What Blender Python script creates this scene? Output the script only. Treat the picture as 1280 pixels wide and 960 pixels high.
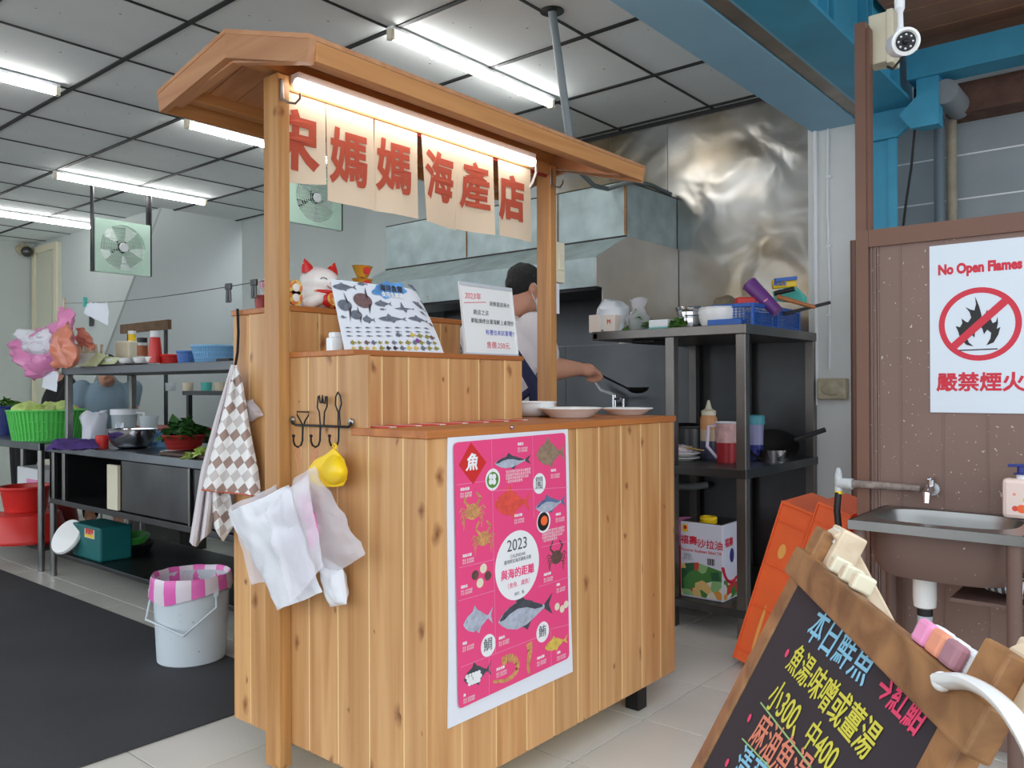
import bpy, bmesh, math, random
from mathutils import Vector, Matrix, noise
random.seed(7)
for o in list(bpy.data.objects): bpy.data.objects.remove(o)
sc = bpy.context.scene
COL = sc.collection

# ------------------------------------------------------------------ camera
H = 1.1; FPX = 1024.97
YAW, PIT, ROL = math.radians(39.9066), math.radians(.192), math.radians(.2374)
FWD = Vector((math.cos(YAW)*math.cos(PIT), math.sin(YAW)*math.cos(PIT), math.sin(PIT)))
_r = Vector((math.sin(YAW), -math.cos(YAW), 0)); _d = -_r.cross(FWD)
RGT = _r*math.cos(ROL)+_d*math.sin(ROL); DWN = -_r*math.sin(ROL)+_d*math.cos(ROL)
cd = bpy.data.cameras.new('camera'); cam = bpy.data.objects.new('camera', cd); COL.objects.link(cam)
cd.sensor_fit = 'HORIZONTAL'; cd.sensor_width = 36; cd.lens = FPX/1280*36; cd.clip_start = .02
U = -DWN; B_ = -FWD
cam.matrix_world = Matrix(((RGT.x, U.x, B_.x, 0), (RGT.y, U.y, B_.y, 0), (RGT.z, U.z, B_.z, H), (0, 0, 0, 1)))
sc.camera = cam

# ------------------------------------------------------------------ daylight and exposure
wd = bpy.data.worlds.new('overcast_sky'); sc.world = wd; wd.use_nodes = True
bg = wd.node_tree.nodes['Background']; bg.inputs[0].default_value = (.86, .93, 1, 1); bg.inputs[1].default_value = 1.25
TUBE_E = 13.0
sc.view_settings.view_transform = 'Standard'; sc.view_settings.look = 'None'
sc.view_settings.exposure = .76; sc.view_settings.gamma = 1; sc.view_settings.use_curve_mapping = False

# ------------------------------------------------------------------ pixel -> point on a known plane
def P(u, v, x=None, y=None, z=None):
    d = RGT*((u-640)/FPX)+DWN*((v-480)/FPX)+FWD
    t = x/d.x if x is not None else (y/d.y if y is not None else (z-H)/d.z)
    return Vector((0, 0, H))+d*t

# ------------------------------------------------------------------ materials
def lin(c):
    return tuple(((v/255)/12.92 if v/255 <= .04045 else ((v/255+.055)/1.055)**2.4) for v in c)+(1,)
MATS = {}
def nodes(name):
    m = bpy.data.materials.new(name); m.use_nodes = True; nt = m.node_tree
    return m, nt, nt.nodes['Principled BSDF']
def pbr(name, col, rough=.5, metal=0, var=0, vs=4, bump=0, bs=40, trans=0, alpha=1, emis=0, speck=None, spec=.5, coat=0, subs=0):
    if name in MATS: return MATS[name]
    m, nt, b = nodes(name); N, L = nt.nodes.new, nt.links.new
    c = lin(col)
    b.inputs['Base Color'].default_value = c; b.inputs['Roughness'].default_value = rough
    b.inputs['Metallic'].default_value = metal; b.inputs['Specular IOR Level'].default_value = spec
    b.inputs['Transmission Weight'].default_value = trans; b.inputs['Alpha'].default_value = alpha
    b.inputs['Coat Weight'].default_value = coat
    if emis:
        b.inputs['Emission Color'].default_value = c; b.inputs['Emission Strength'].default_value = emis
    tc = N('ShaderNodeTexCoord')
    last = None
    if var:
        nz = N('ShaderNodeTexNoise'); nz.inputs['Scale'].default_value = vs; nz.inputs['Detail'].default_value = 6
        L(tc.outputs['Object'], nz.inputs['Vector'])
        mr = N('ShaderNodeMapRange'); mr.inputs[1].default_value = .3; mr.inputs[2].default_value = .7
        mr.inputs[3].default_value = 1-var; mr.inputs[4].default_value = 1+var*.6
        L(nz.outputs['Fac'], mr.inputs[0])
        mx = N('ShaderNodeMix'); mx.data_type = 'RGBA'; mx.blend_type = 'MULTIPLY'; mx.inputs[0].default_value = 1
        mx.inputs[6].default_value = c; L(mr.outputs[0], mx.inputs[7]); last = mx.outputs[2]
        L(nz.outputs['Fac'], b.inputs['Roughness']) if False else None
    if speck:
        sc_col, sscale, thr = speck
        n2 = N('ShaderNodeTexNoise'); n2.inputs['Scale'].default_value = sscale; n2.inputs['Detail'].default_value = 3
        L(tc.outputs['Object'], n2.inputs['Vector'])
        m2 = N('ShaderNodeMapRange'); m2.inputs[1].default_value = thr; m2.inputs[2].default_value = thr+.03
        L(n2.outputs['Fac'], m2.inputs[0])
        mx2 = N('ShaderNodeMix'); mx2.data_type = 'RGBA'; L(m2.outputs[0], mx2.inputs[0])
        if last: L(last, mx2.inputs[6])
        else: mx2.inputs[6].default_value = c
        mx2.inputs[7].default_value = lin(sc_col); last = mx2.outputs[2]
    if last: L(last, b.inputs['Base Color'])
    if bump:
        n3 = N('ShaderNodeTexNoise'); n3.inputs['Scale'].default_value = bs; n3.inputs['Detail'].default_value = 4
        L(tc.outputs['Object'], n3.inputs['Vector'])
        bp = N('ShaderNodeBump'); bp.inputs['Strength'].default_value = bump; bp.inputs['Distance'].default_value = .02
        L(n3.outputs['Fac'], bp.inputs['Height']); L(bp.outputs[0], b.inputs['Normal'])
    MATS[name] = m; return m

def wood(name, c1, c2, axis=2, knots=.0, rough=.42, rnd=.25, knotcol=(128, 72, 36)):
    m, nt, b = nodes(name); N, L = nt.nodes.new, nt.links.new
    tc = N('ShaderNodeTexCoord'); oi = N('ShaderNodeObjectInfo')
    ad = N('ShaderNodeVectorMath'); ad.operation = 'MULTIPLY_ADD'
    cmb = N('ShaderNodeCombineXYZ')
    for i in range(3): L(oi.outputs['Random'], cmb.inputs[i])
    ad.inputs[1].default_value = (7, 5, 9); L(cmb.outputs[0], ad.inputs[0]); L(tc.outputs['Object'], ad.inputs[2])
    mp = N('ShaderNodeMapping'); s = [26, 26, 26]; s[axis] = 1.3; mp.inputs['Scale'].default_value = s; L(ad.outputs[0], mp.inputs[0])
    nz = N('ShaderNodeTexNoise'); nz.inputs['Scale'].default_value = 1; nz.inputs['Detail'].default_value = 5; nz.inputs['Distortion'].default_value = .6
    L(mp.outputs[0], nz.inputs['Vector'])
    rp = N('ShaderNodeValToRGB'); rp.color_ramp.elements[0].position = .32; rp.color_ramp.elements[1].position = .68
    rp.color_ramp.elements[0].color = lin(c1); rp.color_ramp.elements[1].color = lin(c2); L(nz.outputs['Fac'], rp.inputs[0])
    out = rp.outputs[0]
    if knots:
        sx_ = N('ShaderNodeSeparateXYZ'); L(ad.outputs[0], sx_.inputs[0]); sm_ = N('ShaderNodeMath'); L(sx_.outputs[0], sm_.inputs[0]); L(sx_.outputs[1], sm_.inputs[1])
        s1_ = N('ShaderNodeMath'); s1_.operation = 'MULTIPLY'; s1_.inputs[1].default_value = 11; L(sm_.outputs[0], s1_.inputs[0])
        s2_ = N('ShaderNodeMath'); s2_.operation = 'MULTIPLY'; s2_.inputs[1].default_value = 6.5; L(sx_.outputs[2], s2_.inputs[0])
        kn = N('ShaderNodeTexNoise'); kn.inputs['Scale'].default_value = 30; L(ad.outputs[0], kn.inputs['Vector']); ka = N('ShaderNodeMath'); ka.operation = 'MULTIPLY_ADD'; ka.inputs[1].default_value = .35; L(kn.outputs['Fac'], ka.inputs[0]); L(s1_.outputs[0], ka.inputs[2])
        m2 = N('ShaderNodeCombineXYZ'); L(ka.outputs[0], m2.inputs[0]); L(s2_.outputs[0], m2.inputs[1])
        vo = N('ShaderNodeTexVoronoi'); vo.voronoi_dimensions = '2D'; vo.inputs['Scale'].default_value = 1; L(m2.outputs[0], vo.inputs['Vector'])
        mr = N('ShaderNodeMapRange'); mr.inputs[1].default_value = .04; mr.inputs[2].default_value = .13; mr.inputs[3].default_value = 1; mr.inputs[4].default_value = 0
        L(vo.outputs['Distance'], mr.inputs[0])
        sep = N('ShaderNodeSeparateColor'); L(vo.outputs['Color'], sep.inputs[0])
        rz_ = N('ShaderNodeMath'); rz_.operation = 'MULTIPLY'; rz_.inputs[1].default_value = .24; L(sep.outputs[1], rz_.inputs[0]); mr.inputs[1].default_value = .0; L(rz_.outputs[0], mr.inputs[2])
        gt = N('ShaderNodeMath'); gt.operation = 'LESS_THAN'; gt.inputs[1].default_value = knots; L(sep.outputs[0], gt.inputs[0])
        mu = N('ShaderNodeMath'); mu.operation = 'MULTIPLY'; L(mr.outputs[0], mu.inputs[0]); L(gt.outputs[0], mu.inputs[1])
        mx = N('ShaderNodeMix'); mx.data_type = 'RGBA'; L(mu.outputs[0], mx.inputs[0]); L(out, mx.inputs[6]); mx.inputs[7].default_value = lin(knotcol); out = mx.outputs[2]
    mr2 = N('ShaderNodeMapRange'); mr2.inputs[3].default_value = 1-rnd; mr2.inputs[4].default_value = 1+rnd*.25; L(oi.outputs['Random'], mr2.inputs[0])
    mx3 = N('ShaderNodeMix'); mx3.data_type = 'RGBA'; mx3.blend_type = 'MULTIPLY'; mx3.inputs[0].default_value = 1
    L(out, mx3.inputs[6]); L(mr2.outputs[0], mx3.inputs[7]); L(mx3.outputs[2], b.inputs['Base Color'])
    b.inputs['Roughness'].default_value = rough
    MATS[name] = m; return m

def film(name, col, mixf=.45, rough=.25):
    m = bpy.data.materials.new(name); m.use_nodes = True; nt = m.node_tree; N, L = nt.nodes.new, nt.links.new
    b = nt.nodes['Principled BSDF']; b.inputs['Base Color'].default_value = lin(col); b.inputs['Roughness'].default_value = rough
    b.inputs['Specular IOR Level'].default_value = .6
    t = N('ShaderNodeBsdfTransparent'); mx = N('ShaderNodeMixShader'); mx.inputs[0].default_value = mixf
    L(t.outputs[0], mx.inputs[1]); L(b.outputs[0], mx.inputs[2]); L(mx.outputs[0], nt.nodes['Material Output'].inputs[0])
    MATS[name] = m; return m

def stripes(name, c1, c2, scale, axis=0, duty=.5, rough=.5, rot=0, alpha=1):
    """two coloured bands printed on plastic or cloth, along a local axis"""
    m, nt, b = nodes(name); N, L = nt.nodes.new, nt.links.new
    tc = N('ShaderNodeTexCoord'); mp = N('ShaderNodeMapping'); mp.inputs['Rotation'].default_value[2] = rot
    L(tc.outputs['Object'], mp.inputs[0])
    sp = N('ShaderNodeSeparateXYZ'); L(mp.outputs[0], sp.inputs[0])
    mu = N('ShaderNodeMath'); mu.operation = 'MULTIPLY'; mu.inputs[1].default_value = scale; L(sp.outputs[axis], mu.inputs[0])
    fr = N('ShaderNodeMath'); fr.operation = 'FRACT'; L(mu.outputs[0], fr.inputs[0])
    lt = N('ShaderNodeMath'); lt.operation = 'LESS_THAN'; lt.inputs[1].default_value = duty; L(fr.outputs[0], lt.inputs[0])
    mx = N('ShaderNodeMix'); mx.data_type = 'RGBA'; L(lt.outputs[0], mx.inputs[0]); mx.inputs[6].default_value = lin(c1); mx.inputs[7].default_value = lin(c2)
    L(mx.outputs[2], b.inputs['Base Color']); b.inputs['Roughness'].default_value = rough; b.inputs['Alpha'].default_value = alpha
    MATS[name] = m; return m

M = MATS
wood('pine_v', (190, 134, 80), (222, 172, 116), 2, knots=.42, rnd=.17)
wood('pine_x', (188, 126, 72), (214, 156, 98), 0, rnd=.15)
wood('pine_y', (186, 128, 88), (208, 152, 108), 1, rnd=.15)
wood('pine_dark', (166, 96, 44), (192, 120, 60), 0, rnd=.1)
wood('pine_post', (174, 120, 66), (206, 154, 94), 2, rnd=.1, knots=.1)
wood('frame_wood', (122, 82, 48), (172, 124, 78), 0, rough=.5, rnd=.2)
wood('raw_wood', (206, 180, 148), (232, 212, 184), 0, rough=.6, rnd=.1)
pbr('pale_groove', (236, 204, 146), .6)
pbr('steel', (150, 150, 148), .32, 1, var=.25, vs=3, bump=.05, bs=6)
pbr('steel_dark', (96, 96, 97), .4, 1, var=.3, vs=4)
pbr('steel_table', (120, 124, 130), .28, 1, var=.2, vs=5)
pbr('galv', (168, 182, 182), .45, .45, var=.2, vs=9, speck=((150, 142, 118), 6.0, .70), bump=.06, bs=9)
pbr('chrome', (215, 215, 220), .12, 1)
pbr('black', (22, 22, 24), .5); pbr('black_metal', (34, 32, 32), .45, .4)
pbr('white', (236, 238, 240), .45); pbr('white_gloss', (240, 240, 238), .2, coat=.3)
pbr('cream', (226, 218, 192), .5); pbr('paper', (228, 232, 240), .7)
pbr('red', (208, 44, 42), .4); pbr('red_plastic', (212, 46, 40), .32); pbr('dark_red', (150, 38, 34), .4)
pbr('green_plastic', (98, 214, 98), .35); pbr('blue_plastic', (34, 92, 178), .35); pbr('navy_plastic', (36, 52, 128), .4)
pbr('skyblue_plastic', (132, 184, 224), .4); pbr('teal_plastic', (84, 196, 184), .4); pbr('teal_paint', (18, 104, 104), .45, var=.12)
pbr('orange_plastic', (248, 110, 58), .38, var=.1, vs=5, spec=.4); pbr('yellow_plastic', (246, 206, 26), .35)
pbr('purple_cloth', (92, 58, 150), .9, bump=.5, bs=120); pbr('leaf', (92, 142, 56), .6, var=.4, vs=20); pbr('leaf_dark', (44, 92, 34), .5, var=.45, vs=25)
pbr('cabbage', (196, 220, 124), .5, var=.25, vs=14)
pbr('gold', (238, 186, 70), .22, .6); pbr('skin', (206, 150, 124), .55, var=.06, vs=8); pbr('hair', (20, 18, 18), .6, bump=.6, bs=90)
pbr('shirt_white', (222, 214, 216), .85, bump=.15, bs=12); pbr('navy_cloth', (34, 36, 70), .85); pbr('black_cloth', (26, 26, 30), .9); pbr('blue_grey_cloth', (122, 144, 158), .9)
pbr('tube_light', (255, 253, 250), .4, emis=TUBE_E); pbr('stall_tube', (255, 250, 244), .4, emis=4.6)
pbr('brown_panel', (128, 102, 92), .5, var=.1, vs=3, speck=((200, 190, 186), 95, .69))
pbr('brown_plain', (116, 82, 66), .5, var=.08, vs=5)
pbr('brown_sink', (108, 84, 76), .42, speck=((196, 188, 182), 70, .74))
pbr('blue_paint', (64, 156, 190), .5, var=.18, vs=4, speck=((40, 60, 70), 9, .73))
pbr('blue_soffit', (146, 194, 220), .55, var=.06)
pbr('rubber_mat', (62, 62, 66), .8, var=.16, vs=2.5, bump=.25, bs=300)
pbr('grout', (128, 122, 112), .9); pbr('floor_tile', (222, 218, 209), .3, var=.07, vs=2.2, speck=((176, 160, 136), 2.2, .72))
pbr('ceil_panel', (236, 242, 242), .9, speck=((90, 84, 74), 55, .735), var=.03); pbr('grid_dark', (38, 40, 42), .6)
pbr('wall_green', (196, 203, 200), .7, var=.05, vs=1.5); pbr('wall_grey', (166, 174, 174), .7, var=.06); pbr('wall_white', (220, 222, 220), .8, var=.05, speck=((60, 52, 44), 26, .80))
pbr('door_cream', (206, 206, 186), .6)
pbr('siding', (152, 162, 166), .8, var=.08, vs=6); pbr('slat_brown', (160, 114, 90), .7, var=.15, vs=4)
pbr('mint_plastic', (204, 234, 216), .4); pbr('clear_plastic', (214, 224, 228), .15, alpha=.42)
pbr('noren_cloth', (232, 214, 188), .9, bump=.1, bs=14); pbr('noren_red', (188, 84, 62), .9)
pbr('board_black', (48, 40, 46), .8, var=.14, vs=3)
pbr('pink', (234, 70, 128), .6); pbr('pink_soft', (236, 150, 190), .6); pbr('salmon', (232, 152, 122), .5)
film('film_white', (240, 242, 248), .82, .2); film('film_clear', (240, 238, 246), .34, .12); film('film_pink', (246, 150, 204), .74, .22); film('film_salmon', (236, 146, 116), .82, .3); film('glass_film', (230, 236, 240), .22, .05)
# ------------------------------------------------------------------ mesh helpers
W = {}                                            # world origin of each object
class MB:
    def __init__(s): s.v = []; s.f = []
    def add(s, vs, fs):
        n = len(s.v); s.v += [Vector(p) for p in vs]; s.f += [tuple(i+n for i in f) for f in fs]; return s
    def hexa(s, p):
        return s.add(p, [(0, 3, 2, 1), (4, 5, 6, 7), (0, 1, 5, 4), (1, 2, 6, 5), (2, 3, 7, 6), (3, 0, 4, 7)])
    def box(s, x0, x1, y0, y1, z0, z1):
        return s.hexa([(x0, y0, z0), (x1, y0, z0), (x1, y1, z0), (x0, y1, z0), (x0, y0, z1), (x1, y0, z1), (x1, y1, z1), (x0, y1, z1)])
    def obox(s, c, ax, ay, az, hx, hy, hz):       # oriented box: centre, axes, half sizes
        c = Vector(c); ax, ay, az = Vector(ax).normalized()*hx, Vector(ay).normalized()*hy, Vector(az).normalized()*hz
        return s.hexa([c-ax-ay-az, c+ax-ay-az, c+ax+ay-az, c-ax+ay-az, c-ax-ay+az, c+ax-ay+az, c+ax+ay+az, c-ax+ay+az])
    def bar(s, a, b, w, h, up=(0, 0, 1)):
        a, b = Vector(a), Vector(b); d = (b-a); L = d.length; d.normalize(); up = Vector(up)
        if abs(d.dot(up)) > .98: up = Vector((1, 0, 0))
        sd = d.cross(up).normalized(); u2 = sd.cross(d)
        return s.obox((a+b)/2, d, sd, u2, L/2, w/2, h/2)
    def prism(s, pts, vec):
        vec = Vector(vec); n = len(pts); a = [Vector(p) for p in pts]; b = [p+vec for p in a]
        return s.add(a+b, [tuple(range(n-1, -1, -1)), tuple(range(n, 2*n))]+[(i, (i+1) % n, n+(i+1) % n, n+i) for i in range(n)])
    def poly(s, pts): return s.add(pts, [tuple(range(len(pts)))])
    def tube(s, pts, r, n=8, caps=True, closed=False):
        pts = [Vector(p) for p in pts]; m = len(pts); rs = r if isinstance(r, (list, tuple)) else [r]*m
        rings = []; pu = None
        for i, p in enumerate(pts):
            a = pts[i-1] if i else (pts[-1] if closed else p); b = pts[(i+1) % m] if (i < m-1 or closed) else p
            t = (b-a).normalized()
            if pu is None:
                pu = Vector((0, 0, 1)) if abs(t.z) < .9 else Vector((1, 0, 0))
            sd = t.cross(pu).normalized(); pu = sd.cross(t).normalized()
            rings.append([p+(sd*math.cos(2*math.pi*k/n)+pu*math.sin(2*math.pi*k/n))*rs[i] for k in range(n)])
        base = len(s.v); s.v += [q for rr in rings for q in rr]
        for i in range(m if closed else m-1):
            j = (i+1) % m
            for k in range(n): s.f.append((base+i*n+k, base+i*n+(k+1) % n, base+j*n+(k+1) % n, base+j*n+k))
        if caps and not closed:
            s.f.append(tuple(base+k for k in range(n-1, -1, -1))); s.f.append(tuple(base+(m-1)*n+k for k in range(n)))
        return s
    def lathe(s, c, prof, n=24, axis=(0, 0, 1), sx=1, sy=1, cap=False):
        c = Vector(c); q = Vector((0, 0, 1)).rotation_difference(Vector(axis)).to_matrix(); base = len(s.v); m = len(prof)
        for r, z in prof:
            for k in range(n):
                a = 2*math.pi*k/n; s.v.append(c+q@Vector((r*math.cos(a)*sx, r*math.sin(a)*sy, z)))
        for i in range(m-1):
            for k in range(n): s.f.append((base+i*n+k, base+i*n+(k+1) % n, base+(i+1)*n+(k+1) % n, base+(i+1)*n+k))
        if prof[0][0] > 1e-4: s.f.append(tuple(base+k for k in range(n-1, -1, -1)))
        if cap and prof[-1][0] > 1e-4: s.f.append(tuple(base+(m-1)*n+k for k in range(n)))
        return s
    def ell(s, c, r, n=16, m=10, rot=None):
        c = Vector(c); base = len(s.v); r = (r, r, r) if not isinstance(r, (tuple, list)) else r
        for i in range(m+1):
            t = math.pi*i/m
            for k in range(n):
                a = 2*math.pi*k/n; p = Vector((r[0]*math.sin(t)*math.cos(a), r[1]*math.sin(t)*math.sin(a), -r[2]*math.cos(t)))
                s.v.append(c+(rot@p if rot else p))
        for i in range(m):
            for k in range(n): s.f.append((base+i*n+k, base+i*n+(k+1) % n, base+(i+1)*n+(k+1) % n, base+(i+1)*n+k))
        return s
    def cap(s, a, ra, b, rb, n=14):                # tapered capsule
        a, b = Vector(a), Vector(b); d = b-a; L = d.length; prof = []
        for i in range(6): t = math.pi/2*i/5; prof.append((max(ra*math.sin(t), 1e-5), -ra*math.cos(t)))
        for i in range(6): t = math.pi/2*i/5; prof.append((max(rb*math.cos(t), 1e-5), L+rb*math.sin(t)))
        return s.lathe(a, prof, n, d.normalized())
    def grid(s, fn, nu, nv, wrap=False):
        base = len(s.v)
        for i in range(nu+1):
            for j in range(nv+1): s.v.append(Vector(fn(i/nu, j/nv)))
        for i in range(nu):
            for j in range(nv):
                a = base+i*(nv+1)+j; s.f.append((a, a+1, a+nv+2, a+nv+1))
        return s
    def xf(s, m): s.v = [m@p for p in s.v]; return s
    def build(s, name, mat, parent=None, smooth=False, bevel=0, seg=2, solid=0, org=None, ang=40):
        me = bpy.data.meshes.new(name)
        if parent is not None: o0 = W[parent]
        elif org is not None: o0 = Vector(org)
        else:
            xs = [p.x for p in s.v]; ys = [p.y for p in s.v]; o0 = Vector(((min(xs)+max(xs))/2, (min(ys)+max(ys))/2, min(p.z for p in s.v)))
        me.from_pydata([p-o0 for p in s.v], [], s.f)
        bm = bmesh.new(); bm.from_mesh(me)
        bmesh.ops.remove_doubles(bm, verts=bm.verts, dist=1e-5)
        if solid:
            bmesh.ops.recalc_face_normals(bm, faces=bm.faces); bmesh.ops.solidify(bm, geom=bm.faces[:], thickness=solid)
        bmesh.ops.recalc_face_normals(bm, faces=bm.faces)
        if bevel:
            es = [e for e in bm.edges if len(e.link_faces) == 2 and e.calc_face_angle(0) > .6]
            bmesh.ops.bevel(bm, geom=es, offset=bevel, segments=seg, affect='EDGES', profile=.5, clamp_overlap=True)
        bm.to_mesh(me); bm.free()
        if smooth:
            me.shade_smooth() if hasattr(me, 'shade_smooth') else None
            try: me.set_sharp_from_angle(angle=math.radians(ang))
            except Exception: pass
        me.materials.append(M[mat] if isinstance(mat, str) else mat)
        return link(name, me, parent, o0)
def link(name, me, parent=None, world=(0, 0, 0)):
    o = bpy.data.objects.new(name, me); COL.objects.link(o); w = Vector(world)
    if parent is not None: o.parent = parent; o.location = w-W[parent]
    else: o.location = w
    W[o] = w; return o
def thing(name, label, cat, loc, group=None):
    o = bpy.data.objects.new(name, None); COL.objects.link(o); o.location = loc; o.empty_display_size = .05; W[o] = Vector(loc)
    return tag(o, label, cat, group)
def tag(o, label, cat, group=None):
    o['label'] = label; o['category'] = cat
    if group: o['group'] = group
    return o
def struct(o, label=None):
    o['kind'] = 'structure'
    if label: o['label'] = label
    return o
def mesh_of(mb, mat, bevel=0):                    # mesh data to be shared by several objects, local coordinates
    o = mb.build('tmp', mat, org=(0, 0, 0), bevel=bevel); me = o.data; bpy.data.objects.remove(o); return me
def text(body, size, org, xd, yd, mat, parent, name='lettering', bold=0, shear=0, align='CENTER', sx=1, thick=.0006, spacing=1):
    cu = bpy.data.curves.new('t', 'FONT'); cu.body = body; cu.size = 1; cu.align_x = align; cu.align_y = 'CENTER'
    cu.shear = shear; cu.bevel_depth = bold; cu.bevel_resolution = 0; cu.resolution_u = 3; cu.space_line = spacing
    t = bpy.data.objects.new('t', cu); me = bpy.data.meshes.new_from_object(t); bpy.data.objects.remove(t); bpy.data.curves.remove(cu)
    xd, yd = Vector(xd), Vector(yd); nd = xd.cross(yd).normalized(); org = Vector(org); o0 = W[parent]
    zs = max([abs(v.co.z) for v in me.vertices]+[1e-6])
    for v in me.vertices:
        v.co = org-o0+xd*(v.co.x*size*sx)+yd*(v.co.y*size)+nd*(v.co.z/zs*thick if zs > 1e-5 else 0)
    me.name = name; me.shade_flat(); me.materials.clear(); me.materials.append(M[mat] if isinstance(mat, str) else mat)
    return link(name, me, parent, o0)
def blob(name, mb, mat, parent=None, voxel=.012, smooth=8, org=None):
    """join overlapping forms into one continuous skin"""
    me = bpy.data.meshes.new('b'); me.from_pydata(mb.v, [], mb.f)
    bm = bmesh.new(); bm.from_mesh(me); bmesh.ops.remove_doubles(bm, verts=bm.verts, dist=1e-6); bmesh.ops.recalc_face_normals(bm, faces=bm.faces); bm.to_mesh(me); bm.free()
    t = bpy.data.objects.new('b', me); COL.objects.link(t)
    r = t.modifiers.new('r', 'REMESH'); r.mode = 'VOXEL'; r.voxel_size = voxel
    sm = t.modifiers.new('s', 'SMOOTH'); sm.iterations = smooth; sm.factor = .5
    dg = bpy.context.evaluated_depsgraph_get(); me2 = bpy.data.meshes.new_from_object(t.evaluated_get(dg)); bpy.data.objects.remove(t)
    o0 = W[parent] if parent is not None else Vector(org)
    for v in me2.vertices: v.co -= o0
    me2.shade_smooth(); me2.materials.clear(); me2.materials.append(M[mat]); me2.name = name
    return link(name, me2, parent, o0)
def nz(p, s=1, seed=0): return noise.noise(Vector(p)*s+Vector((seed*3.1, seed*1.7, seed*.9)))
def pillow(q, th, amp, ns, nu=18, nv=18, seed=0, edge=.0):
    """soft closed sheet between four corners (tl, tr, br, bl) with creases"""
    tl, tr, br, bl = [Vector(p) for p in q]; n = (tr-tl).cross(bl-tl).normalized(); mb = MB()
    def pt(u, v, sgn):
        p = tl*(1-u)*(1-v)+tr*u*(1-v)+br*u*v+bl*(1-u)*v
        f = min(1, 4*min(u, 1-u))*min(1, 4*min(v, 1-v)); f = f**.5 if f > 0 else 0
        inpl = (tr-tl).normalized()*nz((v*3, seed, 0), 1.3, seed)*edge+(bl-tl).normalized()*nz((u*3, 0, seed), 1.3, seed+4)*edge
        return p+inpl+n*(sgn*th*f+amp*nz(p, ns, seed)+amp*(.45-1.6*abs(nz(p, ns*1.9, seed+1)))*.8+amp*.35*(.4-1.5*abs(nz(p, ns*4.3, seed+2))))
    mb.grid(lambda u, v: pt(u, v, 1), nu, nv); mb.grid(lambda u, v: pt(u, v, -1), nu, nv)
    return mb
def crumple(mb, amp, s, seed=0):
    mb.v = [p+Vector((nz(p, s, seed), nz(p, s, seed+1), nz(p, s, seed+2)))*amp+Vector((nz(p, s*2.6, seed+3), nz(p, s*2.6, seed+4), nz(p, s*2.6, seed+5)))*amp*.45 for p in mb.v]
    return mb
def arc(c, a, b, ang0, ang1, n):                  # points on an arc in the plane of a, b
    return [Vector(c)+Vector(a)*math.cos(ang0+(ang1-ang0)*i/n)+Vector(b)*math.sin(ang0+(ang1-ang0)*i/n) for i in range(n+1)]
X_, Y_, Z_ = Vector((1, 0, 0)), Vector((0, 1, 0)), Vector((0, 0, 1))
# ================================================================== SETTING
fl = struct(MB().box(-6, 7, -6, 10.2, -.12, -.004).build('floor', 'grout', org=(0, 0, 0)))
tm = mesh_of(MB().box(-.1978, .1978, -.1978, .1978, -.02, 0), 'floor_tile', bevel=.0012)
for i in range(10):
    for j in range(25):
        x, y = .558+.4*i, .01+.4*j
        if x < 1.6 and y > 2.75: continue
        if x < .9 and y < 1.1: continue
        link('tile', tm, fl, (x, y, 0))
ce = struct(MB().box(-1.3, 4.4, 1.5, 9.7, 2.66, 2.8).build('ceiling', 'grid_dark', org=(0, 0, 2.66)))
pm = mesh_of(MB().box(-.297, .297, -.298, .298, -.008, .004), 'ceil_panel')
for i in range(9):
    for j in range(14):
        x, y = -1.21+.6*i+.3, 1.47+.6*j+.3
        if x > 3.8 and y > 6.9: continue
        link('panel', pm, ce, (x, y, 2.66))
gx = mesh_of(MB().box(-.012, .012, -4.05, 4.05, -.004, .006), 'grid_dark'); gy = mesh_of(MB().box(-2.77, 2.77, -.0065, .0065, -.003, .006), 'grid_dark')
for i in range(10): link('grid_bar', gx, ce, (-1.21+.6*i, 5.6, 2.65))
for j in range(14): link('grid_bar', gy, ce, (1.47, 1.47+.6*(j+1), 2.65))
pm2 = mesh_of(MB().box(-.03, .03, -.298, .298, -.008, .004), 'ceil_panel')
for j in range(9): link('panel', pm2, ce, (4.22, 1.77+.6*j, 2.66))

# back wall with sheet-steel cladding
wb = struct(MB().box(4.25, 4.4, 1.28, 6.83, 0, 2.8).build('wall_back', 'wall_green', org=(4.25, 1.28, 0)))
m, nt, b = nodes('steel_clad'); N, L = nt.nodes.new, nt.links.new
tc = N('ShaderNodeTexCoord'); n1 = N('ShaderNodeTexNoise'); n1.inputs['Scale'].default_value = 1.6; n1.inputs['Detail'].default_value = 5; L(tc.outputs['Object'], n1.inputs['Vector'])
rp = N('ShaderNodeValToRGB'); rp.color_ramp.elements[0].position = .36; rp.color_ramp.elements[0].color = lin((150, 134, 108)); rp.color_ramp.elements[1].position = .6; rp.color_ramp.elements[1].color = lin((176, 176, 174)); L(n1.outputs['Fac'], rp.inputs[0]); L(rp.outputs[0], b.inputs['Base Color'])
b.inputs['Metallic'].default_value = .9; b.inputs['Roughness'].default_value = .27
n2 = N('ShaderNodeTexNoise'); n2.inputs['Scale'].default_value = 3.2; n2.inputs['Detail'].default_value = 1.5; n2.inputs['Distortion'].default_value = .8; L(tc.outputs['Object'], n2.inputs['Vector'])
bp = N('ShaderNodeBump'); bp.inputs['Strength'].default_value = .34; bp.inputs['Distance'].default_value = .06; L(n2.outputs['Fac'], bp.inputs['Height']); L(bp.outputs[0], b.inputs['Normal']); M['steel_clad'] = m
pbr('steel_darker', (92, 94, 96), .38, .85, var=.35, vs=1.6, bump=.12, bs=5)  # darker grey sheet steel for the lower wall and behind the hood
pbr('steel_pale', (190, 184, 176), .4, .7, var=.16, vs=3)
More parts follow.
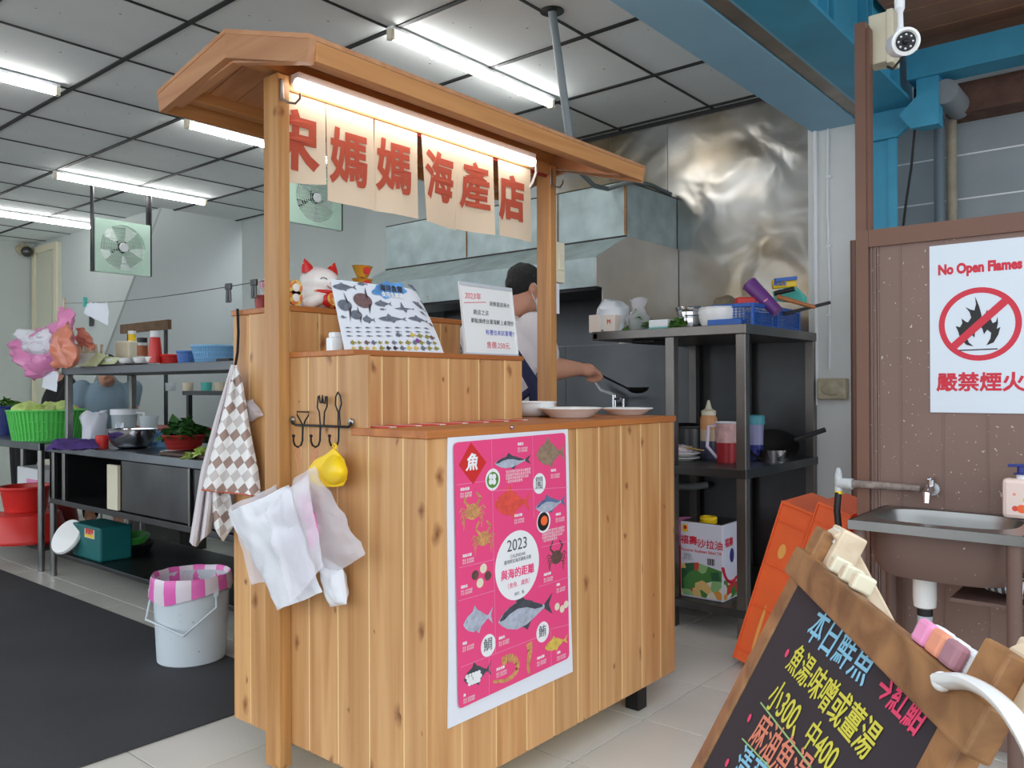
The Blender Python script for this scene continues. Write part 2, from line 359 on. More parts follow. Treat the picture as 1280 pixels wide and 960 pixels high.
for y0, y1, z0, z1, mt in [(1.535, 2.36, 1.36, 2.655, 'steel_clad'), (2.364, 2.76, 2.2, 2.655, 'steel_clad'), (2.764, 3.3, 2.2, 2.655, 'steel_clad'), (2.364, 2.70, 1.36, 2.196, 'steel_pale'), (2.364, 2.40, 1.36, 2.196, 'steel'),
                           (2.704, 4.2, 1.36, 2.196, 'steel_darker'), (1.535, 2.36, .02, 1.356, 'steel_darker'), (2.364, 3.1, .02, 1.356, 'steel_darker'), (3.104, 4.2, .02, 1.356, 'steel_darker')]:
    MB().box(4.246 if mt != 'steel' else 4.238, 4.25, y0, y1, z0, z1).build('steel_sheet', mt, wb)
MB().box(4.238, 4.25, 1.53, 4.25, 2.628, 2.66).build('ceiling_trim', 'black', wb)
# white plastered column beside the steel
wc = struct(MB().box(4.22, 4.4, 1.2, 1.535, 0, 2.45).build('wall_column', 'wall_white'))
cw = thing('wall_conduit', 'thin white cable conduit running down the white column', 'conduit', (4.21, 1.45, 1.25))
MB().tube([(4.212, 1.495, 1.0), (4.212, 1.495, 2.4)], .011).build('pipe', 'white', cw, True)
MB().tube([(4.214, 1.43, 1.18), (4.214, 1.425, 1.6), (4.214, 1.435, 2.0), (4.214, 1.43, 2.4)], .006).build('cable', 'white', cw, True)
for z in (1.45, 1.8, 2.15): MB().box(4.205, 4.22, 1.415, 1.44, z, z+.012).build('clip', 'white', cw)
a = P(1024, 473, x=4.2); c = P(1060, 499, x=4.2)
jb = thing('junction_box', 'grubby cream junction box on the peeling white column', 'junction box', (4.22, (a.y+c.y)/2, c.z))
MB().box(4.16, 4.22, c.y, a.y, c.z, a.z).build('box', pbr('grubby', (186, 176, 148), .6, var=.3, vs=18), jb, bevel=.008)
MB().ell((4.16, (a.y+c.y)/2, (a.z+c.z)/2), (.006, .05, .035)).build('cover', 'grubby', jb, True)
tag(MB().tube([(4.1, 1.275, .0), (4.1, 1.275, 1.8)], .014).build('pole', 'brown_plain', smooth=True), 'narrow brown pole standing between white column and brown panel', 'pole')

# far left of the shop: end wall, stair enclosure, sloping stair underside
struct(MB().box(-1.3, 3.6, 9.57, 9.7, 0, 2.7).build('wall_left', 'wall_green'))
ws = struct(MB().prism([(3.47, 6.86, 2.66), (3.47, 9.57, 2.66), (3.47, 9.57, 0), (3.47, 9.12, 0)], (.06, 0, 0)).build('wall_stair', 'wall_green'))
MB().prism([(3.462, 6.83, 2.648), (3.462, 7.16, 2.648), (3.462, 8.6, 1.0), (3.462, 8.27, 1.0)], (.02, 0, 0)).build('stringer', 'wall_green', ws)
struct(MB().prism([(3.47, 6.82, 2.66), (3.47, 6.90, 2.66), (3.47, 9.2, .04), (3.47, 9.12, .04)], (1.6, 0, 0)).build('trim_1', pbr('soffit_grey', (222, 228, 228), .7)))
struct(MB().box(5.0, 5.07, 6.83, 9.7, 0, 2.8).build('wall_stair_side', 'wall_grey'))
d1 = struct(MB().box(3.44, 3.47, 8.9, 9.53, 0, 2.6).build('door_1', 'door_cream'))
MB().box(3.42, 3.44, 8.9, 8.97, 0, 2.6).build('door_frame', 'cream', d1); MB().box(3.42, 3.44, 9.46, 9.53, 0, 2.6).build('door_frame', 'cream', d1); MB().box(3.42, 3.44, 8.97, 9.46, 2.53, 2.6).build('door_frame', 'cream', d1)
MB().box(3.43, 3.44, 9.04, 9.39, .2, 2.42).build('door_panel', 'door_cream', d1, bevel=.006)
c0 = P(30, 311, y=9.5)
cc = thing('security_camera', 'small grey dome camera on the pale end wall', 'camera', c0)
MB().lathe(c0, [(.06, .07), (.065, .03), (.06, 0), (0.0, 0)], 16, (0, 1, 0)).build('base', 'grubby', cc, True)
MB().ell(c0+Vector((.02, -.02, -.03)), .055).build('lens_ball', 'steel_dark', cc, True)
tag(MB().box(3.452, 3.462, *sorted((P(112, 358, x=3.46).y, P(117, 358, x=3.46).y)), 1.7, 1.8).build('light_switch', 'steel_dark', bevel=.004), 'small grey switch on the stair wall near the fan', 'switch')

# shop-front lintel, roller-shutter slot and blue steel beams
struct(MB().box(-1.3, 4.25, 1.282, 1.512, 2.4, 2.8).build('trim_2', 'blue_soffit'), )
struct(MB().box(-1.3, 4.25, 1.212, 1.276, 2.408, 2.8).build('trim_3', pbr('shutter_rail', (150, 138, 124), .4, .6, var=.35, vs=5)))
struct(MB().box(-1.3, 4.25, 1.2, 1.212, 2.405, 2.6).build('trim_4', pbr('beam_edge', (120, 186, 214), .4)))
bm_ = thing('steel_beam', 'blue painted steel beam running above the shop front opening', 'beam', (1.5, 1.1, 2.4))
MB().box(-1.3, 4.22, 1.0, 1.195, 2.4, 2.415).build('bottom_flange', 'blue_paint', bm_)
MB().box(-1.3, 4.22, 1.035, 1.06, 2.415, 2.74).build('web', 'blue_paint', bm_)
MB().box(-1.3, 4.22, 1.0, 1.195, 2.74, 2.76).build('top_flange', 'blue_paint', bm_)
for x in (2.6, 2.95, 3.02, 3.4, 3.47, 3.85): MB().box(x, x+.012, 1.0, 1.035, 2.415, 2.74).build('stiffener', 'blue_paint', bm_)
cb = thing('steel_column', 'blue painted steel column behind the brown panel', 'column', (4.25, 1.15, 0))
MB().box(4.15, 4.25, 1.125, 1.21, 0, 2.4).build('shaft', 'blue_paint', cb); MB().box(4.14, 4.15, 1.085, 1.125, 0, 2.4).build('flange', 'blue_paint', cb)
MB().prism([(4.12, 1.2, 2.4), (4.12, 1.0, 2.4), (4.12, 1.0, 2.33), (4.12, 1.08, 2.27), (4.12, 1.2, 2.27)], (.03, 0, 0)).build('gusset', 'blue_paint', cb)
cbm = thing('cross_beam', 'blue cross beam carrying the brown slatted canopy', 'beam', (4.0, 0, 2.47))
MB().box(3.98, 4.12, -1.5, 1.0, 2.475, 2.6).build('beam', 'blue_paint', cbm)
MB().box(4.0, 4.08, .875, .965, 2.26, 2.475).build('stub', 'blue_paint', cbm); MB().prism([(4.0, 1.04, 2.33), (4.0, .965, 2.4), (4.0, .965, 2.26), (4.0, .99, 2.26)], (.03, 0, 0)).build('bracket', 'blue_paint', cbm)
cn = struct(MB().box(1.9, 4.3, -1.6, 1.0, 2.68, 2.74).build('ceiling_canopy', 'pale_groove', org=(3, 0, 2.68)))
sm_ = mesh_of(MB().box(-.0558, .0558, -1.3, 1.3, -.003, 0), 'slat_brown')
for i in range(20): link('slat', sm_, cn, (1.97+.121*i, -.3, 2.68))
# neighbour's grey siding, lintel and pipes beyond
sd = struct(MB().box(4.42, 4.5, -1.6, 1.2, 0, 2.7).build('wall_right', 'white', org=(4.42, 0, 0)))
zs = [P(1127, v, x=4.4).z for v in (258, 205)]; dz = zs[1]-zs[0]; me = mesh_of(MB().box(-.003, 0, -1.4, 1.4, -dz/2+.004, dz/2-.004), 'siding')
for k in range(-8, 4): link('siding_board', me, sd, (4.42, -.2, zs[0]+dz*(k+.5)))
struct(MB().box(4.25, 4.42, -1.6, .9, 2.36, 2.5).build('trim_5', pbr('brown_concrete', (104, 74, 62), .85, var=.3, vs=14, bump=.4, bs=60)))
p0 = P(1186, 112, x=4.1)
tag(MB().tube([(4.02, p0.y, p0.z-.03), (4.3, p0.y, p0.z-.03)], .055, 16).build('drain_pipe', pbr('grey_pvc', (132, 138, 142), .5), smooth=True), 'short fat grey pipe end under the blue cross beam', 'pipe')
p0 = P(1174, 200, x=4.3); p1 = P(1183, 200, x=4.33)
tag(MB().tube([(4.3, p0.y, 0), (4.3, p0.y, 2.36)], .024, 12).build('water_pipe', pbr('blue_grey_pipe', (98, 112, 122), .5), smooth=True), 'blue grey pipe rising in front of the grey siding', 'pipe')
tag(MB().tube([(4.34, p1.y-.02, 0), (4.34, p1.y-.02, 2.36)], .024, 12).build('water_pipe', pbr('rusty_pipe', (150, 142, 124), .6, var=.2, vs=20), smooth=True), 'weathered tan pipe beside the blue grey pipe', 'pipe')
tag(MB().tube([P(1144, 105, x=4.12), P(1143, 165, x=4.2), P(1139, 210, x=4.2), P(1133, 250, x=4.2), P(1127, 300, x=4.2), P(1127, 420, x=4.2)], .006, 6).build('cable', 'black', smooth=True), 'thin dark cable hanging from the blue cross beam', 'cable')

# brown shutter-frame post and panel on the right
wp = struct(MB().box(2.775, 2.80, -.9, .85, .02, 1.585).build('wall_panel', 'brown_panel', org=(2.79, 0, 0)))
MB().box(2.762, 2.80, .812, .85, 0, 1.60).build('frame_stile', 'brown_plain', wp); MB().box(2.764, 2.80, -.9, .812, 1.545, 1.60).build('frame_rail', 'brown_plain', wp)
for px in (1090, 1095, 1098): y = P(px, 450, x=2.77).y; MB().box(2.770, 2.776, y-.002, y+.002, .02, 1.545).build('rib', 'brown_panel', wp)
for k in range(6): y = P(1126, 450, x=2.77).y-.12*k; MB().box(2.7725, 2.776, y-.0015, y+.0015, .02, 1.545).build('rib', 'brown_panel', wp)
a, c = P(1068, 30, x=2.8), P(1086, 38, x=2.8)
bpz = thing('door_post', 'tall brown metal post rising beside the brown panel', 'post', (2.82, .84, 0))
MB().box(2.80, 2.85, c.y+.012, a.y, 0, a.z).build('post', 'brown_plain', bpz); MB().box(2.81, 2.84, c.y, c.y+.012, 0, a.z-.02).build('lip', 'brown_plain', bpz)
# white weatherproof box and bullet camera
a, c = P(1085, 20, x=2.86), P(1117, 76, x=2.86)
eb = thing('electrical_box', 'cream weatherproof box on the blue beam beside the camera', 'electrical box', (2.88, (a.y+c.y)/2, c.z))
MB().box(2.86, 2.93, c.y+.02, a.y, c.z+.005, a.z).build('box', 'cream', eb, bevel=.004); MB().box(2.855, 2.935, c.y, c.y+.022, c.z-.003, a.z+.004).build('lid', 'cream', eb, bevel=.004)
q = P(1132, 52, x=2.42); bcam = thing('bullet_camera', 'white bullet security camera with ring of lights under the canopy', 'camera', q)
dr = Vector((-.86, -.45, -.28)).normalized()
MB().tube([q-dr*.10, q-dr*.09, q-dr*.012, q], [.026, .033, .035, .035], 20).build('body', 'white', bcam, True)
MB().lathe(q, [(.026, .0), (.036, 0), (.037, .006), (.03, .008), (.026, .002)], 24, dr).build('rim', 'white_gloss', bcam, True)
MB().lathe(q+dr*.001, [(.0, .001), (.027, .001)], 20, dr).build('lens_plate', 'black', bcam); MB().ell(q+dr*.003, .009).build('lens', 'black_metal', bcam, True)
s1 = dr.cross(Z_).normalized(); s2 = s1.cross(dr)
for k in range(8): an = math.pi/4*k; MB().ell(q+dr*.002+(s1*math.cos(an)+s2*math.sin(an))*.018, .0042, 8, 5).build('led', 'chrome', bcam, True)
t = q-dr*.055+Vector((0, 0, .035))
MB().ell(t, .014).build('joint', 'white', bcam, True); MB().tube([t, t+Vector((-.005, .0, .05)), t+Vector((-.01, 0, .06)), Vector((t.x-.01, t.y, 2.675))], [.008, .008, .014, .014], 10).build('arm', 'white', bcam, True)
MB().lathe((t.x-.01, t.y, 2.672), [(.04, 0), (.04, .008)], 16, (0, 0, 1), cap=True).build('base', 'white', bcam)
tag(MB().tube([Vector((2.9, c.y+.03, c.z)), Vector((2.85, c.y-.0, c.z-.03)), Vector((2.7, (c.y+q.y)/2, c.z-.05)), q-dr*.1], .004, 6).build('camera_cable', 'black', smooth=True), 'black cable sagging from cream box to bullet camera', 'cable')

# fluorescent battens on the ceiling
def batten(p, q, label, z=2.64):
    p, q = Vector(p), Vector(q); t = thing('fluorescent_light', label, 'light', ((p.x+q.x)/2, p.y, 2.60), 'ceiling tube lights')
    MB().box(p.x-.02, q.x+.02, p.y-.02, p.y+.02, 2.63, 2.645).build('batten', 'white', t, bevel=.003)
    MB().tube([(p.x, p.y, 2.605), (q.x, p.y, 2.605)], .0145, 12).build('tube', 'tube_light', t, True)
    for x in (p.x-.022, q.x): MB().box(x, x+.022, p.y-.016, p.y+.016, 2.588, 2.635).build('lamp_holder', 'cream', t, bevel=.003)
    for x in (p.x+.25, q.x-.25): MB().box(x, x+.006, p.y-.02, p.y+.02, 2.588, 2.632).build('clip', 'white', t)
for (a, c, lb) in [((491, 46), (687, 131), 'long ceiling tube light nearest the blue beam, above the stall roof'), ((71, 221), (252.5, 255), 'ceiling tube light with fly specks above the hanging mint fan'),
                   ((-60, 260), (113.7, 285), 'farthest ceiling tube light, partly behind the hanging mint fan'), ((-160, 57), (69, 115), 'ceiling tube light cut by the left edge of the photo, nearest that edge'), ((236, 157.5), (420, 208), 'ceiling tube light half hidden under the stall roof tip')]:
    A, C = P(*a, z=2.605), P(*c, z=2.605)
    if A.x < -1: A.x = -1
    if C.x-A.x > 1.2 and a[0] < 0: A.x = C.x-1.18
    batten(A, (C.x, A.y, 0), lb)
# ================================================================== WOODEN STALL
KX0, KX1, KY0, KY1, KZ0 = 1.38, 2.60, 1.425, 2.27, .092
kz = thing('wooden_stall', 'stained pine order counter with roof, posts and stepped top', 'food stall', (2.0, 1.85, 0))
T1, T2, T3 = .975, 1.185, 1.32; Y2, Y3, X2 = 1.697, 1.99, 2.083; g = .0021; TH = .012
e_ = .0016; core = MB().box(KX0+e_, KX1-e_, KY0+e_, KY1-e_, KZ0+.004, T1); core.box(KX0+e_, X2-e_, Y2+e_, KY1-e_, T1, T2); core.box(KX0+e_, X2-e_, Y3+e_, KY1-e_, T2, T3)
core = core.build('carcass', 'pale_groove', kz)
fp = [KX0]+[P(px, 700, y=KY0).x for px in (577, 620, 658, 692, 722, 749.5, 777, 802, 825.5)]+[KX1]
for a, c in zip(fp, fp[1:]): MB().box(a+g, c-g, KY0, KY0+TH, KZ0, T1).build('plank', 'pine_v', kz, bevel=.0018, seg=1)
lp = [KY0]+[P(px, 800, x=KX0).y for px in (504, 461, 422, 386)]+[1.99, 2.09, 2.18, KY1]
lp[3] = Y2 if abs(lp[3]-Y2) < .03 else lp[3]
for a, c in zip(lp, lp[1:]):
    mid = (a+c)/2; top = T1 if mid < Y2 else (T2 if mid < Y3 else T3)
    MB().box(KX0, KX0+TH, a+g, c-g, KZ0, top).build('plank', 'pine_v', kz, bevel=.0018, seg=1)
n = 8
for k in range(n):
    a, c = KY0+TH+(KY1-KY0-TH)*k/n, KY0+TH+(KY1-KY0-TH)*(k+1)/n; MB().box(KX1-TH, KX1, a+g, c-g, KZ0, T1).build('plank', 'pine_v', kz, bevel=.0018, seg=1)
n = 12
for k in range(n):
    a, c = KX0+TH+(KX1-KX0-2*TH)*k/n, KX0+TH+(KX1-KX0-2*TH)*(k+1)/n; MB().box(a+g, c-g, KY1-TH, KY1, KZ0, T1 if a > X2-.05 else T3).build('plank', 'pine_v', kz, bevel=.0018, seg=1)
t2 = [KX0+TH]+[P(px, 480, y=Y2).x for px in (478, 511, 561, 599, 631)]+[X2]
for a, c in zip(t2, t2[1:]): MB().box(a+g, c-g, Y2, Y2+TH, .995, T2).build('plank', 'pine_v', kz, bevel=.0018, seg=1)
for a, c in zip([Y2+TH, 1.79, 1.89], [1.79, 1.89, Y3]): MB().box(X2-TH, X2, a+g, c-g, .995, T2).build('plank', 'pine_v', kz, bevel=.0018, seg=1)
n = 7
for k in range(n):
    a, c = KX0+TH+(2.10-KX0-TH)*k/n, KX0+TH+(2.10-KX0-TH)*(k+1)/n; MB().box(a+g, c-g, Y3, Y3+TH, T2, T3).build('plank', 'pine_v', kz, bevel=.0018, seg=1)
MB().box(KX0-.004, KX1+.004, KY0-.006, Y2+.004, T1, .995).build('counter_top', 'pine_dark', kz, bevel=.002); MB().box(X2, KX1+.004, Y2+.004, KY1, T1, .995).build('counter_top', 'pine_dark', kz, bevel=.002)
MB().box(KX0-.003, X2+.003, Y2-.004, Y2+.016, T2, 1.2).build('ledge_strip', 'pine_dark', kz, bevel=.002); MB().box(KX0-.003, KX0+.016, Y2+.016, Y3, T2, 1.2).build('ledge_strip', 'pine_dark', kz, bevel=.002); MB().box(X2-.013, X2+.003, 1.86, Y3, T2, 1.2).build('ledge_strip', 'pine_dark', kz, bevel=.002)
MB().box(KX0-.004, 2.105, Y3-.005, KY1+.004, T3, 1.336).build('top_shelf', 'pine_dark', kz, bevel=.002)
for x, y in ((KX0+.1, KY0+.03), (2.40, KY0+.03), (KX0+.1, KY1-.1), (2.40, KY1-.1)): MB().box(x, x+.055, y, y+.055, 0, KZ0+.012).build('foot', 'black_metal', kz, bevel=.004)
for x in (KX0-.04, KX1): MB().box(x, x+.04, 1.972, 2.042, .03, 1.985).build('post', 'pine_post', kz, bevel=.003)
# roof
RX0, RX1, YR, ZR, YE, ZF, YB, ZK = 1.205, 2.775, 2.015, 2.072, 1.64, 1.955, 2.39, 1.992
def slope(y0, z0, y1, z1, t):                     # slope strip cross-section from ridge to eave
    return [(0, y0, z0), (0, y1, z1), (0, y1, z1-t), (0, y0, z0-t)]
nb = 17; w = (RX1-RX0-.04)/nb
for sgn in (0, 1):
    ye, yi = (YE+.018, YR) if sgn == 0 else (YB-.018, YR); ZE = ZF if sgn == 0 else ZK
    me = mesh_of(MB().prism([(-w/2+.0012, yi-YR, ZR-.012-2), (-w/2+.0012, ye-YR, ZE-.006-2), (-w/2+.0012, ye-YR, ZE-.02-2), (-w/2+.0012, yi-YR, ZR-.026-2)], (w-.0024, 0, 0)), 'pine_y')
    for k in range(nb): link('roof_board', me, kz, (RX0+.02+w*(k+.5), YR, 2))
for ye in (YE, YB):
    ZE = ZF if ye == YE else ZK
    me = MB().prism([(RX0-.002, YR, ZR), (RX0-.002, ye, ZE), (RX0-.002, ye, ZE-.012), (RX0-.002, YR, ZR-.012)], (RX1-RX0+.004, 0, 0)).build('roof_skin', 'pine_y', kz)
    for x in (RX0, RX1-.02): MB().prism([(x, YR, ZR-.012), (x, ye, ZE-.012), (x, ye+(.012 if ye < YR else -.012), ZE-.066), (x, YR, ZR-.078)], (.02, 0, 0)).build('gable_board', 'pine_y', kz)
    y0 = ye if ye < YR else ye-.018
    MB().box(RX0+.02, RX1-.02, y0, y0+.018, ZE-.062, ZE-.012).build('eave_board', 'pine_x', kz, bevel=.002)
    yp = ye+.06 if ye < YR else ye-.1
    MB().box(RX0+.02, RX1-.02, yp, yp+.04, ZE-.035, ZE-.002).build('purlin', 'pine_x', kz, bevel=.002)
    for x in (RX0+.021, KX1+.06): MB().prism([(x, YR, ZR-.03), (x, ye+(.05 if ye < YR else -.05), ZE-.012), (x, ye+(.05 if ye < YR else -.05), ZE-.05), (x, YR, ZR-.085)], (.03, 0, 0)).build('rafter', 'pine_y', kz, bevel=.002)
MB().box(RX0+.02, RX1-.02, YR-.02, YR+.02, ZR-.075, ZR-.03).build('ridge_beam', 'pine_x', kz)
MB().box(KX0, KX1, 1.978, 2.03, 1.945, 1.99).build('header_beam', 'pine_x', kz, bevel=.002)

# tube light under the stall eave
a, c = P(362, 101, y=1.945), P(666, 201, y=1.945)
tl = thing('stall_tube_light', 'bright white tube light mounted along the stall header beam', 'light', ((a.x+c.x)/2, 1.945, a.z))
zt = (a.z+c.z)/2
MB().box(1.385, c.x+.01, 1.935, 1.978, zt, zt+.03).build('housing', 'white', tl, bevel=.004)
MB().tube([(1.385, 1.945, zt-.004), (c.x, 1.945, zt-.004)], .017, 12).build('tube', 'stall_tube', tl, True)
MB().tube([(c.x, 1.95, zt), (c.x+.03, 1.955, zt-.005), (c.x+.045, 1.965, zt-.03), (c.x+.035, 1.975, zt-.07), (c.x+.03, 2.0, zt-.1)], .005, 6).build('cord', 'white', tl, True)
# cloth banner of six strips
nr = thing('noren_curtain', 'cream cloth shop curtain with red brush characters under the roof', 'curtain', (1.93, 2.0, 1.655))
MB().tube([(KX0, 1.995, 1.943), (KX1, 1.995, 1.943)], .008, 8).build('rod', 'dark_red', nr, True)
px = [(1.385, 1.514, 1.70), (1.517, 1.70, 1.657), (1.706, 1.888, 1.657), (1.907, 2.087, 1.653), (2.088, 2.27, 1.656), (2.30, 2.492, 1.662)]
for k, (x0, x1, zb) in enumerate(px):
    top = 1.945
    cy_f = lambda u, v: 1.986+.010*math.sin(u*3.1+k*1.7)*v+.02*v*((u-.5)*(1 if k % 2 else -1))
    cl = MB().grid(lambda u, v: (x0+(x1-x0)*u+(.006 if k % 2 else -.004)*v, cy_f(u, v), top-(top-zb)*v-(.012*(1-u) if k == 0 else 0)*v), 10, 14).build('cloth_panel', 'noren_cloth', nr, True, solid=.0012)
    ch = '宋媽媽海產店'[k]; cp = P(*[(372, 180), (438, 203), (494, 214), (551, 226), (596, 237), (641, 252)][k], y=1.98)
    tx = text(ch, .172, (cp.x, 0, cp.z), X_, Z_, 'noren_red', cl, bold=(.045, .027, .027, .035, .028, .045)[k], sx=.86, thick=.0003)
    for v_ in tx.data.vertices:
        v_.co.x = max(v_.co.x, 1.352-W[cl].x); wx, wz_ = v_.co.x+W[cl].x, v_.co.z+W[cl].z; v_.co.y = max(cy_f(max(0, (wx-x0)/(x1-x0)), (top-wz_)/(top-zb)), 1.979 if wx < 1.385 else 0)-W[cl].y-.0024+(v_.co.y+W[cl].y)*.05
# small coat hooks on the posts
for i, (px_, py_, X, lb) in enumerate([(352, 112, None, 'small steel hook screwed high on the left stall post'), (689, 222, None, 'small steel hook screwed on the right stall post')]):
    p = P(px_, py_, y=1.97); h = thing('coat_hook', lb, 'hook', p)
    MB().box(p.x-.006, p.x+.006, 1.966, 1.972, p.z-.03, p.z+.03).build('plate', 'steel', h, bevel=.002)
    MB().tube([(p.x, 1.966, p.z-.028), (p.x+.01, 1.955, p.z-.037), (p.x+.03, 1.948, p.z-.036), (p.x+.043, 1.945, p.z-.02), (p.x+.045, 1.945, p.z-.005)], .0035, 8).build('hook', 'steel', h, True)
# switch box and paper card on the right post
a, c = P(694, 302, x=2.645), P(711, 351, x=2.645)
sb = thing('switch_box', 'cream electrical box fixed to the right stall post', 'electrical box', (2.67, 2.0, c.z)); MB().box(2.64, 2.70, 1.975, 2.03, c.z, a.z).build('box', 'cream', sb, bevel=.003); MB().box(2.655, 2.69, 1.970, 1.975, c.z+.05, a.z-.05).build('cover', 'cream', sb, bevel=.002)
tag(MB().box(2.64, 2.675, 1.985, 1.988, c.z-.125, c.z-.003).build('paper_card', 'paper'), 'white paper card hanging below the cream box on right post', 'card')

# ---------------------------------------------------------- calendar poster on the front
CY = KY0-.004
cal = thing('wall_calendar', 'pink 2023 fish calendar poster hanging on the stall front', 'calendar', (1.74, CY, .24))
q = [P(560, 543, y=CY), P(709.6, 531, y=CY), P(715.7, 839.8, y=CY), P(560.5, 910.8, y=CY)]
MB().grid(lambda u, v: (q[0]*(1-u)*(1-v)+q[1]*u*(1-v)+q[2]*u*v+q[3]*(1-u)*v)+Vector((.004*math.sin(v*7)*(u-.5), 0, 0)), 8, 24).build('sheet', 'paper', cal, True, solid=.003)
cz = lambda k: (lambda x, y, o=.0: P(550+x/7.1111, (520, 650, 780)[k]+y/7.1111, y=CY-.0045-o))
c5, c6, c7 = cz(0), cz(1), cz(2)
def rrect(q, r, n=4):
    pts = []
    for i in range(4):
        p, a, c = q[i], q[i-1], q[(i+1) % 4]; da = (a-p).normalized()*r; dc = (c-p).normalized()*r
        for k in range(n+1): t = k/n; pts.append((p+da)*(1-t)**2+p*2*t*(1-t)+(p+dc)*t*t)
    return pts
MB().poly(rrect([c5(122, 237), c5(1115, 148), c7(1150, 300), c7(165, 760)], .015)).build('pink_field', 'pink', cal)
def disc(c, rx, rz, mat, o=.0005, name='print', n=24):
    c = Vector(c)-Y_*o; return MB().poly([c+X_*rx*math.cos(2*math.pi*k/n)+Z_*rz*math.sin(2*math.pi*k/n) for k in range(n)]).build(name, mat, cal)
pbr('fish_silver', (176, 184, 200), .5, var=.25, vs=60); pbr('fish_dark', (70, 74, 84), .5, var=.3, vs=60); pbr('fish_tan', (150, 126, 104), .6, var=.3, vs=80); pbr('fish_red', (228, 82, 70), .5, var=.2, vs=60)
pbr('fish_yellow', (218, 186, 84), .5, var=.25, vs=90); pbr('crab_tan', (208, 150, 96), .6, var=.35, vs=120); pbr('crab_dark', (98, 72, 64), .6, var=.3, vs=90); pbr('fish_blue', (96, 116, 156), .5, var=.3, vs=50)
def fish(h, t, ht, body, back=None, o=.0006, parent=None, N=Y_, tail=1.0, fin=1.0, up=Z_):
    """flat printed fish from head point to tail point; ht = body height over length"""
    ht *= .7; parent = parent or cal; h, t = Vector(h), Vector(t); ax = t-h; Ln = ax.length; ax.normalize(); u = N.cross(ax).normalized()
    if u.dot(up) < 0: u = -u
    f = lambda s, k: h+ax*(s*Ln)+u*(k*Ln)-N*o
    prof = [(0, 0), (.06, .35), (.16, .72), (.32, 1), (.5, .9), (.66, .55), (.78, .22), (.84, .12)]
    MB().poly([f(s, k*ht/2) for s, k in prof]+[f(s, -k*ht/2) for s, k in prof[::-1]]).build('fish_print', body, parent)
    bk = back or body; body_o = o; o = o-.00025
    tl_ = MB().poly([f(.82, .05*ht), f(1.0, .42*ht*tail), f(.93, 0), f(1.0, -.42*ht*tail), f(.82, -.05*ht)])
    tl_.build('tail_print', bk, parent); MB().poly([f(.3, .46*ht), f(.38, (.5+.28*fin)*ht), f(.48, .5*ht), f(.62, .36*ht), f(.6, .2*ht)]).build('fin_print', bk, parent); MB().poly([f(.4, -.42*ht), f(.52, -(.5+.16*fin)*ht), f(.62, -.25*ht)]).build('fin_print', bk, parent)
    if back:
        pr = [(.03, .1), (.1, .5), (.2, .8), (.34, 1), (.5, .9), (.66, .55), (.8, .2)]
        o = body_o; m2 = MB().poly([f(s, k*ht/2)-N*.0003 for s, k in pr]+[f(s, (k-.5)*ht/2 if k > .5 else 0)-N*.0003 for s, k in pr[::-1]]); m2.build('back_print', back, parent)
    MB().poly([f(.11, .08*ht)-N*.0009+ax*.012*Ln*math.cos(a)+u*.012*Ln*math.sin(a) for a in [k*math.pi/4 for k in range(8)]]).build('eye_print', 'black', parent)
fish(c5(485, 425), c5(805, 385), .30, 'fish_silver', 'fish_dark'); fish(c5(855, 345), c5(1110, 320), .68, 'fish_tan', None); fish(c5(485, 785), c5(800, 760), .62, 'fish_red', None)
fish(c5(848, 820), c5(1115, 750), .40, 'fish_silver', 'fish_blue'); fish(c6(515, 910), c6(1000, 740), .44, 'fish_silver', 'fish_dark'); fish(c6(205, 935), c6(470, 845), .66, 'fish_silver', None)
fish(c7(210, 500), c7(455, 390), .62, 'fish_dark', None); fish(c7(930, 215), c7(1135, 130), .42, 'fish_yellow', None)
for i in range(14): disc(c7(240+26*(i % 5)+12*(i//5), 470+30*(i//5)-10*(i % 5), .0012), .0075, .006, 'white', name='spot_print', n=8)
def crab(c, s, mat):
    c = Vector(c); mb = MB().poly([c+X_*s*1.0*math.cos(a)+Z_*s*.8*math.sin(a)-Y_*.0006 for a in [k*math.pi/8 for k in range(16)]])
    for sg in (-1, 1):
        for k in range(4):
            mb.v = mb.v; a0 = -.7+.4*k; pth = [c+X_*sg*s*.8+Z_*s*(.1-.2*k), c+X_*sg*s*(1.5-.1*k)+Z_*s*(.5-.35*k), c+X_*sg*s*(1.9-.2*k)+Z_*s*(.1-.6*k)]
            for p, r in zip(pth, pth[1:]): d = (r-p).normalized(); nn = d.cross(Y_)*s*.09; mb.poly([p+nn-Y_*.0004, r+nn*.5-Y_*.0004, r-nn*.5-Y_*.0004, p-nn-Y_*.0004])
        pth = [c+X_*sg*s*.6+Z_*s*.6, c+X_*sg*s*1.2+Z_*s*1.2, c+X_*sg*s*.6+Z_*s*1.9]
        for p, r in zip(pth, pth[1:]): d = (r-p).normalized(); nn = d.cross(Y_)*s*.17; mb.poly([p+nn-Y_*.0003, r+nn-Y_*.0003, r-nn*.3-Y_*.0003, p-nn-Y_*.0003])
    mb.build('crab_print', mat, cal)
crab(c5(290, 850), .026, 'crab_tan'); crab(c6(385, 165), .024, 'crab_tan'); crab(c6(1035, 330), .025, 'crab_dark')
for x, y, mt in ((385, 430, 'cream'), (312, 490, 'crab_dark'), (425, 495, 'crab_dark'), (355, 560, 'cream')): disc(c6(x, y), .0135, .0125, mt, name='shell_print', n=12)
for x, y in ((1040, 770), (1085, 790), (1120, 750)): disc(c6(x, y), .012, .011, 'cream', name='shell_print', n=10)
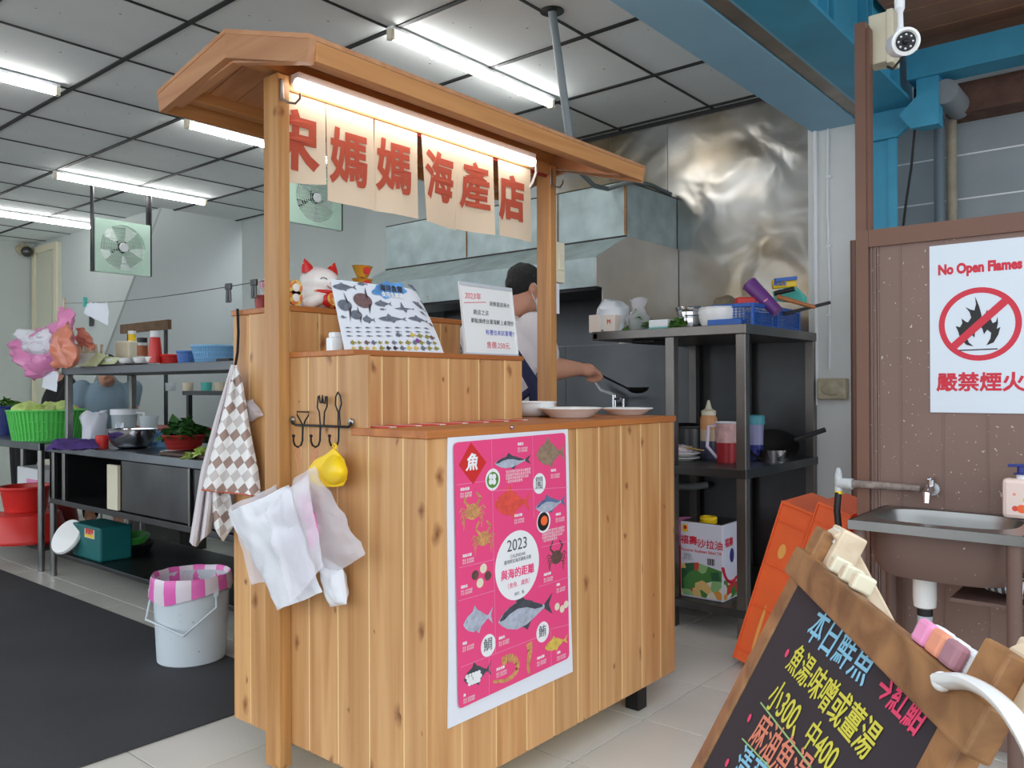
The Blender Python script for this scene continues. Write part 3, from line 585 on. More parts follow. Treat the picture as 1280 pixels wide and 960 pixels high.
# eel, shrimp
for nm, pts, w0, mt in (('eel_print', [(550, 340), (600, 305), (650, 300), (685, 340), (690, 400), (650, 460), (580, 505), (470, 512)], .013, 'crab_tan'), ('shrimp_print', [(790, 165), (800, 230), (790, 300), (780, 370), (790, 440)], .013, 'crab_tan')):
    pp = [c7(*p) for p in pts]; mb = MB()
    for i in range(len(pp)-1):
        d = (pp[i+1]-pp[i]).normalized(); nn = d.cross(Y_); wa, wb_ = w0*(1-.8*i/len(pp)), w0*(1-.8*(i+1)/len(pp))
        mb.poly([pp[i]+nn*wa-Y_*.0006, pp[i+1]+nn*wb_-Y_*.0006, pp[i+1]-nn*wb_-Y_*.0006, pp[i]-nn*wa-Y_*.0006])
    mb.build(nm, mt, cal)
MB().poly([c5(275, 237, .0006), c5(412, 410, .0006), c5(295, 607, .0006), c5(168, 437, .0006)]).build('red_diamond', 'red', cal)
text('魚', .045, c5(283, 420, .0012), X_, Z_, 'white', cal, bold=.03, shear=.2)
disc(c6(690, 400), .0935, .0935, 'white', name='title_oval', n=40)
o_ = .0012; dx = (c6(770, 170)-c6(610, 215)).normalized()
for s, sz, x, y, mt, bo in (('2023', .044, 688, 220, 'fish_dark', .0), ('CALENDAR', .0125, 692, 312, 'fish_dark', 0), ('臺灣限定海洋識魚月曆', .0115, 692, 356, 'fish_dark', 0), ('與海的距離', .0285, 693, 468, 'pink', .02), ('〔食魚．識魚〕', .0165, 702, 566, 'pink', .0), ('食好．魚', .0105, 705, 650, 'fish_dark', 0)):
    text(s, sz, c6(x, y, o_), X_, Z_, mt, cal, bold=bo)
for f_, x, y, r, s in ((c5, 468, 565, .0165, ''), (c5, 882, 600, .0165, '闖'), (c5, 920, 940, .018, ''), (c7, 428, 190, .0165, '鯛'), (c7, 912, 70, .0165, '鮪')):
    c = f_(x, y); r *= 1.75; disc(c, r, r, 'white', name='print_disc')
    if s: text(s, .036, f_(x, y, .0012), X_, Z_, 'fish_dark', cal)
disc(c5(468, 568, .0008), .023, .021, 'leaf', name='print_disc')
for k in range(4): disc(c5(450+30*(k % 2), 540+45*(k//2), .0012), .008, .008, 'white', name='print_disc', n=10)
disc(c5(918, 938, .0008), .026, .026, 'black', name='print_disc'); disc(c5(925, 930, .0012), .016, .014, 'orange_plastic', name='print_disc', n=10)
for f_, x, y, n_ in ((c5, 690, 252, 3), (c5, 985, 487, 3), (c5, 180, 657, 4), (c5, 660, 890, 4), (c5, 1028, 878, 3), (c6, 200, 325, 4), (c6, 185, 602, 3), (c6, 922, 490, 4), (c6, 1035, 580, 2), (c7, 200, 180, 2), (c7, 522, 132, 3), (c7, 500, 410, 4), (c7, 862, 310, 4), (c7, 1040, 260, 2), (c7, 208, 640, 1)):
    text('海魚名錄'[:n_], .0085, f_(x, y, .0006), X_, Z_, 'white', cal, align='LEFT', bold=.03); text('學名 海洋魚類\n別名 食用海魚', .0068, f_(x, y+52, .0006), X_, Z_, 'white', cal, align='LEFT')
for f_, x, y in ((c5, 585, 545), (c6, 908, 150)): text('海洋魚類的美味與永續選擇\n認識當季漁獲友善海洋環境\n從產地到餐桌都有好滋味\n一起吃魚識魚愛海', .0088, f_(x, y, .0006), X_, Z_, 'white', cal, align='LEFT')
ln = MB()
for f0, a, f1, c in ((c5, (458, 210), c7, (495, 262)), (c5, (822, 180), c5, (835, 900)), (c5, (150, 612), c5, (400, 580)), (c5, (450, 665), c5, (1135, 635)), (c6, (170, 425), c6, (480, 352)), (c6, (165, 720), c6, (490, 625)), (c6, (900, 243), c6, (1150, 185)), (c6, (875, 595), c6, (1150, 505)), (c7, (185, 385), c7, (860, 120)), (c7, (985, 45), c7, (1145, 5)), (c7, (437, 285), c7, (437, 640)), (c7, (985, 60), c7, (990, 380))):
    p, r = f0(*a, .0005), f1(*c, .0005); d = (r-p).normalized(); nn = d.cross(Y_)*.0006; ln.poly([p+nn, r+nn, r-nn, p-nn])
ln.build('grid_print', 'pink_soft', cal)
MB().lathe(P(640, 534, y=CY-.006), [(.006, 0), (.004, .006), (0, .007)], 10, (0, -1, 0)).build('hanging_pin', 'chrome', cal, True)
# ================================================================== GENERIC VESSELS
def S(p, px): return px*((Vector(p)-Vector((0, 0, H))).dot(FWD))/FPX
def ring(c, r, t, n=28, sx=1, sy=1): c = Vector(c); return MB().tube([c+X_*r*sx*math.cos(2*math.pi*k/n)+Y_*r*sy*math.sin(2*math.pi*k/n) for k in range(n)], t, 6, closed=True)
def bowl(name, label, cat, c, r, h, mat, rb=None, rim=None, group=None, t=.004, foot=0, sx=1, sy=1):
    c = Vector(c); rb = rb or r*.5; o = thing(name, label, cat, c, group)
    pr = [(rb*.98, 0)]+[(rb+(r-rb)*math.sin(math.pi/2*k/6), h*(1-math.cos(math.pi/2*k/6))) for k in range(1, 7)]
    inner = [(max(a-t, .001), max(z, t*1.5)) for a, z in pr[::-1]]+[(0.0005, t*1.5)]
    MB().lathe(c, pr+inner, 28, sx=sx, sy=sy).build('bowl', mat, o, True)
    ring(c+Z_*h, r, t*.8, sx=sx, sy=sy).build('rim', rim or mat, o, True); return o
def basket(name, label, c, r, h, mat, rb=None, n=26, group=None, sx=1, sy=1):
    c = Vector(c); rb = rb or r*.85; o = thing(name, label, 'basket', c, group)
    MB().lathe(c, [(rb, 0), (rb, .004), (0.0005, .004)], n, sx=sx, sy=sy).build('base', mat, o)
    mb = MB()
    for k in range(n*2):
        a = math.pi*k/n; d = Vector((math.cos(a)*sx, math.sin(a)*sy, 0)); mb.bar(c+d*rb+Z_*.002, c+d*r+Z_*h, S(c, 1.6), .003, d)
    rb_ = mb.build('side_bars', mat, o); rb_['kind'] = 'stuff'
    for f in (.3, .62): ring(c+Z_*h*f, rb+(r-rb)*f, .003, sx=sx, sy=sy).build('hoop', mat, o, True)
    ring(c+Z_*h, r, .007, sx=sx, sy=sy).build('rim', mat, o, True)
    MB().lathe(c+Z_*.002, [(rb*.97, .002), (r*.97, h*.97)], n, sx=sx, sy=sy).build('side_wall', mat, o, True); return o
def leaves(name, label, cat, c, r, h, mat, n=60, size=.05, seed=1, sx=1, sy=1):
    rd = random.Random(seed); mb = MB(); c = Vector(c)
    for k in range(n):
        a, rr = rd.uniform(0, 6.28), r*math.sqrt(rd.random()); p = c+Vector((math.cos(a)*rr*sx, math.sin(a)*rr*sy, h*rd.random()*(1-(rr/r)**2*.6)))
        d = Vector((rd.uniform(-1, 1), rd.uniform(-1, 1), rd.uniform(-.1, .8))).normalized(); sd = d.cross(Vector((rd.random(), rd.random(), 1))).normalized(); up = sd.cross(d)
        l = size*rd.uniform(.7, 1.3); w_ = l*.4
        mb.add([p, p+d*l*.5+sd*w_-up*.1*l, p+d*l*.5+up*.12*l, p+d*l*.5-sd*w_-up*.1*l, p+d*l-up*.2*l], [(0, 1, 2), (0, 2, 3), (1, 4, 2), (2, 4, 3)])
    o = mb.build(name, mat, smooth=False); o['kind'] = 'stuff'; o['label'] = label; o['category'] = cat; return o
def plate(name, label, c, r, h, group=None):
    c = Vector(c); o = thing(name, label, 'plate', c, group)
    MB().lathe(c, [(r*.62, 0), (r*.66, .003), (r*.9, h*.8), (r, h), (r, h+.004), (r*.9, h*.8+.006), (r*.64, .008), (.0005, .008)], 36).build('dish', 'white_gloss', o, True)
    ring(c+Z_*(h+.002), r, .0025, 36).build('rim', 'white_gloss', o, True); return o
def bottle(name, label, c, prof, mat, cap_prof=None, capmat='white', cat='bottle'):
    c = Vector(c); o = thing(name, label, cat, c); MB().lathe(c, prof, 20, cap=True).build('body', mat, o, True)
    if cap_prof: MB().lathe(c, cap_prof, 16, cap=True).build('cap', capmat, o, True)
    return o
def towardcam(p): d = Vector((0, 0, H))-Vector(p); d.z = 0; return d.normalized()

# ================================================================== THINGS ON THE STALL
# plates and bowl on the counter
for i, (px, py, r, h, lb) in enumerate([(713, 520, .128, .03, 'large white plate at the middle of the stall counter'), (784, 517, .105, .022, 'white plate nearest the right end of the stall counter')]):
    p = P(px, py, z=.997); c = P(px, py, y=1.62 if i == 0 else 1.60); c.z = .9955; plate('plate', lb, c, S(c, (752-673)/2 if i == 0 else (815-752)/2), h, 'white plates on the counter')
c = P(655, 517, y=1.80); c.z = .9955; c.x += .045; bowl('serving_bowl', 'white bowl on the counter beside the stepped box', 'bowl', c, .085, .05, 'white_gloss', rb=.05)
a, c = P(531, 541, z=.9965), P(634, 526, z=.9965)
tag(MB().box(a.x+.1, 1.99, 1.60, 1.69, .9955, .9975).build('red_leaflet', stripes('leaflet', (214, 62, 62), (238, 222, 222), 11, 0, .25)), 'flat red printed leaflet lying on the counter ledge', 'leaflet')
# lucky cat
cb_ = P(400, 384, y=2.07); cb_.z = 1.336; k = .078
pbr('cat_white', (240, 236, 232), .25, coat=.4); pbr('cat_red', (206, 38, 40), .35, speck=((228, 178, 70), 60, .62)); pbr('gold_red', (222, 120, 60), .4, speck=((232, 196, 96), 70, .5))
ct = thing('lucky_cat', 'white ceramic beckoning cat with red ears and bib', 'figurine', cb_)
hd = cb_+Z_*.085
blob('body', MB().ell(cb_+Z_*.038, (.075, .055, .045)).ell(hd, (.066, .056, .05)).cap(hd+Vector((.075, -.01, -.06)), .024, hd+Vector((.075, -.012, -.02)), .022).cap(cb_+Vector((-.06, -.03, .02)), .022, cb_+Vector((-.04, -.04, .03)), .02), 'cat_white', ct, .005, 4)
for sg in (-1, 1): MB().lathe(hd+Vector((sg*.044, 0, .032)), [(.024, 0), (.017, .018), (.0006, .04)], 12, (sg*.35, 0, 1), sy=.6).build('ear', 'cat_red', ct, True)
MB().lathe(cb_+Z_*.052, [(.06, -.006), (.066, 0), (.06, .008)], 24, sy=.85).build('collar', 'cat_red', ct, True)
MB().ell(cb_+Vector((.012, -.05, .028)), (.045, .014, .024)).build('bib', 'cat_red', ct, True)
MB().lathe(cb_+Vector((.0, -.062, .03)), [(.02, 0), (.02, .004), (.0005, .004)], 16, (0, -1, .2)).build('coin', 'gold_red', ct)
for sg in (-1, 1): MB().tube(arc(hd+Vector((sg*.026, -.054, .004)), X_*.012, Z_*.006, .2, 2.94, 6), .0013, 5).build('eye', 'black', ct)
MB().tube(arc(hd+Vector((0, -.058, -.012)), X_*.016, Z_*.009, 3.3, 6.1, 6), .0014, 5).build('mouth', 'dark_red', ct); MB().ell(hd+Vector((0, -.057, -.004)), .0035, 8, 6).build('nose', 'pink', ct)
# pair of round tokens held by the cat on the left
for i, (py, lb) in enumerate(((372, 'lower round red and gold charm beside the lucky cat'), (350, 'upper round red and gold charm beside the lucky cat'))):
    c = P(369, py-6, y=2.0); o = thing('charm', lb, 'charm', (c.x, c.y, 1.336 if i == 0 else 1.364)); z0 = 1.36+.029*i
    MB().lathe((c.x, c.y, z0), [(.023, -.004), (.024, 0), (.023, .004), (.0005, .004)], 20, (0, -1, 0)).build('disc', 'gold_red', o, True); MB().lathe((c.x, c.y-.005, z0), [(.012, 0), (.0005, .002)], 14, (0, -1, 0)).build('centre', 'cat_white', o)
# gold ingots in a stack
for i in range(4):
    c = P(453, 345, y=2.12); z0 = 1.336+.0425*i
    o = thing('gold_ingot', ['bottom gold ingot ornament of the stack behind the fish poster', 'second gold ingot ornament from the bottom of the stack', 'third gold ingot ornament from the bottom, just above fish poster', 'topmost gold ingot ornament of the stack beside the lucky cat'][i], 'ornament', (c.x, c.y, z0), 'stacked gold ingots')
    MB().lathe((c.x, c.y, z0), [(.02, 0), (.026, .012), (.036, .034), (.039, .037), (.034, .037), (.024, .03), (.0005, .03)], 20, sy=.75).build('ingot', 'gold', o, True)
    MB().ell((c.x, c.y, z0+.03), (.02, .015, .0125)).build('dome', 'gold', o, True); MB().lathe((c.x-.003, c.y-.0255, z0+.02), [(.012, 0), (.012, .004), (.0005, .004)], 14, (-.1, -1, -.2)).build('seal', 'red', o)
# dark pot behind the left post, small white carton by the poster
c = P(328, 382, y=2.15); c.z = 1.336; o = thing('incense_pot', 'small dark red pot with pink flowers on the stall top', 'pot', c); MB().lathe(c, [(.02, 0), (.024, .04), (.02, .04), (.0005, .03)], 14).build('pot', 'dark_red', o, True)
for i in range(5): MB().tube([c+Z_*.035, c+Vector((.004*i-.008, .006*(i % 2), .06)), c+Vector((.008*i-.016, .008*(i % 3), .075+.004*i))], [.001, .001, .006], 6).build('flower', 'pink_soft' if i % 2 else 'white', o)
c = P(418, 436, y=1.80); c.z = T2; tag(MB().box(c.x-.02, c.x+.02, c.y-.012, c.y+.012, T2, 1.235).box(c.x-.012, c.x+.02, c.y-.012, c.y+.012, 1.235, 1.25).build('small_carton', 'white', bevel=.004), 'small white carton standing left of the fish poster', 'carton')

# fish identification poster leaning in the tray
def raypl(u, v, p0, n):
    d = RGT*((u-640)/FPX)+DWN*((v-480)/FPX)+FWD; c0 = Vector((0, 0, H)); return c0+d*((Vector(p0)-c0).dot(n)/d.dot(n))
def panel_quad(tl, tr, br, bl, yb):
    b0, b1 = P(*bl, y=yb), P(*br, y=yb); t0, t1 = P(*tl, x=b0.x), P(*tr, x=b1.x); return t0, t1, b1, b0
t0, t1, b1, b0 = panel_quad((409.4, 349), (541, 350), (556.6, 440), (432.5, 438), 1.745)
ym = (t0.y+t1.y)/2; t0 = Vector((b0.x, ym, t0.z)); t1 = Vector((b1.x, ym, t0.z)); b0.z = b1.z = T2+.001; b1.y = b0.y
fpz = thing('fish_poster', 'white curling poster of painted fish species in the tray', 'poster', (b0+b1)/2)
nn = (t1-t0).cross(b0-t0).normalized(); nn = nn if nn.y < 0 else -nn
curl = lambda u, v: -nn*(.05*max(0, u-.72)**2*9*(1-v)**1.3)-Z_*(.03*max(0, u-.75)**2*14*(1-v)**2)
MB().grid(lambda u, v: t0*(1-u)*(1-v)+t1*u*(1-v)+b1*u*v+b0*(1-u)*v+curl(u, v), 20, 16).build('sheet', 'paper', fpz, True, solid=.002)
zz = lambda x, y, o=0.0: raypl(340+x/5.3333, 300+y/5.3333, t0, nn)+nn*(.002+o)
NN = -nn
def pf(h, t, ht, mat, fin=1.0, tail=1.0): fish(zz(*h), zz(*t), ht, mat, None, o=.0005, parent=fpz, N=NN, fin=fin, tail=tail)
pbr('print_grey', (112, 118, 130), .7, var=.3, vs=90); pbr('print_brown', (120, 92, 92), .7, var=.25, vs=90); pbr('print_blue', (92, 154, 214), .7, var=.4, vs=30); pbr('print_dark', (62, 52, 58), .7); pbr('print_olive', (150, 140, 60), .7); pbr('print_violet', (140, 70, 150), .7)
for h, t, ht, mt, fi in (((400, 312), (560, 318), .30, 'print_grey', 1), ((565, 292), (635, 296), .35, 'print_grey', 1), ((900, 300), (1000, 325), .25, 'print_grey', 1.5), ((680, 425), (795, 428), .34, 'print_grey', 1), ((815, 458), (950, 462), .12, 'print_grey', 9), ((935, 410), (1050, 450), .25, 'print_grey', 1.6), ((705, 525), (895, 530), .2, 'print_grey', 2), ((905, 522), (1050, 535), .2, 'print_grey', 1.8), ((600, 528), (685, 535), .55, 'print_grey', 1.2), ((455, 512), (495, 518), .5, 'print_grey', 1), ((715, 462), (760, 465), .3, 'print_grey', 1), ((990, 470), (1045, 490), .3, 'print_grey', 1), ((1000, 375), (1050, 390), .3, 'print_grey', 2), ((1055, 540), (1100, 555), .4, 'print_brown', 1)): pf(h, t, ht, mt, fi)
for h, t, f1, f2, mt in (((540, 395), (665, 415), (615, 315), (650, 495), 'print_brown'), ((435, 432), (530, 440), (472, 345), (520, 550), 'print_grey'), ((520, 498), (598, 503), (565, 440), (590, 560), 'print_grey')):
    a, c = zz(*h), zz(*t); m_ = (a+c)/2; ax = (c-a)/2; up_ = NN.cross(ax); up_ = up_ if up_.z > 0 else -up_
    MB().poly([m_+ax*math.cos(q_)+up_*.66*math.sin(q_)+nn*.0006 for q_ in [i*math.pi/10 for i in range(20)]]).build('sunfish_print', mt, fpz)
    MB().poly([m_+ax*.3+up_*.3+nn*.0008, zz(*f1, .0008), m_+ax*.6+up_*.25+nn*.0008]).build('fin_print', 'print_dark', fpz); MB().poly([m_+ax*.5-up_*.3+nn*.0008, zz(*f2, .0008), m_+ax*.85-up_*.2+nn*.0008]).build('fin_print', 'print_dark', fpz)
MB().poly([zz(780+110*math.cos(a)*(1+.12*math.sin(5*a)), 335+52*math.sin(a)*(1+.18*math.cos(7*a)), .0003) for a in [i*math.pi/16 for i in range(32)]]).build('title_splash', 'print_blue', fpz)
text('海洋魚類', .022, zz(790, 330, .0012), (t1-t0).normalized(), (t0-b0).normalized(), 'print_dark', fpz, bold=.03, shear=.1); text('食用魚圖鑑', .017, zz(800, 372, .0012), (t1-t0).normalized(), (t0-b0).normalized(), 'white', fpz, bold=.03)
rd = random.Random(3)
for row, y in enumerate((585, 612, 640)):
    for k_ in range(9): x = 485+row*4+k_*66; pf((x, y), (x+44, y+2), .22, 'print_grey')
for row, y in enumerate((685, 722)):
    for k_ in range(13):
        x = 520+row*8+k_*46; mt = rd.choice(['print_dark', 'print_olive', 'print_brown', 'print_grey', 'print_olive', 'fish_yellow']); s_ = rd.choice((30, 36, 40)); pf((x, y), (x+s_, y), .75, mt)
for x, y, mt in ((935, 635, 'fish_yellow'), (985, 640, 'print_olive'), (1035, 645, 'print_olive'), (1070, 648, 'print_brown'), (970, 672, 'print_violet'), (840, 633, 'print_grey')): pf((x-18, y), (x+22, y), .7, mt)
x_d, y_d, w_d, h_d = (t1-t0).normalized(), (t0-b0).normalized(), (t1-t0).length, (t0-b0).length
for ch_ in fpz.children:
    if ch_.name.split('.')[0] == 'sheet': continue
    for v_ in ch_.data.vertices: q_ = v_.co+W[fpz]; v_.co += curl((q_-t0).dot(x_d)/w_d, min(1, max(0, 1-(q_-b0).dot(y_d)/h_d)))
# whiteboard price notice
t0, t1, b1, b0 = panel_quad((573.5, 351.5), (646.7, 362), (655, 442), (583, 440), 1.735)
t0.y = t1.y = (t0.y+t1.y)/2; t0.x = b0.x; t1.x = b1.x = min(b1.x, X2+.025); t1.z = t0.z; b0.z = b1.z = 1.2; b1.y = b0.y
wbz = thing('whiteboard_notice', 'handwritten white menu notice leaning in the tray by the cook', 'notice', (b0+b1)/2)
nn = (t1-t0).cross(b0-t0).normalized(); nn = nn if nn.y < 0 else -nn; xd, yd = (t1-t0).normalized(), (t0-b0).normalized(); Wd, Hd = (t1-t0).length, (t0-b0).length
MB().obox((t0+b1)/2-nn*.003, xd, yd, nn, Wd/2, Hd/2, .003).build('board', 'white_gloss', wbz)
bq = lambda u, v, o=.0006: b0+xd*Wd*u+yd*Hd*(1-v)+nn*o
for u, v, hw, hh in ((.5, .025, .5, .025), (.5, .985, .5, .015)): MB().obox(bq(u, v, .001), xd, yd, nn, Wd*hw, Hd*hh, .002).build('frame_edge', pbr('grey_plastic', (196, 200, 206), .4), wbz)
for u in (.008, .992): MB().obox(bq(u, .5, .001), xd, yd, nn, Wd*.008, Hd*.46, .0018).build('frame_edge', 'white', wbz)
pbr('ink_red', (226, 96, 110), .6); pbr('ink_blue', (70, 78, 190), .6); pbr('ink_black', (44, 44, 50), .6)
for s, sz, u, v, mt in (('2023年', .032, .22, .19, 'ink_red'), ('新鮮直送海大', .021, .72, .27, 'ink_black'), ('新店之法', .023, .34, .41, 'ink_black'), ('單點燒烤台灣海鮮上桌現炒', .022, .55, .53, 'ink_black'), ('有禮也來試看喔!!', .024, .67, .68, 'ink_blue'), ('售價:250元.', .030, .62, .86, 'ink_red')): text(s, sz*.80, bq(u, v, .0012), xd, yd, mt, wbz, shear=.15)
MB().tube([bq(.05, .29), bq(.25, .27), bq(.46, .25)], .0012, 4).build('underline', 'ink_red', wbz)

# wire utensil hook rack on the left face
HX = KX0-.004
hp = lambda x, y, o=.008: P(220+x/5.3333, 440+y/5.3333, x=HX-o)
hr = thing('hook_rack', 'black wire hook rail shaped like kitchen utensils on stall side', 'hook rail', hp(970, 500))
MB().tube([hp(775, 455, 0), hp(775, 475), hp(800, 487), hp(970, 493), hp(1150, 500), hp(1168, 485), hp(1166, 465, 0)], .0035, 8).build('rail', 'black_metal', hr, True)
for x, y in ((775, 452), (1165, 470)): MB().lathe(hp(x, y, 0), [(.011, 0), (.009, .003), (.0005, .005)], 12, (-1, 0, 0)).build('screw', 'steel', hr, True)
MB().tube([hp(845, 488), hp(825, 450), hp(808, 420), hp(808, 398), hp(885, 400), hp(882, 425), hp(862, 455), hp(850, 488)], .0022, 6).build('spatula_shape', 'black_metal', hr, True)
MB().tube([hp(962, 490), hp(955, 400), hp(942, 370), hp(948, 295), hp(956, 290), hp(960, 340), hp(970, 340), hp(976, 290), hp(982, 340), hp(992, 345), hp(998, 295), hp(1007, 295), hp(1006, 365), hp(990, 400), hp(985, 490)], .0022, 6).build('fork_shape', 'black_metal', hr, True)
MB().tube([hp(1080, 490), hp(1080, 400), hp(1062, 350), hp(1066, 295), hp(1080, 268), hp(1096, 295), hp(1103, 345), hp(1088, 395), hp(1095, 490)], .0022, 6).build('spoon_shape', 'black_metal', hr, True)
for x in (845, 962, 1085): MB().tube([hp(x, 488), hp(x-2, 590), hp(x-12, 622, .014), hp(x-32, 635, .022), hp(x-52, 622, .03), hp(x-62, 595, .034), hp(x-62, 562, .034)], .0028, 8).build('hook', 'black_metal', hr, True); MB().ell(hp(x-62, 560, .034), .0048, 8, 6).build('hook_tip', 'black_metal', hr, True)
# yellow scoop
ys = thing('plastic_scoop', 'bright yellow plastic scoop hanging from the wire hook rail', 'scoop', hp(1040, 760, .03))
yo = [(1060, 640), (1010, 680), (940, 715), (905, 760), (895, 820), (915, 870), (970, 897), (1060, 900), (1120, 893), (1143, 850), (1148, 790), (1125, 715), (1085, 665)]
MB().prism([hp(*p, .03) for p in yo], (-.008, 0, 0)).build('rim', 'yellow_plastic', ys, bevel=.003)
MB().grid(lambda u, v: hp(1055+(90*math.cos(v*6.2832))*u, 800+(88*math.sin(v*6.2832)-30*max(0, -math.sin(v*6.2832))**3)*u, .038+.03*(1-u**2.5)), 6, 24).build('bowl', 'yellow_plastic', ys, True)
MB().tube([hp(1060, 640, .034), hp(1045, 625, .03), hp(1052, 610, .03), hp(1068, 622, .034), hp(1066, 645, .034)], .003, 6).build('loop', 'yellow_plastic', ys, True)
# plastic bags hanging from the rail
bz = lambda x, y, o: P(220+x/4.923, 580+y/4.923, x=HX-o)
def hang(name, label, q, o, th, amp, mat, seed, ns=9, **k):
    return tag(pillow([bz(x, y, o+d) for x, y, d in q], th, amp, ns, 16, 16, seed, **k).build(name, mat, smooth=True, ang=35), label, 'plastic bag')
hang('clear_bag', 'thin clear plastic bag at the very back of the hanging bundle', [(330, 260, 0), (620, 130, 0), (720, 700, 0), (455, 745, 0)], .052, .004, .006, 'film_clear', 3, edge=.006)
hang('folded_bag', 'rolled white plastic bag sticking out below the clear bags', [(880, 560, 0), (1030, 640, 0), (1060, 860, 0), (950, 880, 0)], .03, .022, .01, 'film_white', 5)
hang('white_bag', 'opaque white plastic bag with creases in the hanging bundle', [(315, 305, 0), (690, 130, 0), (900, 790, 0), (625, 900, 0)], .066, .010, .013, 'film_white', 7, ns=9, edge=.004)
hang('pink_bag', 'pink striped bag showing through the clear plastic', [(725, 200, 0), (800, 190, 0), (870, 400, 0), (850, 560, 0)], .078, .012, .014, 'film_pink', 9, 14)
hang('clear_bag', 'large frosted clear plastic bag hanging right under the scoop', [(700, 90, 0), (850, 10, 0), (1180, 550, 0), (900, 700, 0)], .05, .02, .014, 'film_clear', 11, edge=.006)
hang('clear_bag', 'frosted plastic bag in front of the white one, hiding the pink', [(540, 280, .01), (800, 60, 0), (900, 640, 0), (690, 870, .01)], .095, .008, .012, 'film_clear', 13, 10, edge=.008)
MB().tube([hp(925, 640, .03), hp(915, 700, .03), hp(905, 760, .035)], .0015, 5)
tag(MB().tube([hp(935, 640, .03), hp(915, 690, .032), hp(908, 750, .036), hp(925, 700, .034), hp(942, 645, .03)], .0014, 5).build('string_loop', 'salmon', smooth=True), 'pink string loop holding the bags on the middle hook', 'string')
tag(MB().tube([hp(828, 630, .03), hp(795, 690, .03), hp(820, 790, .034), hp(835, 700, .034), hp(834, 632, .03)], .0012, 5).build('string_loop', 'salmon', smooth=True), 'pink string loop holding the bags on the left hook', 'string')

# towel hanging on a strap at the back corner
tw = thing('hanging_towel', 'brown and white diamond check towel hanging at stall corner', 'towel', P(285, 690, x=1.34))
def poly1(pts, v):
    for (v0, x0), (v1, x1) in zip(pts, pts[1:]):
        if v <= v1: t = (v-v0)/(v1-v0+1e-9); return x0+(x1-x0)*t
    return pts[-1][1]
m, nt, b = nodes('diamond_check'); N, L = nt.nodes.new, nt.links.new
tc = N('ShaderNodeTexCoord'); mp = N('ShaderNodeMapping'); mp.inputs['Rotation'].default_value = (math.radians(45), 0, 0); mp.inputs['Scale'].default_value = (0, 1, 1)
m0 = N('ShaderNodeMapping'); m0.inputs['Scale'].default_value = (0, 1.55, 1.0); L(tc.outputs['Object'], m0.inputs[0]); L(m0.outputs[0], mp.inputs[0])
uvn = N('ShaderNodeUVMap'); sp = N('ShaderNodeSeparateXYZ'); L(uvn.outputs[0], sp.inputs[0])
def mth(op, a, c=None, cv=None):
    q_ = N('ShaderNodeMath'); q_.operation = op; L(a, q_.inputs[0])
    if c is not None: L(c, q_.inputs[1])
    elif cv is not None: q_.inputs[1].default_value = cv
    return q_.outputs[0]
fa = mth('FLOOR', mth('ADD', sp.outputs[0], sp.outputs[1])); fb = mth('FLOOR', mth('SUBTRACT', sp.outputs[0], sp.outputs[1])); row = mth('FLOORED_MODULO', mth('SUBTRACT', fa, fb), cv=4)
rp = N('ShaderNodeValToRGB'); rp.color_ramp.interpolation = 'CONSTANT'; e = rp.color_ramp.elements; e[0].color = lin((160, 134, 124)); e[1].position = .2; e[1].color = lin((236, 234, 232))
for ps, cl in ((.45, (200, 192, 188)), (.7, (236, 234, 232))): x = e.new(ps); x.color = lin(cl)
L(mth('DIVIDE', row, cv=4), rp.inputs[0]); L(rp.outputs[0], b.inputs['Base Color']); b.inputs['Roughness'].default_value = .95; M['diamond_check'] = m
def pix(p): q_ = p-Vector((0, 0, H)); k_ = q_.dot(FWD); return 640+FPX*q_.dot(RGT)/k_, 480+FPX*q_.dot(DWN)/k_
def check_uv(o):                                   # weave coordinates fixed to the cloth
    me = o.data; uv = me.uv_layers.new(name='UVMap')
    for lp in me.loops: a, c = pix(me.vertices[lp.vertex_index].co+W[o]); uv.data[lp.index].uv = ((a+.25*(c-450))/13.5, c/17)
Lp = [(0, 292), (.3, 283), (.55, 272), (.8, 262), (1, 254)]; Rp = [(0, 296), (.15, 303), (.5, 312), (.8, 322), (1, 326)]
def twp(u, v): px = poly1(Lp, v)*(1-u)+poly1(Rp, v)*u; return P(px, 457+(612-457)*v+8*u*v, x=1.35-.018*math.sin(u*9+.6)*v**.6-.03*v*(1-u))
check_uv(MB().grid(twp, 22, 24).build('check_face', 'diamond_check', tw, True, solid=.003))
Ll = [(0, 290), (.3, 270), (.6, 252), (1, 238)]; Rl = [(0, 293), (.4, 281), (.7, 270), (1, 263)]
MB().grid(lambda u, v: P(poly1(Ll, v)*(1-u)+poly1(Rl, v)*u, 456+(684-456)*v-22*abs(u-.25)*v*1.2, x=1.345-.02*math.sin(u*11)*v**.6), 14, 24).build('white_lining', 'shirt_white', tw, True, solid=.003)
check_uv(MB().grid(lambda u, v: P(262+24*u+6*v, 612+(66-40*abs(u-.45))*v, x=1.348-.02*math.sin(u*6)), 10, 10).build('lower_fold', 'diamond_check', tw, True, solid=.003))
MB().tube([twp(u/8, 1)+Vector((-.004, 0, 0)) for u in range(9)], .003, 5).build('hem', pbr('terracotta', (190, 104, 86), .9), tw, True)
MB().tube([P(297, 386, x=1.368), P(297, 388, x=1.368), P(298, 415, x=1.368), P(297, 440, x=1.368), P(294, 458, x=1.36)], .004, 6).build('strap', 'black_cloth', tw, True)
hang('film_scrap', 'small crumpled clear bag tucked behind the towel', [(410, -390, 0), (480, -400, 0), (545, -300, 0), (440, -250, 0)], .004, .012, .012, 'film_clear', 21, 14)

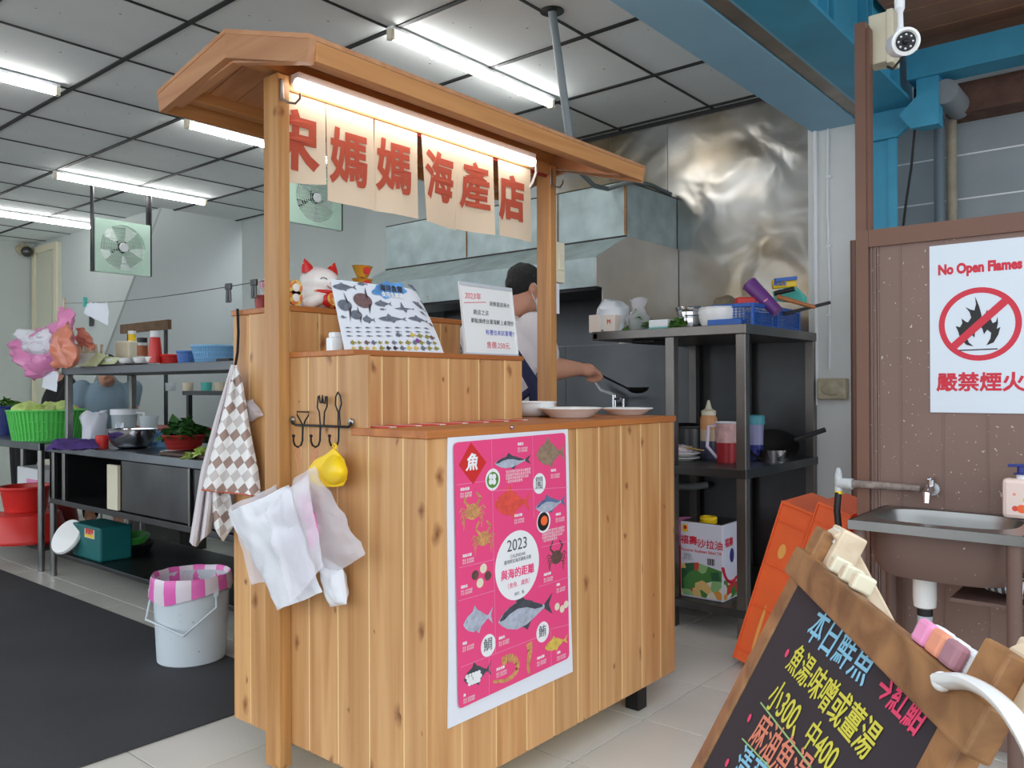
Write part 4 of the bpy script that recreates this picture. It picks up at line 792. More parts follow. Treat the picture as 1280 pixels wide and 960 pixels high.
# bucket with pink-striped liner
bc = P(240, 836, z=0); bc += Vector((bc.x, bc.y, 0)).normalized()*.13
bk = thing('bucket', 'white plastic bucket with pink striped liner on the dark mat', 'bucket', (bc.x, bc.y, .006)); bc.z = .006
pbr('bucket_white', (212, 222, 228), .45, speck=((96, 84, 74), 75, .715))
MB().lathe(bc, [(.128, 0), (.132, .004), (.147, .30), (.153, .30), (.153, .315), (.148, .318), (.149, .325), (.142, .325), (.142, .3), (.125, .01), (.0005, .01)], 40).build('body', 'bucket_white', bk, True)
for z in (.275, .30): ring(bc+Z_*z, .149, .004, 40).build('rib', 'bucket_white', bk, True)
dirc = towardcam(bc); sdv = dirc.cross(Z_)
lug = [bc+(-sdv*.6+dirc*.8).normalized()*.15+Z_*.28, bc+(sdv*.95+dirc*-.1).normalized()*.15+Z_*.28]
if lug[0].y < lug[1].y: pass
MB().tube([lug[0], lug[0]+dirc*.03-Z_*.05, (lug[0]+lug[1])/2+dirc*.13-Z_*.14, lug[1]+dirc*.05-Z_*.10+sdv*.02, lug[1]], .0045, 8).build('handle', 'bucket_white', bk, True)
for l in lug: MB().ell(l, (.014, .014, .02)).build('lug', 'bucket_white', bk, True)
lm, nt, b = nodes('liner_stripes'); N, L = nt.nodes.new, nt.links.new
tc = N('ShaderNodeTexCoord'); sp = N('ShaderNodeSeparateXYZ'); L(tc.outputs['Object'], sp.inputs[0]); at = N('ShaderNodeMath'); at.operation = 'ARCTAN2'; L(sp.outputs[1], at.inputs[0]); L(sp.outputs[0], at.inputs[1])
mu = N('ShaderNodeMath'); mu.operation = 'MULTIPLY'; mu.inputs[1].default_value = 9; L(at.outputs[0], mu.inputs[0]); sn = N('ShaderNodeMath'); sn.operation = 'SINE'; L(mu.outputs[0], sn.inputs[0]); gt = N('ShaderNodeMath'); gt.operation = 'GREATER_THAN'; gt.inputs[1].default_value = .1; L(sn.outputs[0], gt.inputs[0])
mx = N('ShaderNodeMix'); mx.data_type = 'RGBA'; L(gt.outputs[0], mx.inputs[0]); mx.inputs[6].default_value = lin((232, 220, 230)); mx.inputs[7].default_value = lin((238, 110, 190)); L(mx.outputs[2], b.inputs['Base Color']); b.inputs['Roughness'].default_value = .3; M['liner_stripes'] = lm
def linp(u, v):
    a = u*2*math.pi; prof = [(.156+.006*math.sin(a*3), .268-.02*math.sin(a*2+1)), (.157, .30), (.154, .335), (.15, .345), (.142, .335), (.138, .26), (.12, .15), (.08, .12)]; s_ = v*7; i = min(int(s_), 6); f = s_-i
    r = prof[i][0]*(1-f)+prof[i+1][0]*f; z = prof[i][1]*(1-f)+prof[i+1][1]*f; q_ = Vector((math.cos(a)*r, math.sin(a)*r, z)); w_ = nz(q_, 16, 5)*.006; return bc+q_+Vector((math.cos(a)*abs(w_), math.sin(a)*abs(w_), w_))
MB().grid(linp, 48, 14).build('liner', 'liner_stripes', bk, True)
# rubber mat
tag(MB().box(.25, 1.825, 2.49, 7.5, .0005, .006).build('rubber_mat', 'rubber_mat', bevel=.002), 'large dark grey rubber mat on the tiled floor', 'mat')
# ================================================================== LEFT PREP TABLES
TX0, TX1, TZ = 1.94, 2.55, .775
def steel_table(name, label, y0, y1, cabinet):
    t = thing(name, label, 'table', ((TX0+TX1)/2, (y0+y1)/2, 0))
    MB().box(TX0, TX1, y0, y1, TZ-.045, TZ).build('top', 'steel_table', t, bevel=.004)
    for y in (y0+.05, y1-.05):
        for x in (TX0+.03, TX1-.05): MB().tube([(x, y, .0), (x, y, TZ-.045)], .019, 12).build('leg', 'steel', t, True)
    MB().box(TX0+.03, TX1, y0+.05, y1-.05, .12, .145).build('lower_shelf', 'steel_dark', t, bevel=.003)
    return t
mt_ = steel_table('prep_table', 'steel prep table with sliding cabinet behind the bucket', 2.9, 5.22, True)
yA, yB, yC, yD, yE = [P(px, 600, x=TX0+.01).y for px in (62, 80, 134, 148, 232)]
for nm, y0, y1, z0, z1, x0, x1, mt in [('cabinet_bottom', 2.95, 5.17, .43, .46, TX0+.01, TX1, 'steel_dark'), ('cabinet_back', 2.95, 5.17, .46, .73, TX1-.02, TX1, 'steel_dark'), ('cabinet_side', 5.14, 5.17, .46, .73, TX0+.01, TX1-.02, 'steel_dark'), ('cabinet_side', 2.95, 2.98, .46, .73, TX0+.01, TX1-.02, 'steel_dark'),
                               ('frame_upright', yB+.0, yB+.035, .46, .73, TX0+.012, TX0+.03, 'steel'), ('frame_upright', yA-.06, yA, .46, .73, TX0+.01, TX0+.03, 'steel'), ('sliding_door', yE, yD, .465, .725, TX0+.025, TX0+.035, 'steel_dark'), ('door_handle', yD+.01, yC, .465, .70, TX0+.008, TX0+.026, 'cream'), ('frame_upright', yE-.03, yE-.015, .46, .73, TX0+.012, TX0+.03, 'steel'), ('sliding_door', 3.0, yE-.05, .465, .725, TX0+.025, TX0+.035, 'steel_dark')]:
    MB().box(x0, x1, y0, y1, z0, z1).build(nm, mt, mt_, bevel=.002)
ft = steel_table('side_table', 'steel side table beyond the prep table at the left edge', 5.3, 7.2, False)
# upper shelf over the prep table
us = thing('over_shelf', 'grey steel over-shelf standing on the prep table', 'shelf', (2.2, 4.1, TZ)); UX0, UX1, UZ = 2.0, 2.42, 1.222
MB().box(UX0, UX1, 2.95, 5.13, UZ-.042, UZ).build('shelf_board', pbr('grey_steel', (104, 108, 112), .4, .6), us, bevel=.003)
for y in (5.08, 3.0):
    for x in (UX0+.005, UX1-.04): MB().box(x, x+.035, y-.017, y+.017, TZ, UZ-.042).build('post', 'steel', us, bevel=.003)
on = lambda px, py, z=TZ: P(px, py, z=z)
# --- things on the table top
g1 = P(60, 552, z=TZ+.001)
o = P(59, 551, x=TX0+.19); bz1 = Vector((o.x, o.y, TZ)); basket('green_basket', 'green plastic basket of cabbage on the prep table corner', bz1, S(bz1, 44), S(bz1, 36), 'green_plastic', S(bz1, 38))
rd = random.Random(5)
for k in range(6):
    a = k*1.05; c = bz1+Vector((math.cos(a)*.11, math.sin(a)*.11, S(bz1, 36)-.02+.02*(k % 2)))
    tag(crumple(MB().ell(c, (.085, .08, .05), 14, 9), .03, 14, k).build('cabbage_leaf', 'cabbage', smooth=True), 'pale green cabbage piece heaped in the green basket', 'cabbage', 'cabbage in the green basket')
def at(px, py, dx): q_ = P(px, py, x=TX0+dx); q_.z = TZ; return q_
c = at(6, 545, .25); basket('blue_basket', 'dark blue basket of greens cut by the left photo edge', c, S(c, 24), S(c, 34), 'navy_plastic', S(c, 22)); leaves('leafy_greens', 'loose green vegetables heaped in the dark blue basket', 'vegetables', c+Z_*S(c, 30), S(c, 22), .06, 'leaf', 70, .07, 2)
c = at(66, 540, .45); c.y += .1; bowl('colander', 'light blue oval colander leaning behind the green basket', 'colander', c+Z_*.09, S(c, 30), .10, 'skyblue_plastic', rb=.1)
tag(MB().lathe((c.x, c.y, TZ), [(.1, 0), (.1, .088)], 20, cap=True).build('steel_tub', 'steel', smooth=True), 'upturned steel tub under the light blue colander', 'tub')
c = at(117, 549, .2); o = thing('lined_container', 'clear container lined with a plastic bag on the table', 'container', c); r_ = S(c, 13)
MB().lathe(c, [(r_*.85, 0), (r_, .17), (r_*.95, .17), (r_*.8, .005), (.0005, .005)], 20).build('tub', 'clear_plastic', o, True); crumple(MB().lathe(c, [(r_*1.02, .02), (r_*1.06, .10), (r_*1.15, .16), (r_*1.0, .185), (r_*.9, .17), (r_*.8, .04), (.0005, .03)], 24), .02, 20, 4).build('bag', 'film_white', o, True)
c = at(128, 559, .06); o = thing('red_jar', 'small red screw-top jar beside the purple cloth', 'jar', c); r_ = S(c, 8); MB().lathe(c, [(r_*.85, 0), (r_*.9, r_*1.2)], 18, cap=True).build('jar', 'red_plastic', o, True); MB().lathe(c+Z_*r_*1.2, [(r_, 0), (r_*1.02, r_*.7), (r_*.9, r_*.8)], 18, cap=True).build('lid', 'red_plastic', o, True)
c = at(155, 535, .33); o = thing('measuring_jug', 'clear plastic jug with white lid behind the steel bowl', 'jug', c); r_ = S(c, 15); h_ = S(c, 42)
MB().lathe(c, [(r_*.85, 0), (r_, h_*.85), (r_*.94, h_*.85), (r_*.8, .006), (.0005, .006)], 24).build('body', 'clear_plastic', o, True); MB().lathe(c+Z_*h_*.84, [(r_*1.06, 0), (r_*1.06, h_*.16), (r_*.9, h_*.17)], 24, cap=True).build('lid', 'white', o, True)
sdv = -RGT*-1; MB().tube([c+RGT*r_*.95+Z_*h_*.9, c+RGT*(r_+.05)+Z_*h_*.88, c+RGT*(r_+.055)+Z_*h_*.5, c+RGT*(r_+.045)+Z_*h_*.2, c+RGT*r_*.9+Z_*h_*.14], .009, 8).build('handle', 'white', o, True)
MB().obox(c+towardcam(c)*r_*1.0+Z_*h_*.42-RGT*r_*.35, RGT, Z_, towardcam(c), S(c, 5), S(c, 8), .001).build('label_print', 'paper', o)
c = at(186, 540, .38); r_ = S(c, 11); o = thing('storage_jar', 'squat clear plastic tub right of the jug', 'container', c); MB().lathe(c, [(r_*.9, 0), (r_, .15), (r_*.94, .15), (r_*.82, .006), (.0005, .006)], 20).build('body', 'clear_plastic', o, True); MB().lathe(c+Z_*.15, [(r_*1.05, 0), (r_*1.05, .015)], 20, cap=True).build('lid', 'clear_plastic', o, True)
c = at(166, 553, .15); bowl('mixing_bowl', 'large stainless steel mixing bowl on the prep table', 'bowl', c, S(c, 29), S(c, 24), 'chrome', rb=S(c, 13))
c = at(203, 545, .33); basket('small_blue_basket', 'small light blue basket behind the steel mixing bowl', c, S(c, 17), S(c, 17), 'skyblue_plastic', S(c, 14), 18)
c = at(230, 556, .14); plate('plate', 'white plate under the red basket of greens', c, S(c, 27), .012, 'white plates on the table'); c2 = c+Z_*.022; basket('red_basket', 'red basket of dark greens on a white plate', c2, S(c, 25), S(c, 17), 'dark_red', S(c, 19)); leaves('leafy_greens', 'dark green leaves heaped in the red basket', 'vegetables', c2+Z_*S(c, 12), S(c, 22), .09, 'leaf_dark', 120, .06, 4)
c = at(240, 572, .10); c.z = TZ; tag(MB().box(c.x-.08, c.x+.22, c.y-.3, c.y+.16, TZ+.0005, TZ+.016).build('cutting_board', pbr('dark_board', (74, 52, 44), .5, var=.2), bevel=.004), 'dark brown chopping board lying on the prep table', 'cutting board')
c = at(245, 582, .02); leaves('scallion_scraps', 'yellow green vegetable scraps at the table edge', 'scraps', Vector((c.x+.03, c.y, TZ+.004)), .06, .012, 'cabbage', 26, .05, 8)
q = [P(62, 556, z=TZ+.02), P(100, 545, z=TZ+.02), P(128, 556, z=TZ+.02), P(75, 575, x=TX0-.01)]
tag(pillow([P(70, 548, z=TZ+.024), P(120, 549, z=TZ+.024), P(124, 560, z=TZ+.024), P(55, 562, z=TZ+.024)], .009, .012, 16, 20, 16, 3, .02).build('purple_cloth', 'purple_cloth', smooth=True), 'crumpled purple cleaning cloth on the prep table edge', 'cloth')
# --- things on the over-shelf
def up(px, dx=.12): q_ = P(px, 458, x=UX0+dx); q_.z = UZ; return q_
c = up(160, .16); tag(MB().box(c.x-.12, c.x+.13, c.y-.22, c.y+.18, UZ+.0005, UZ+.012).build('black_tray', 'black', bevel=.004), 'flat black tray on the over-shelf carrying white bowls', 'tray')
for i, px in enumerate((142, 159, 177, 192)): c = up(px, .12); c.z = UZ+.012; bowl('small_bowl', ['leftmost', 'second from left', 'third from left', 'rightmost'][i]+' of four small white bowls on the black tray', 'bowl', c, S(c, 10), S(c, 7), 'white_gloss', rb=S(c, 6), group='white bowls on the black tray')
c = up(165, .25); c.z = UZ+.012; h_ = S(c, 30); tag(MB().box(c.x-.06, c.x+.06, c.y-S(c, 18), c.y+S(c, 18), UZ+.012, UZ+.012+h_).build('plastic_caddy', 'cream', bevel=.01), 'cream plastic box on the over-shelf below the yellow bottle', 'box')
c3 = Vector((c.x, P(165, 418, x=c.x).y, UZ+.012+h_)); r_ = S(c3, 4.5); bottle('pill_bottle', 'small yellow labelled bottle standing on the cream box', c3, [(r_, 0), (r_, r_*2)], 'yellow_plastic', [(r_*1.05, r_*2), (r_*1.05, r_*2.9)])
c = up(178, .14); c.z = UZ+.012; r_ = S(c, 6); o = bottle('salt_shaker', 'clear shaker with brown label beside the red bottle', c, [(r_, 0), (r_, r_*4.4)], 'clear_plastic', [(r_, r_*4.4), (r_, r_*5.4)], 'black'); MB().lathe(c, [(r_*1.02, r_*1.6), (r_*1.02, r_*3.8)], 20).build('label_print', pbr('label_brown', (150, 84, 50), .6), o)
c = up(194, .12); r_ = S(c, 8); c.z = UZ+.012; bottle('sauce_bottle', 'red squeeze bottle with white cap on the over-shelf', c, [(r_, 0), (r_, r_*1.8), (r_*.75, r_*4)], 'red_plastic', [(r_*.78, r_*4), (r_*.75, r_*5)])
c = up(215, .2); basket('tray_basket', 'shallow red basket next to the red sauce bottle', c, S(c, 15), S(c, 12), 'red_plastic', S(c, 13), 18)
c = up(234, .2); basket('oval_basket', 'small mid-blue basket on the over-shelf', c, S(c, 12), S(c, 16), pbr('mid_blue', (86, 130, 200), .4) and 'mid_blue', S(c, 10), 16)
c = up(268, .18); basket('oval_basket', 'large pale blue basket on the over-shelf beside the stall', c, S(c, 27), S(c, 21), 'skyblue_plastic', S(c, 22), 26)
c = up(286, .06); tag(MB().box(c.x-.03, c.x+.04, c.y-.05, c.y+.06, UZ+.0005, UZ+.014).build('phone', 'black', bevel=.004), 'flat black phone on the over-shelf next to the stall', 'phone')
c = up(112, .09); o = thing('peg_bowl', 'white bowl full of wooden clothes pegs on the over-shelf', 'bowl', c); r_ = S(c, 22)
MB().lathe(c, [(r_*.5, 0), (r_*.9, .05), (r_, .08), (r_*.95, .08), (r_*.5, .01), (.0005, .01)], 24).build('bowl', 'white_gloss', o, True)
for i in range(9): a = i*.7; p = c+Vector((math.cos(a)*r_*.6, math.sin(a)*r_*.6, .05)); MB().bar(p, p+Vector((.01*math.cos(a*3), .02*math.sin(a*2), .085)), .012, .012).build('peg', 'raw_wood', o)
for i, (px, w_) in enumerate(((105, 15), (122, 16))):
    a = P(px-w_, 455, x=UX0+.03+.02*i); e = P(px+w_, 455, x=UX0+.03+.02*i); a.z = e.z = UZ+.002; hh = .10-.03*i
    tag(pillow([a+Vector((.06, 0, hh)), e+Vector((.06, 0, hh*.7)), e, a], .002, .01, 8, 8, 8, i).build('order_slips', pbr('slip_green', (210, 224, 178), .8), smooth=True), ['pale green order slips beside the salmon bag', 'pale green order slips in front of the peg bowl'][i], 'papers')
# bags hanging at the left end of the over-shelf
def pxq(pts, x): return [P(u, v, x=x) for u, v in pts]
def bag(name, label, pts, x, th, amp, mat, seed, ns=7): return tag(pillow(pxq(pts, x), th, amp, ns, 18, 18, seed, .02).build(name, mat, smooth=True, ang=35), label, 'plastic bag')
bag('pink_bag', 'large pink and white plastic bag bulging left of the over-shelf', [(6, 428), (80, 398), (88, 450), (45, 478)], UX0-.02, .07, .05, 'film_pink', 31)
bag('white_bag', 'crumpled clear white bag inside the pink one', [(26, 412), (62, 412), (70, 440), (40, 452)], UX0-.06, .06, .05, 'film_white', 33)
bag('pink_bag', 'small magenta plastic bag hanging above the salmon bag', [(74, 385), (86, 385), (92, 430), (66, 465)], UX0-.05, .03, .03, 'film_pink', 35)
bag('salmon_bag', 'glossy salmon plastic bag hanging on the over-shelf corner', [(66, 416), (86, 402), (97, 458), (70, 462)], UX0-.10, .035, .03, 'film_salmon', 37)
bag('orange_bag', 'orange net bag hanging behind the peg bowl', [(98, 408), (110, 418), (114, 436), (98, 432)], UX0+.03, .02, .03, 'film_salmon', 39)
tag(pillow(pxq([(56, 462), (74, 465), (70, 490), (52, 484)], UX0-.02), .001, .006, 9, 6, 6, 2).build('hanging_paper', 'paper', smooth=True), 'white paper hanging below the over-shelf corner', 'paper')
# clothes line with clips and paper
A_, B2 = P(80, 379, x=UX0+.01), P(330, 351, x=1.345)
tag(MB().tube([(A_.x, A_.y, UZ+.0005), A_+Z_*.03], .008, 8).build('line_pole', 'raw_wood', smooth=True), 'thin wooden stick holding the line above the over-shelf', 'stick')
lnp = lambda t: A_.lerp(B2, t)-Z_*.02*math.sin(math.pi*t)
tag(MB().tube([lnp(i/12) for i in range(13)], .0015, 5).build('clothes_line', 'black_metal', smooth=True), 'thin dark line strung from stick to left stall post', 'line')
def line_t(px):
    return min(range(200), key=lambda i: abs(640+FPX*(lnp(i/200)-Vector((0, 0, H))).dot(RGT)/(lnp(i/200)-Vector((0, 0, H))).dot(FWD)-px))/200
for i, px in enumerate((286, 318)):
    p = lnp(line_t(px)); s_ = S(p, 1); o = thing('bulldog_clip', ['grey metal clip on the line farther from the stall post', 'grey metal clip on the line nearest the stall post'][i], 'clip', p-Z_*s_*22, 'metal clips on the line')
    d = (B2-A_).normalized(); MB().bar(p-d*s_*9, p+d*s_*9, s_*4, s_*8).build('jaw', 'steel_dark', o, bevel=s_)
    for k in (-4, 4): MB().bar(p+d*s_*k-Z_*s_*3, p+d*s_*(k*1.5)-Z_*s_*20, s_*6, s_*2.5, d.cross(Z_)).build('arm', 'steel_dark', o, bevel=s_)
p = lnp(line_t(106)); p2 = lnp(line_t(136)); tag(pillow([p+Z_*0, p2+Z_*.0, P(135, 407, x=p2.x), P(103, 391, x=p.x)], .001, .012, 6, 8, 8, 5).build('pegged_paper', 'paper', smooth=True), 'white sheet of paper pegged on the dark line', 'paper')
tag(MB().bar(p-Z_*.02, p+Z_*.03, .012, .02).build('clothes_peg', 'teal_plastic'), 'teal clothes peg holding the paper on the line', 'peg')
# back of the kitchen seen between shelf and table
br = thing('back_rack', 'dark steel rack far behind the over-shelf', 'rack', (3.2, 5.0, 0))
for z in (.70, 1.08): MB().box(3.0, 3.4, 3.9, 5.6, z-.03, z).build('shelf_board', 'steel_dark', br)
for y in (3.95, 4.75, 5.55):
    for x in (3.02, 3.36): MB().box(x, x+.03, y, y+.03, 0, 1.08).build('leg', 'steel_dark', br)
for i, (px, dx, mt, lb) in enumerate(((213, .1, 'clear_plastic', 'clear tub on the dark back rack'), (235, .1, 'cream', 'cream tub on the dark back rack'), (258, .1, 'teal_plastic', 'teal cup on the dark back rack'), (275, .1, 'cream', 'cream box-shaped tub at the right of the back rack'))):
    c = P(px, 478, x=3.0+dx); c.z = 1.08; tag(MB().lathe(c, [(.035, 0), (.04, .06), (.036, .06), (.03, .006), (.0005, .006)], 16).build('tub', mt, smooth=True), lb, 'tub')
for i, (px, py) in enumerate(((200, 528), (252, 528))): c = P(px, py, x=3.15); c.z = .70; o = thing('wok', ['dark wok on the lower back rack near the jug', 'dark wok on the lower back rack near the stall'][i], 'wok', c); MB().lathe(c, [(.04, 0), (.12, .03), (.19, .09), (.185, .09), (.11, .034), (.0005, .01)], 24).build('pan', 'black_metal', o, True); MB().tube([c+Vector((-.02, -.18, .09)), c+Vector((-.05, -.36, .13))], .013, 8).build('handle', 'black', o, True)
c = P(202, 500, x=2.9); tag(MB().box(2.75, 3.0, c.y-.5, c.y+.25, .80, .83).build('red_tray', 'dark_red', bevel=.01), 'dark red tray behind the white jug', 'tray'); tag(MB().box(2.78, 2.97, c.y-.48, c.y+.23, 0, .799).build('stand', 'steel_dark'), 'steel stand under the dark red tray', 'stand')
# --- under the tables
def tub(name, label, px, py, r, h, mat, x, flip=False, z=.0):
    c = P(px, py, x=x); c.z = z; o = thing(name, label, 'tub', c); pr = [(r*.8, 0), (r, h), (r*1.06, h), (r*1.06, h+.012), (r*.96, h+.01), (r*.76, .006), (.0005, .006)]
    if flip: pr = [(r*1.06, 0), (r*1.06, .014), (r, .014), (r*.82, h), (r*.78, h+.008), (.0005, h+.008)]
    MB().lathe(c, pr, 32, cap=not flip and False).build('shell', mat, o, True); ring(c+Z_*(h if not flip else .01), r*1.05, .007, 32).build('rim', mat, o, True); return c
c = tub('red_basin', 'large upturned glossy red basin under the side table', 34, 690, .235, .16, 'red_plastic', 2.02, True, .146)
tub('red_tub', 'red plastic tub standing on the upturned red basin', 32, 640, .145, .15, 'red_plastic', 2.04, False, .316)
c = tub('red_basin', 'red basin half hidden behind the front table leg', 73, 690, .13, .17, 'dark_red', 2.3, True, .146)
c = P(14, 612, x=2.2); fbx = thing('foam_box', 'white foam box with pink print behind the red tub', 'box', (2.42, c.y, .146)); MB().box(2.34, 2.53, c.y-.2, c.y+.3, .146, .52).build('box', 'white', fbx, bevel=.01); MB().box(2.335, 2.34, c.y-.1, c.y+.1, .36, .44).build('label_print', 'pink_soft', fbx)
a = P(100, 695, x=1.99); kz_ = thing('kitchen_scale', 'teal spring scale lying on its side with white dial', 'scale', (2.05, a.y-.05, .146)); y0 = P(127, 680, x=2.0).y; y1 = P(92, 680, x=2.0).y
MB().box(1.99, 2.17, y0, y1, .146, .146+S(a, 42)).build('body', 'teal_paint', kz_, bevel=.012); cz_ = P(84, 671, x=1.96)
ax_ = Vector((-.8, -.2, .5)).normalized(); MB().lathe(cz_, [(.10, -.012), (.105, 0), (.10, .012), (.0005, .012)], 28, ax_).build('dial', 'white_gloss', kz_, True)
lz = P(112, 667, x=1.988); MB().box(1.986, 1.99, lz.y-.06, lz.y+.06, lz.z-.025, lz.z+.025).build('label_plate', 'cream', kz_); text('彈簧秤', .034, (1.9855, lz.y, lz.z+.008), -Y_, Z_, 'red', kz_, bold=.05); MB().box(1.9853, 1.986, lz.y-.055, lz.y+.055, lz.z-.02, lz.z-.006).build('label_stripe', 'yellow_plastic', kz_)
c = P(152, 690, x=2.2); c.z = .146; basket('black_basket', 'flat black round basket on the lower table shelf', c, .17, .05, 'black', .15, 20); c2 = c+Z_*.056; basket('green_tray', 'green round sieve stacked on the black basket', c2, .15, .04, 'green_plastic', .13, 20)

# ================================================================== HANGING FANS
def fan(x0, x1, y, z0, z1, label, legs):
    c = Vector(((x0+x1)/2, y, (z0+z1)/2)); w_ = (x1-x0)/2; h_ = (z1-z0)/2; o = thing('exhaust_fan', label, 'fan', (c.x, y, z0), 'hanging mint fans')
    R = min(w_, h_)*.86
    n = 32; fr = MB(); ou = []; inn = []
    for k in range(n):
        a = 2*math.pi*k/n; dx, dz_ = math.cos(a), math.sin(a); s_ = 1/max(abs(dx), abs(dz_)); ou.append((dx*s_*w_, dz_*s_*h_)); inn.append((dx*R, dz_*R))
    for yy in (y-.02, y+.02): fr.v += [Vector((c.x+a, yy, c.z+b_)) for a, b_ in ou]+[Vector((c.x+a, yy, c.z+b_)) for a, b_ in inn]
    for k in range(n):
        j = (k+1) % n; fr.f += [(k, j, n+j, n+k), (2*n+k, 2*n+n+k, 2*n+n+j, 2*n+j), (k, 2*n+k, 2*n+j, j), (n+k, n+j, 3*n+j, 3*n+k)]
    fr.build('frame', 'mint_plastic', o)
    for k in range(7): MB().tube(arc((c.x, y-.032+.002*k, c.z), X_*R*(.3+.1*k), Z_*R*(.3+.1*k), 0, 2*math.pi, 28), .0018, 5).build('grille_ring', 'mint_plastic', o)
    for k in range(11): zz_ = c.z-R+2*R*(k+.5)/11; q_ = math.sqrt(max(R*R-(zz_-c.z)**2, 0)); MB().tube([(c.x-q_, y-.02, zz_), (c.x+q_, y-.02, zz_)], .0018, 5).build('grille_bar', 'mint_plastic', o)
    MB().lathe((c.x, y-.03, c.z), [(.036, 0), (.032, .012), (.014, .012), (.012, .008), (.0005, .008)], 20, (0, -1, 0)).build('hub', 'white', o, True)
    for k in range(5):
        a = 2*math.pi*k/5+.4; d = Vector((math.cos(a), 0, math.sin(a))); t = Vector((-math.sin(a), 0, math.cos(a)))
        MB().add([Vector((c.x, y+.0, c.z))+d*.04+t*.025-Y_*.01, Vector((c.x, y, c.z))+d*R*.92+t*.07-Y_*.012, Vector((c.x, y, c.z))+d*R*.92-t*.05+Y_*.012, Vector((c.x, y, c.z))+d*.04-t*.025+Y_*.01], [(0, 1, 2, 3)]).build('blade', pbr('fan_blade', (196, 208, 200), .4), o, solid=.003)
    MB().lathe((c.x, y+.01, c.z), [(.06, 0), (.06, .07)], 20, (0, 1, 0), cap=True).build('motor', 'steel_dark', o, True)
    for s_ in (-1, 1):
        if legs: MB().box(c.x+s_*w_-.012, c.x+s_*w_+.012, y+.02, y+.03, z0, 2.648).build('hanger', 'steel_dark', o); MB().box(c.x+s_*(w_+.01)-.002, c.x+s_*(w_+.01)+.002, y-.02, y+.03, z0, 2.648).build('hanger', 'steel_dark', o)
a, c = P(117, 272, y=6.3), P(186.5, 346, y=6.3); fan(a.x, c.x, 6.3, c.z, a.z, 'square mint green fan hanging from ceiling on slotted angles', True)
a, c = P(350, 240, y=4.95), P(425, 287, y=4.95); fan(c.x-.46, c.x, 4.95, c.z-.01, c.z+.4, 'square mint green fan half hidden behind the shop curtain', True)
a = P(150, 413, x=3.36); c = P(210, 413, x=3.36); MB().box(3.36, 3.39, c.y, a.y, a.z-.03, a.z+.05).build('rear_rail', pbr('rust_wood', (112, 84, 58), .6, var=.4, vs=12), br)
for y in (c.y+.1, a.y-.1): MB().box(3.39, 3.41, y, y+.03, 1.0 if y < 5.5 else 0, a.z+.03).build('rail_post', 'steel_dark', br)
# ================================================================== PEOPLE
def hand(mb, w, d, up, side, s=1.0, curl=.6):
    """palm plus five bent fingers appended to a body form; d = pointing, up = back of hand, side = thumb side"""
    d, up, side = d.normalized(), up.normalized(), side.normalized()
    pc = w+d*.045*s
    mb.cap(w, .026*s, pc, .034*s); mb.ell(pc+d*.01*s, (.036*s, .036*s, .026*s))
    for k, L_ in enumerate((.062, .07, .066, .052)):
        r0 = pc+d*.03*s+side*(.027-.018*k)*s; p1 = r0+(d*math.cos(curl)-up*math.sin(curl))*L_*.5*s; p2 = p1+(d*math.cos(curl*2.4)-up*math.sin(curl*2.4))*L_*.32*s; p3 = p2+(d*math.cos(curl*3.6)-up*math.sin(curl*3.6))*L_*.28*s
        mb.cap(r0, .0098*s, p1, .0092*s, 10).cap(p1, .0092*s, p2, .0085*s, 10).cap(p2, .0085*s, p3, .0078*s, 10)
    t0 = w+d*.025*s+side*.026*s; t1 = t0+(d*.6+side*.6-up*.35).normalized()*.036*s; t2 = t1+(d*.8-side*.2-up*.6).normalized()*.03*s
    mb.cap(t0, .0125*s, t1, .0105*s, 10).cap(t1, .0105*s, t2, .009*s, 10); return mb
def head(mb, hc, F, s=1.0):
    """skull, jaw, nose and ears; returns axes"""
    F = F.normalized(); Rr = F.cross(Z_).normalized(); Up = Rr.cross(F)
    R3 = Matrix((Rr, F, Up)).transposed()
    mb.ell(hc+Up*.02*s, (.074*s, .094*s, .088*s), 20, 14, R3); mb.ell(hc-Up*.05*s+F*.03*s, (.055*s, .06*s, .06*s), 16, 10, R3)
    mb.cap(hc+F*.092*s+Up*.005*s, .009*s, hc+F*.106*s-Up*.022*s, .013*s, 10)
    for sg in (-1, 1): mb.ell(hc+Rr*sg*.077*s-F*.008*s-Up*.005*s, (.009*s, .02*s, .031*s), 12, 8, R3)
    return F, Rr, Up, R3
# the cook
hc = P(657, 362, x=3.08); F = Vector((.93, -.28, -.24)).normalized()
ck_ = thing('person', 'cook in white T-shirt, navy apron, mask and glasses holding a ladle', 'person', (hc.x-.06, hc.y+.02, 0))
Rs = P(667, 412, x=3.02); El = P(688, 461, x=3.12); Wr = P(724, 461, x=3.27); tcx = Rs+Vector((-.02, .19, .02)); Ls = tcx+Vector((.02, .19, -.03))
pel = Vector((tcx.x-.06, tcx.y-.0, .95)); hw = (P(742, 464, x=3.34)-Wr).normalized()
bd = MB(); F, Rr, Up, R3 = head(bd, hc, F)
bd.cap(tcx+Z_*.03, .066, hc-Z_*.06-F*.02, .06); bd.cap(Rs, .07, El, .06).cap(El, .062, Wr, .034)
LE = Ls+Vector((.12, .02, -.24)); LW = LE+Vector((.2, -.08, .02)); bd.cap(Ls, .06, LE, .048).cap(LE, .048, LW, .03)
bd.ell(tcx-Z_*.14, (.125, .2, .2)).ell(pel+Z_*.1, (.125, .18, .18)).ell(pel, (.13, .18, .12))
for sg in (-1, 1): bd.cap(pel+Y_*sg*.09, .095, pel+Vector((.01, sg*.1, -.45)), .062).cap(pel+Vector((.01, sg*.1, -.45)), .062, pel+Vector((-.02, sg*.1, -.87)), .042).cap(pel+Vector((-.03, sg*.1, -.9)), .042, pel+Vector((.13, sg*.11, -.912)), .034)
